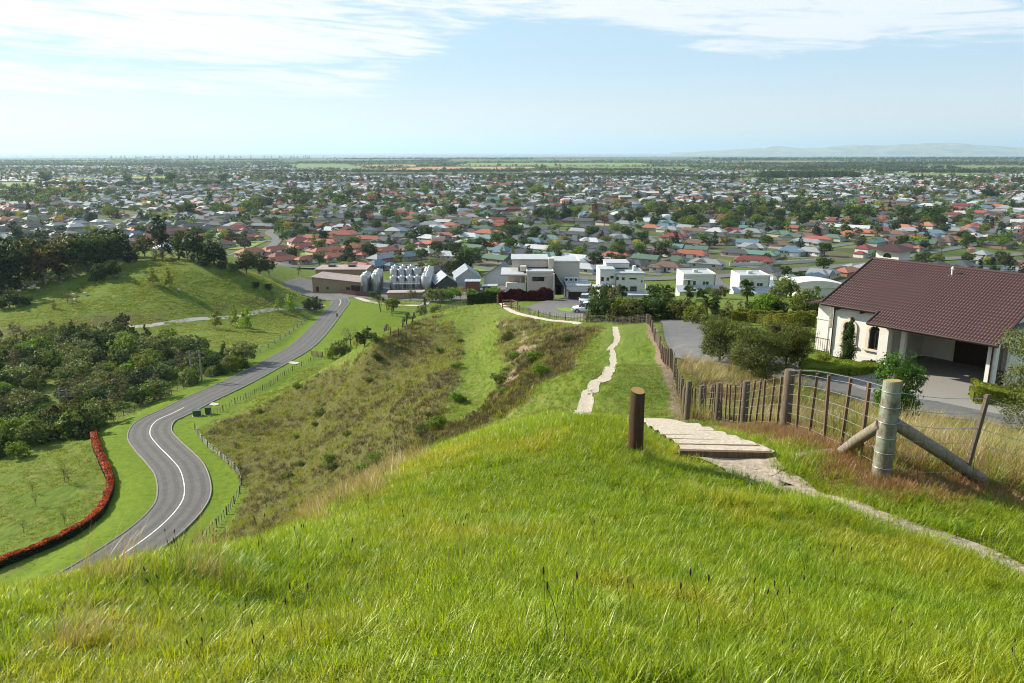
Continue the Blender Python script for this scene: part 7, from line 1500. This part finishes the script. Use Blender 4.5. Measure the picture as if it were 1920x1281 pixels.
def far_houses():
    cols = ['charcoal', 'terracotta', 'green', 'pale', 'blue', 'brown', 'maroon', 'grey', 'teal', 'orange']; pr = []
    for c in cols:
        for pl in range(4):
            wl, rf = plan_meshes(pl); mb = MB().use(M_HW[(pl+len(c)) % 4 if c != 'terracotta' else 0]); mb.mesh(wl.v, wl.f); mb.use(M_RF[c]); mb.mesh(rf.v, rf.f); pr.append(proto(mb.me('far_house')))
    ids = [i for i in range(len(A)) if i not in near_set]; B = A[ids]; n = len(B)
    idx = [cols.index(roof_colour(px_[i], py_[i]))*4+qh.randrange(4) for i in ids]
    scatter('far_houses', np.stack([B[:, 0], B[:, 1], np.maximum(0, H(B[:, 0], B[:, 1], False))], 1), np.stack([np.zeros(n), np.zeros(n), B[:, 2]], 1), NR.uniform(.8, 1.05, n), idx, pr, 'close-packed roofs of the town spreading towards the horizon', 'houses')
    print('FAR HOUSES', n)
far_houses()
def streets():
    n = 0
    for i, L_ in STREETS:
        d = (L_[:, 0][:, None]-SEEDS[None, :, 0])**2+(L_[:, 1][:, None]-SEEDS[None, :, 1])**2; ok = (d.argmin(1) == i) & (np.hypot(*L_.T) < 1500) & allowed(L_[:, 0], L_[:, 1], 11); run = []
        for p, o in list(zip(L_, ok))+[(None, False)]:
            if o: run.append(p)
            else:
                if len(run) > 5:
                    P = np.c_[np.array(run), np.zeros(len(run))]; ribbon('street', P, 6.5, M_ASPH2, .16+.002*(n % 60), follow=False, label='grey side street between town houses', cat='street'); n += 1
                run = []
streets()
# ---- town trees
def town_trees():
    q = np.random.default_rng(8); n = 46000; y = np.r_[345+4600*q.random(n)**.62, 345+900*q.random(2600)**.8]; n = len(y); x = q.uniform(-.78, .78, n)*y; k = allowed(x, y, 8); x, y = x[k], y[k]
    r = np.hypot(x, y); cl = fbm(x/160+11, y/160, 3); k = q.random(len(x)) < np.clip(.60+.9*cl, .15, 1); x, y, r, cl = x[k], y[k], r[k], cl[k]
    k = np.ones(len(x), bool)
    near = np.where(r < 950)[0]; B = A[r_ < 980]
    for i in near: k[i] = ((B[:, 0]-x[i])**2+(B[:, 1]-y[i])**2).min() > 5.2**2
    x, y, r, cl = x[k], y[k], r[k], cl[k]; n = len(x)
    kinds = ['round_tree', 'dark_tree', 'light_tree', 'willow', 'yellow_tree', 'bare_tree', 'blossom_tree', 'maroon_tree', 'pine', 'poplar', 'olive_bush', 'conical_shrub']; p = np.array([5.2, 5.6, 2.2, 1.1, .7, 1.3, .6, .5, 1.2, .4, 2.0, 1.0]); p /= p.sum(); ki = q.choice(len(kinds), n, p=p)
    hgt = np.where(np.isin(ki, [8, 9]), q.uniform(6, 13, n), np.where(ki >= 10, q.uniform(2.4, 5, n), q.uniform(4.0, 9.5, n)))*np.where((cl > .25) & (r > 550), 1.35, 1)
    # named clumps of big trees seen over the roofs
    BIG = [(1692, 418, 36, 1, 'round_tree'), (1742, 420, 38, 1, 'round_tree'), (143, 410, 24, 0, 'willow'), (205, 408, 22, 0, 'willow'), (350, 402, 24, 0, 'willow'), (335, 404, 22, 0, 'light_tree'), (465, 400, 26, 0, 'light_tree'), (480, 398, 22, 0, 'willow'), (825, 412, 26, 0, 'willow'), (845, 410, 28, 0, 'round_tree'), (1010, 414, 24, 0, 'dark_tree'), (1030, 416, 28, 0, 'dark_tree'), (1060, 416, 38, 0, 'pine'), (1078, 414, 30, 0, 'light_tree'), (1290, 418, 30, 0, 'dark_tree'), (1278, 414, 24, 0, 'yellow_tree'), (700, 380, 24, 0, 'yellow_tree'), (660, 374, 22, 0, 'round_tree'), (798, 368, 22, 0, 'light_tree'), (970, 392, 20, 0, 'light_tree'), (1620, 412, 30, 0, 'round_tree'), (1560, 414, 26, 0, 'dark_tree'), (1600, 414, 26, 0, 'round_tree'), (1515, 416, 32, 0, 'dark_tree'), (1500, 374, 22, 0, 'light_tree'), (1616, 470, 30, 0, 'pine'), (85, 344, 22, 0, 'dark_tree'), (280, 346, 22, 0, 'pine'), (320, 344, 22, 0, 'dark_tree'), (300, 330, 16, 0, 'dark_tree'), (240, 345, 18, 0, 'round_tree'), (420, 345, 20, 0, 'round_tree'), (1010, 366, 24, 0, 'willow'), (995, 358, 20, 0, 'round_tree'), (1050, 358, 20, 0, 'willow'), (455, 455, 22, 0, 'dark_tree'), (1850, 372, 22, 0, 'dark_tree'), (1720, 372, 22, 0, 'round_tree'), (40, 412, 18, 0, 'yellow_tree'), (290, 412, 16, 0, 'yellow_tree'), (1500, 468, 26, 0, 'pine'), (1680, 500, 26, 0, 'maroon_tree'), (1730, 500, 28, 0, 'round_tree'), (1760, 496, 24, 0, 'light_tree'), (1815, 500, 26, 0, 'dark_tree'), (1850, 500, 20, 0, 'yellow_tree')]
    words = dict(round_tree='round green tree', dark_tree='dark green tree', light_tree='pale green tree', willow='weeping yellow-green tree', yellow_tree='golden tree', bare_tree='brown twiggy tree', blossom_tree='pink blossom tree', maroon_tree='purple-leaved tree', pine='dark pointed conifer', poplar='slim upright tree', olive_bush='olive garden shrub', conical_shrub='pointed garden shrub'); rr = random.Random(3)
    cnt = {}
    for px, py, hp, _, kd in sorted(BIG):
        a = at_z(px, py, 0); dep = a[1]*CP+CAMZ*SP; i = cnt.get(kd, 0); cnt[kd] = i+1
        plant(kd, a[0], a[1], hp*dep/F, 'town_tree', 'large %s standing above the roofs, %s such from the left' % (words[kd], ordinal(i)), 'tree', 'large trees among the houses', 1.15, rr, 0)
    order = np.argsort(r/hgt*6); chosen = []; sel = set()
    for i in order:
        if len(chosen) >= 254: break
        a, b = proj(x[i], y[i], 3)
        if -10 < a < 1930 and visible(x[i], y[i], 4) and not (a > 1550 and b > 500): chosen.append((b, a, i)); sel.add(i)
    rows = {}
    for b, a, i in chosen: rows.setdefault(int((530-b)//14), []).append((a, i))
    for ri, (_, lst) in enumerate(sorted(rows.items())):
        c = {}
        for a, i in sorted(lst):
            kd = kinds[ki[i]]; j = c.get(kd, 0); c[kd] = j+1
            plant(kd, x[i], y[i], hgt[i], 'town_tree' if ki[i] < 10 else 'town_shrub', '%s, %s of its kind from the left in town tree row %s' % (words[kd], ordinal(j), ordinal(ri)), 'tree' if ki[i] < 10 else 'shrub', 'trees among the near houses', 1.15, rr, max(0., g(x[i], y[i])))
    # the rest, and the shelter belts of the plain, as one mass
    m = np.array([i not in sel for i in range(n)]); X, Y, KI, HG = x[m], y[m], ki[m], hgt[m]
    belts = [([(1240, 331), (1300, 334), (1372, 333)], 1, 9, 260), ([(1430, 333), (1500, 335), (1598, 334)], 1, 16, 420), ([(1440, 331), (1598, 331)], 0, 15, 200), ([(470, 322), (560, 322), (640, 322)], 1, 7, 260), ([(640, 323), (800, 323), (985, 322.5)], 1, 8, 420), ([(640, 330), (820, 330), (1000, 329)], 1, 7, 300), ([(1000, 333), (1120, 332), (1230, 332)], 1, 11, 260), ([(560, 307), (760, 304), (840, 302)], 1, 14, 320), ([(650, 299), (850, 299), (1000, 299.5)], 1, 17, 360), ([(1000, 305), (1200, 304), (1400, 304)], 0, 13, 240), ([(1340, 302), (1560, 300), (1920, 300)], 1, 20, 360), ([(1400, 310), (1640, 309), (1920, 308)], 1, 15, 300), ([(1640, 324), (1760, 324), (1880, 325)], 1, 11, 220), ([(0, 304), (200, 302), (520, 301)], 0, 13, 420), ([(0, 312), (160, 311), (420, 310)], 0, 12, 420), ([(80, 348), (180, 350), (280, 350)], 1, 9, 120), ([(300, 345), (420, 348)], 0, 10, 90), ([(1480, 318), (1640, 316), (1800, 317)], 1, 13, 240), ([(1080, 321), (1240, 320)], 0, 10, 120), ([(840, 319.5), (1040, 319)], 1, 6, 160), ([(1560, 303), (1920, 304)], 9, 22, 130), ([(1700, 298), (1920, 298)], 1, 20, 200), ([(1300, 299), (1700, 298.5)], 0, 20, 260)]
    for pp, kd, h, c in belts:
        P = resample(np.array([at_z(a, b, 0) for a, b in pp]), 5); j = q.integers(0, len(P), c); d = P[j, 1]; X = np.r_[X, P[j, 0]+q.normal(0, .004, c)*d]; Y = np.r_[Y, P[j, 1]+q.normal(0, .008, c)*d]; KI = np.r_[KI, np.where(q.random(c) < .8, kd, 1)]; HG = np.r_[HG, h*q.uniform(.6, 1.15, c)]
    c = 5200; yy = 2900+9000*q.random(c)**1.4; xx = q.uniform(-.75, .75, c)*yy; ln_ = np.abs(fbm(xx/700, yy/260, 2)) < .07; xx, yy = xx[ln_], yy[ln_]; kk = np.ones(len(xx), bool)
    for P in FLD: kk &= ~inside(xx, yy, P)
    xx, yy = xx[kk], yy[kk]; X = np.r_[X, xx]; Y = np.r_[Y, yy]; KI = np.r_[KI, q.choice([0, 1, 1, 8], len(xx))]; HG = np.r_[HG, q.uniform(5, 15, len(xx))]
    pr = []
    cfg = dict(round_tree=('mid', blobs_round), dark_tree=('dark', blobs_round), light_tree=('light', blobs_round), willow=('willow', blobs_round), yellow_tree=('yellow', blobs_round), bare_tree=('twig', blobs_round), blossom_tree=('pink', blobs_round), maroon_tree=('maroon', blobs_round), pine=('pine', blobs_cone), poplar=('light', blobs_col), olive_bush=('olive', blobs_round), conical_shrub=('mid', blobs_cone))
    for kd in kinds:
        lf, fn = cfg[kd]
        for v in range(2): q2 = random.Random(hash_(kd)+v+50); bl = fn(q2, 10, 8.5 if fn is blobs_round else (5.5 if fn is blobs_cone else 3), 6, .08); pr.append(proto(crown_mesh('far_tree', bl, 300, 1.25, LF[lf], 7+v, clumps=10, spread=.4)))
    m = len(X); print('FAR TREES', m)
    scatter('far_trees', np.stack([X, Y, np.maximum(0, H(X, Y, False))-.1], 1), np.stack([np.zeros(m), np.zeros(m), q.random(m)*6.283], 1), np.stack([HG/10*1.15, HG/10*1.15, HG/10], 1), KI*2+q.integers(0, 2, m), pr, 'trees massed among the far houses and along the fields of the plain', 'trees')
town_trees()
def norfolks():
    rr = random.Random(4); pxs = sorted([rr.uniform(196, 610) for _ in range(58)])
    for i, px in enumerate(pxs):
        a = at_z(px, 296.9, .5); h = rr.uniform(4.2, 6.6)*a[1]/F*.95; plant('norfolk_pine', a[0], a[1]-60, h, 'norfolk_pine', 'tiny dark coastal pine on the horizon, %s from the left' % ordinal(i), 'tree', 'row of pines on the far shore', 1.0, rr, 0)
norfolks()
# ================================================================ valley fences, poles, sheep, cabinets, gates
def pl(pix, step): return [tuple(p[:2]) for p in resample(line_px(pix, .5), step)]
fence('valley_fence', pl([(602, 671), (575, 682), (540, 700), (500, 728), (460, 748), (420, 770), (396, 782)], 4.5), 'dark post and batten fence along the foot of the brown flank beside the straight road', None, nb=3, h=1.15, hb=1.05, rp=.09, wb=.07, wire_r=.012, seed=11)
fence('valley_fence', pl([(366, 806), (378, 826), (400, 848), (430, 872), (449, 893), (452, 920), (436, 950), (410, 985), (380, 1012), (362, 1030)], 3.2), 'dark batten fence following the inside of the road bend', None, nb=3, h=1.15, hb=1.05, rp=.09, wb=.07, wire_r=.012, seed=12)
fence('valley_fence', pl([(214, 792), (240, 776), (270, 762), (300, 748)], 3.4), 'short dark fence above the bend by the bush', None, nb=1, h=1.1, rp=.08, wb=.06, wire_r=.01, seed=13)
fence('valley_fence', pl([(322, 740), (350, 726), (385, 712), (420, 700), (455, 684), (470, 668)], 4.5), 'post and wire fence between the bush and the road', None, nb=1, h=1.1, rp=.08, wb=.06, wire_r=.01, seed=14)
fence('valley_fence', pl([(470, 670), (510, 648), (550, 622), (585, 590), (600, 578)], 6), 'post and wire fence along the upper verge of the straight road', None, nb=0, h=1.1, rp=.09, wire_r=.012, seed=15)
fence('paddock_fence', pl([(0, 550), (60, 536), (120, 522), (180, 506), (232, 493)], 5), 'rusty batten fence along the foot of the hilltop wood', None, nb=2, h=1.2, rp=.1, wb=.09, wire_r=.015, seed=16)
fence('lawn_fence', pl([(795, 590), (775, 600), (752, 612), (730, 622), (700, 634)], 4.5), 'line of dark posts at the edge of the winery lawn', None, nb=0, h=1.2, rp=.1, wires=False, seed=17)
def rail_fence(pix, label, h=1.25, rails=4, m=None, name='rail_fence'):
    P = [(x, y, g(x, y)) for x, y in pl(pix, 2.6)]; o = Vector(P[0]); r = empty(name, P[0]); tag(r, label, 'fence' if 'fence' in name else 'gate'); m = m or M_GREYW
    mb = MB(); mb.box((0, 0, h/2), (.14, .14, h+.2)); pme = mb.me('post'); pme.materials.append(m)
    for p in P: obj('post', pme, r, None, Vector(p)-o)
    for a, b in zip(P[:-1], P[1:]):
        for k in range(rails):
            z = .25+(h-.3)*k/(rails-1); A_, B_ = Vector(a)-o+Vector((0, 0, z)), Vector(b)-o+Vector((0, 0, z)); mb = MB(); d = B_-A_; n_ = Vector((-d.y, d.x, 0)).normalized()*.025; u = Vector((0, 0, .07)); mb.mesh([A_-n_-u, B_-n_-u, B_+n_-u, A_+n_-u, A_-n_+u, B_-n_+u, B_+n_+u, A_+n_+u], [(3, 2, 1, 0), (4, 5, 6, 7), (0, 1, 5, 4), (1, 2, 6, 5), (2, 3, 7, 6), (3, 0, 4, 7)]); mb.build('rail', r, m)
rail_fence([(828, 582), (845, 577), (868, 570)], 'grey timber rail fence at the top of the spur'); rail_fence([(868, 571), (900, 569), (934, 570)], 'dark board fence below the green hedge', 1.5, 5, M_BATT)
rail_fence([(292, 752), (304, 747), (318, 742)], 'pale timber rail yard beside the road', 1.3, 4); rail_fence([(585, 668), (605, 670)], 'dark timber gate at the spur foot', 1.3, 5, M_BATT, 'farm_gate'); rail_fence([(942, 578), (956, 577), (970, 581)], 'dark timber gate beside the upper footpath', 1.4, 4, M_BATT, 'farm_gate'); rail_fence([(594, 586), (601, 580)], 'small grey rail fence at the road corner', 1.1, 3)
# power poles
def pole(px, py, hpx, label):
    a = hit(px, py); dep = a[1]*CP-(a[2]-CAMZ)*SP; h = hpx*dep/F; r = empty('power_pole', a); tag(r, label, 'power pole', 'power poles in the valley'); mb = MB(); mb.tube([(0, 0, -.5), (0, 0, h)], [.2, .14], 10); mb.build('pole', r, M_POLE); tops = []
    for z in (h-.35, h-1.5):
        mb = MB(); mb.box((0, 0, z), (2.0, .14, .14)); mb.build('crossarm', r, M_GREYW)
        for x in (-.9, -.3, .3, .9):
            mb = MB(); mb.lathe([(.03, 0), (.07, .05), (.05, .12), (.07, .18), (.02, .24)], (x, 0, z+.07), 8); mb.build('insulator', r, M_DKMET)
            if abs(x) > .5: tops.append(Vector(a)+Vector((x, 0, z+.3)))
    return tops
M_POLE = pm('pole_wood', (.30, .28, .24), (.17, .16, .14), 3, .9, stretch=(4, 4, .4))
T = [pole(361, 718, 62, 'power pole beside the road, left one of the far pair'), pole(379, 716, 60, 'power pole beside the road, right one of the far pair'), pole(117, 783, 56, 'power pole in the bush, left one of the near pair'), pole(131, 779, 52, 'power pole in the bush, right one of the near pair')]
def power_lines(A_, B_, label, sag=1.6):
    r = empty('power_line', tuple(A_[0])); tag(r, label, 'cable', 'power cables'); o = A_[0]
    for a, b in zip(A_, B_):
        mb = MB(); P = []
        for f in np.linspace(0, 1, 14): p = a.lerp(b, float(f)); p.z -= sag*4*f*(1-f); P.append(p-o)
        mb.tube(P, .016, 4, False); mb.build('wire', r, M_DKMET)
power_lines(T[0], T[2], 'set of sagging power cables over the bush, left-hand set'); power_lines(T[1], T[3], 'set of sagging power cables over the bush, right-hand set')
for k in (2, 3): power_lines(T[k], [t+Vector((-62, -34+6*(k-2), 1.0)) for t in T[k]], 'power cables leaving the valley from the %s near pole' % ('left' if k == 2 else 'right'))
# utility cabinets by the bend
M_CABG = pm('cabinet_green', (.035, .085, .05), (.025, .06, .035), 3, .5)
def cabinet(px, py, w, d, h, label):
    a = hit(px, py); r = empty('utility_cabinet', (a[0], a[1], a[2]), R(15)); tag(r, label, 'cabinet', 'roadside cabinets'); mb = MB(); mb.box((0, 0, h/2), (w, d, h)); mb.build('body', r, M_CABG); mb = MB(); mb.box((0, 0, h+.04), (w+.1, d+.1, .08)); mb.build('lid', r, M_CABG)
    for s in (-1, 1): mb = MB(); mb.box((s*w*.24, -d/2-.012, h*.5), (w*.42, .02, h*.8)); mb.build('door', r, M_CABG)
    mb = MB(); mb.box((0, 0, .03), (w+.3, d+.3, .1)); mb.build('plinth', r, M_CONC)
cabinet(370, 780, 1.3, .9, 1.0, 'green utility cabinet at the bend, lower left one'); cabinet(391, 777, 1.0, .9, 1.3, 'green utility cabinet at the bend, taller right one'); cabinet(632, 594, .5, .4, 1.1, 'small green service pillar on the winery lawn')
for pp, lb in (([(392, 760), (404, 762), (412, 758), (398, 755)], 'pale concrete pad beside the green cabinets'), ([(540, 681), (556, 684), (562, 680), (546, 678)], 'pale concrete slab on the verge below the straight road')): draped('concrete_pad', [hit(*p)[:2] for p in pp], M_CONC, .10, lb, 'pad')
# sheep
def sheep_mesh():
    mb = MB(); prof = [(-.52, .12, .62), (-.45, .24, .64), (-.2, .30, .64), (.1, .29, .64), (.35, .25, .66), (.45, .16, .70), (.55, .11, .78), (.66, .085, .80), (.76, .05, .74)]; n = 10
    vs = [(x, r*math.cos(6.283*k/n), z+r*1.05*math.sin(6.283*k/n)) for x, r, z in prof for k in range(n)]; mb.mesh(vs, [(i*n+k, i*n+(k+1) % n, (i+1)*n+(k+1) % n, (i+1)*n+k) for i in range(len(prof)-1) for k in range(n)], True)
    for x in (-.35, .3):
        for y in (-.14, .14): mb.tube([(x, y, .5), (x+.02, y, .26), (x, y, 0)], [.075, .045, .04], 6)
    return mb.me('sheep')
M_WOOL = pm('wool', (.62, .58, .50), (.48, .44, .37), 12, .95, .5); SHM = sheep_mesh(); SHM.materials.append(M_WOOL); qs = random.Random(2)
SHP = [(9, 549), (27, 541), (46, 538), (36, 549), (44, 544), (55, 544), (62, 541), (66, 538), (72, 544), (88, 529), (139, 556), (160, 554), (141, 566), (336, 547)]
for i, p in enumerate(SHP):
    a = hit(*p); o = obj('sheep', SHM, None, None, a, (0, 0, qs.random()*6.28)); o.scale = (1.1, 1.1, 1.1); tag(o, 'white sheep grazing on the paddock, %s from the left' % ordinal(sorted(SHP).index(p)), 'sheep', 'sheep on the paddock')
# ================================================================ sea, far hills, haze
def sea_material():
    m, t = _new('sea'); p = N(t, 'ShaderNodeBsdfPrincipled'); p.inputs['Base Color'].default_value = (.035, .075, .10, 1); p.inputs['Roughness'].default_value = .22
    geo = N(t, 'ShaderNodeNewGeometry'); t.links.new(_bump(t, _noise(t, geo.outputs['Position'], .02, 5), .5, 6), p.inputs['Normal'])
    o = N(t, 'ShaderNodeOutputMaterial'); t.links.new(p.outputs[0], o.inputs[0]); return m
coast = [(-700, 298), (0, 297.2), (300, 296.5), (640, 296.2), (900, 295.2), (1150, 294.3), (1400, 294), (2600, 293.5)]
V = []; 
for cx_, cy_ in coast:
    a = at_z(cx_, cy_, .6); V.append(a); k = 72000/a[1]; V.append((a[0]*k, 72000, .6))
tag(obj('sea', np_mesh('sea', V, [(2*i, 2*i+1, 2*i+3, 2*i+2)[::-1] for i in range(len(coast)-1)], [sea_material()])), 'pale bright sea along the horizon', 'sea', kind='structure')
def far_hills():
    prof = [(1240, 288), (1290, 286), (1330, 283.5), (1370, 281), (1405, 280), (1420, 277), (1450, 279), (1490, 279.5), (1530, 277), (1570, 275), (1610, 276.5), (1640, 274), (1690, 270.5), (1750, 271.5), (1790, 275), (1840, 277), (1890, 280), (1960, 281), (2100, 279), (2300, 282)]
    xs = np.linspace(1240, 2300, 420); top = np.interp(xs, [p[0] for p in prof], [p[1] for p in prof])+fbm(xs/14, xs*0+2, 4)*.9
    Y0 = 24000; rows = 22; V = []
    X = (xs-960)/F*Y0/CP*1.0
    hgt = np.maximum(0, (287.2-top)/F*Y0*1.03)+CAMZ
    for j in range(rows):
        t = j/(rows-1); y = Y0+(t-.5)*5000; rise = math.sin(math.pi*min(1, t*1.0))**.7
        z = hgt*rise*(1+.22*fbm(X/900+7, np.full(len(X), y/900), 4)*(1 if j not in (0, rows-1) else 0))-12*(rise == 0)
        V.append(np.stack([X*(y/Y0), np.full(len(X), y), z], 1))
    V = np.concatenate(V); n = len(xs); i = np.arange(rows-1)[:, None]*n+np.arange(n-1)[None]
    q = np.stack([i, i+1, i+n+1, i+n], 2).reshape(-1, 4)
    m = pm('hill_grass', (.30, .27, .15), (.07, .10, .045), .0022, .95, detail=9)
    tag(obj('hills', np_mesh('hills', V, q, [m], smooth=True)), 'low blue cape of hills far across the bay', 'hills', kind='structure')
far_hills()
def haze():
    mb = MB(); mb.span((-75000, -3000, -3), (75000, 74000, 700)); m, t = _new('haze_air')
    v = N(t, 'ShaderNodeVolumePrincipled'); v.inputs['Color'].default_value = (.57, .80, 1.0, 1); v.inputs['Density'].default_value = 5.0e-5; v.inputs['Anisotropy'].default_value = .25
    o = N(t, 'ShaderNodeOutputMaterial'); t.links.new(v.outputs[0], o.inputs['Volume'])
    h = mb.build('haze', None, m); tag(h, 'thin blue morning haze over the plain', 'haze', kind='stuff')
haze()
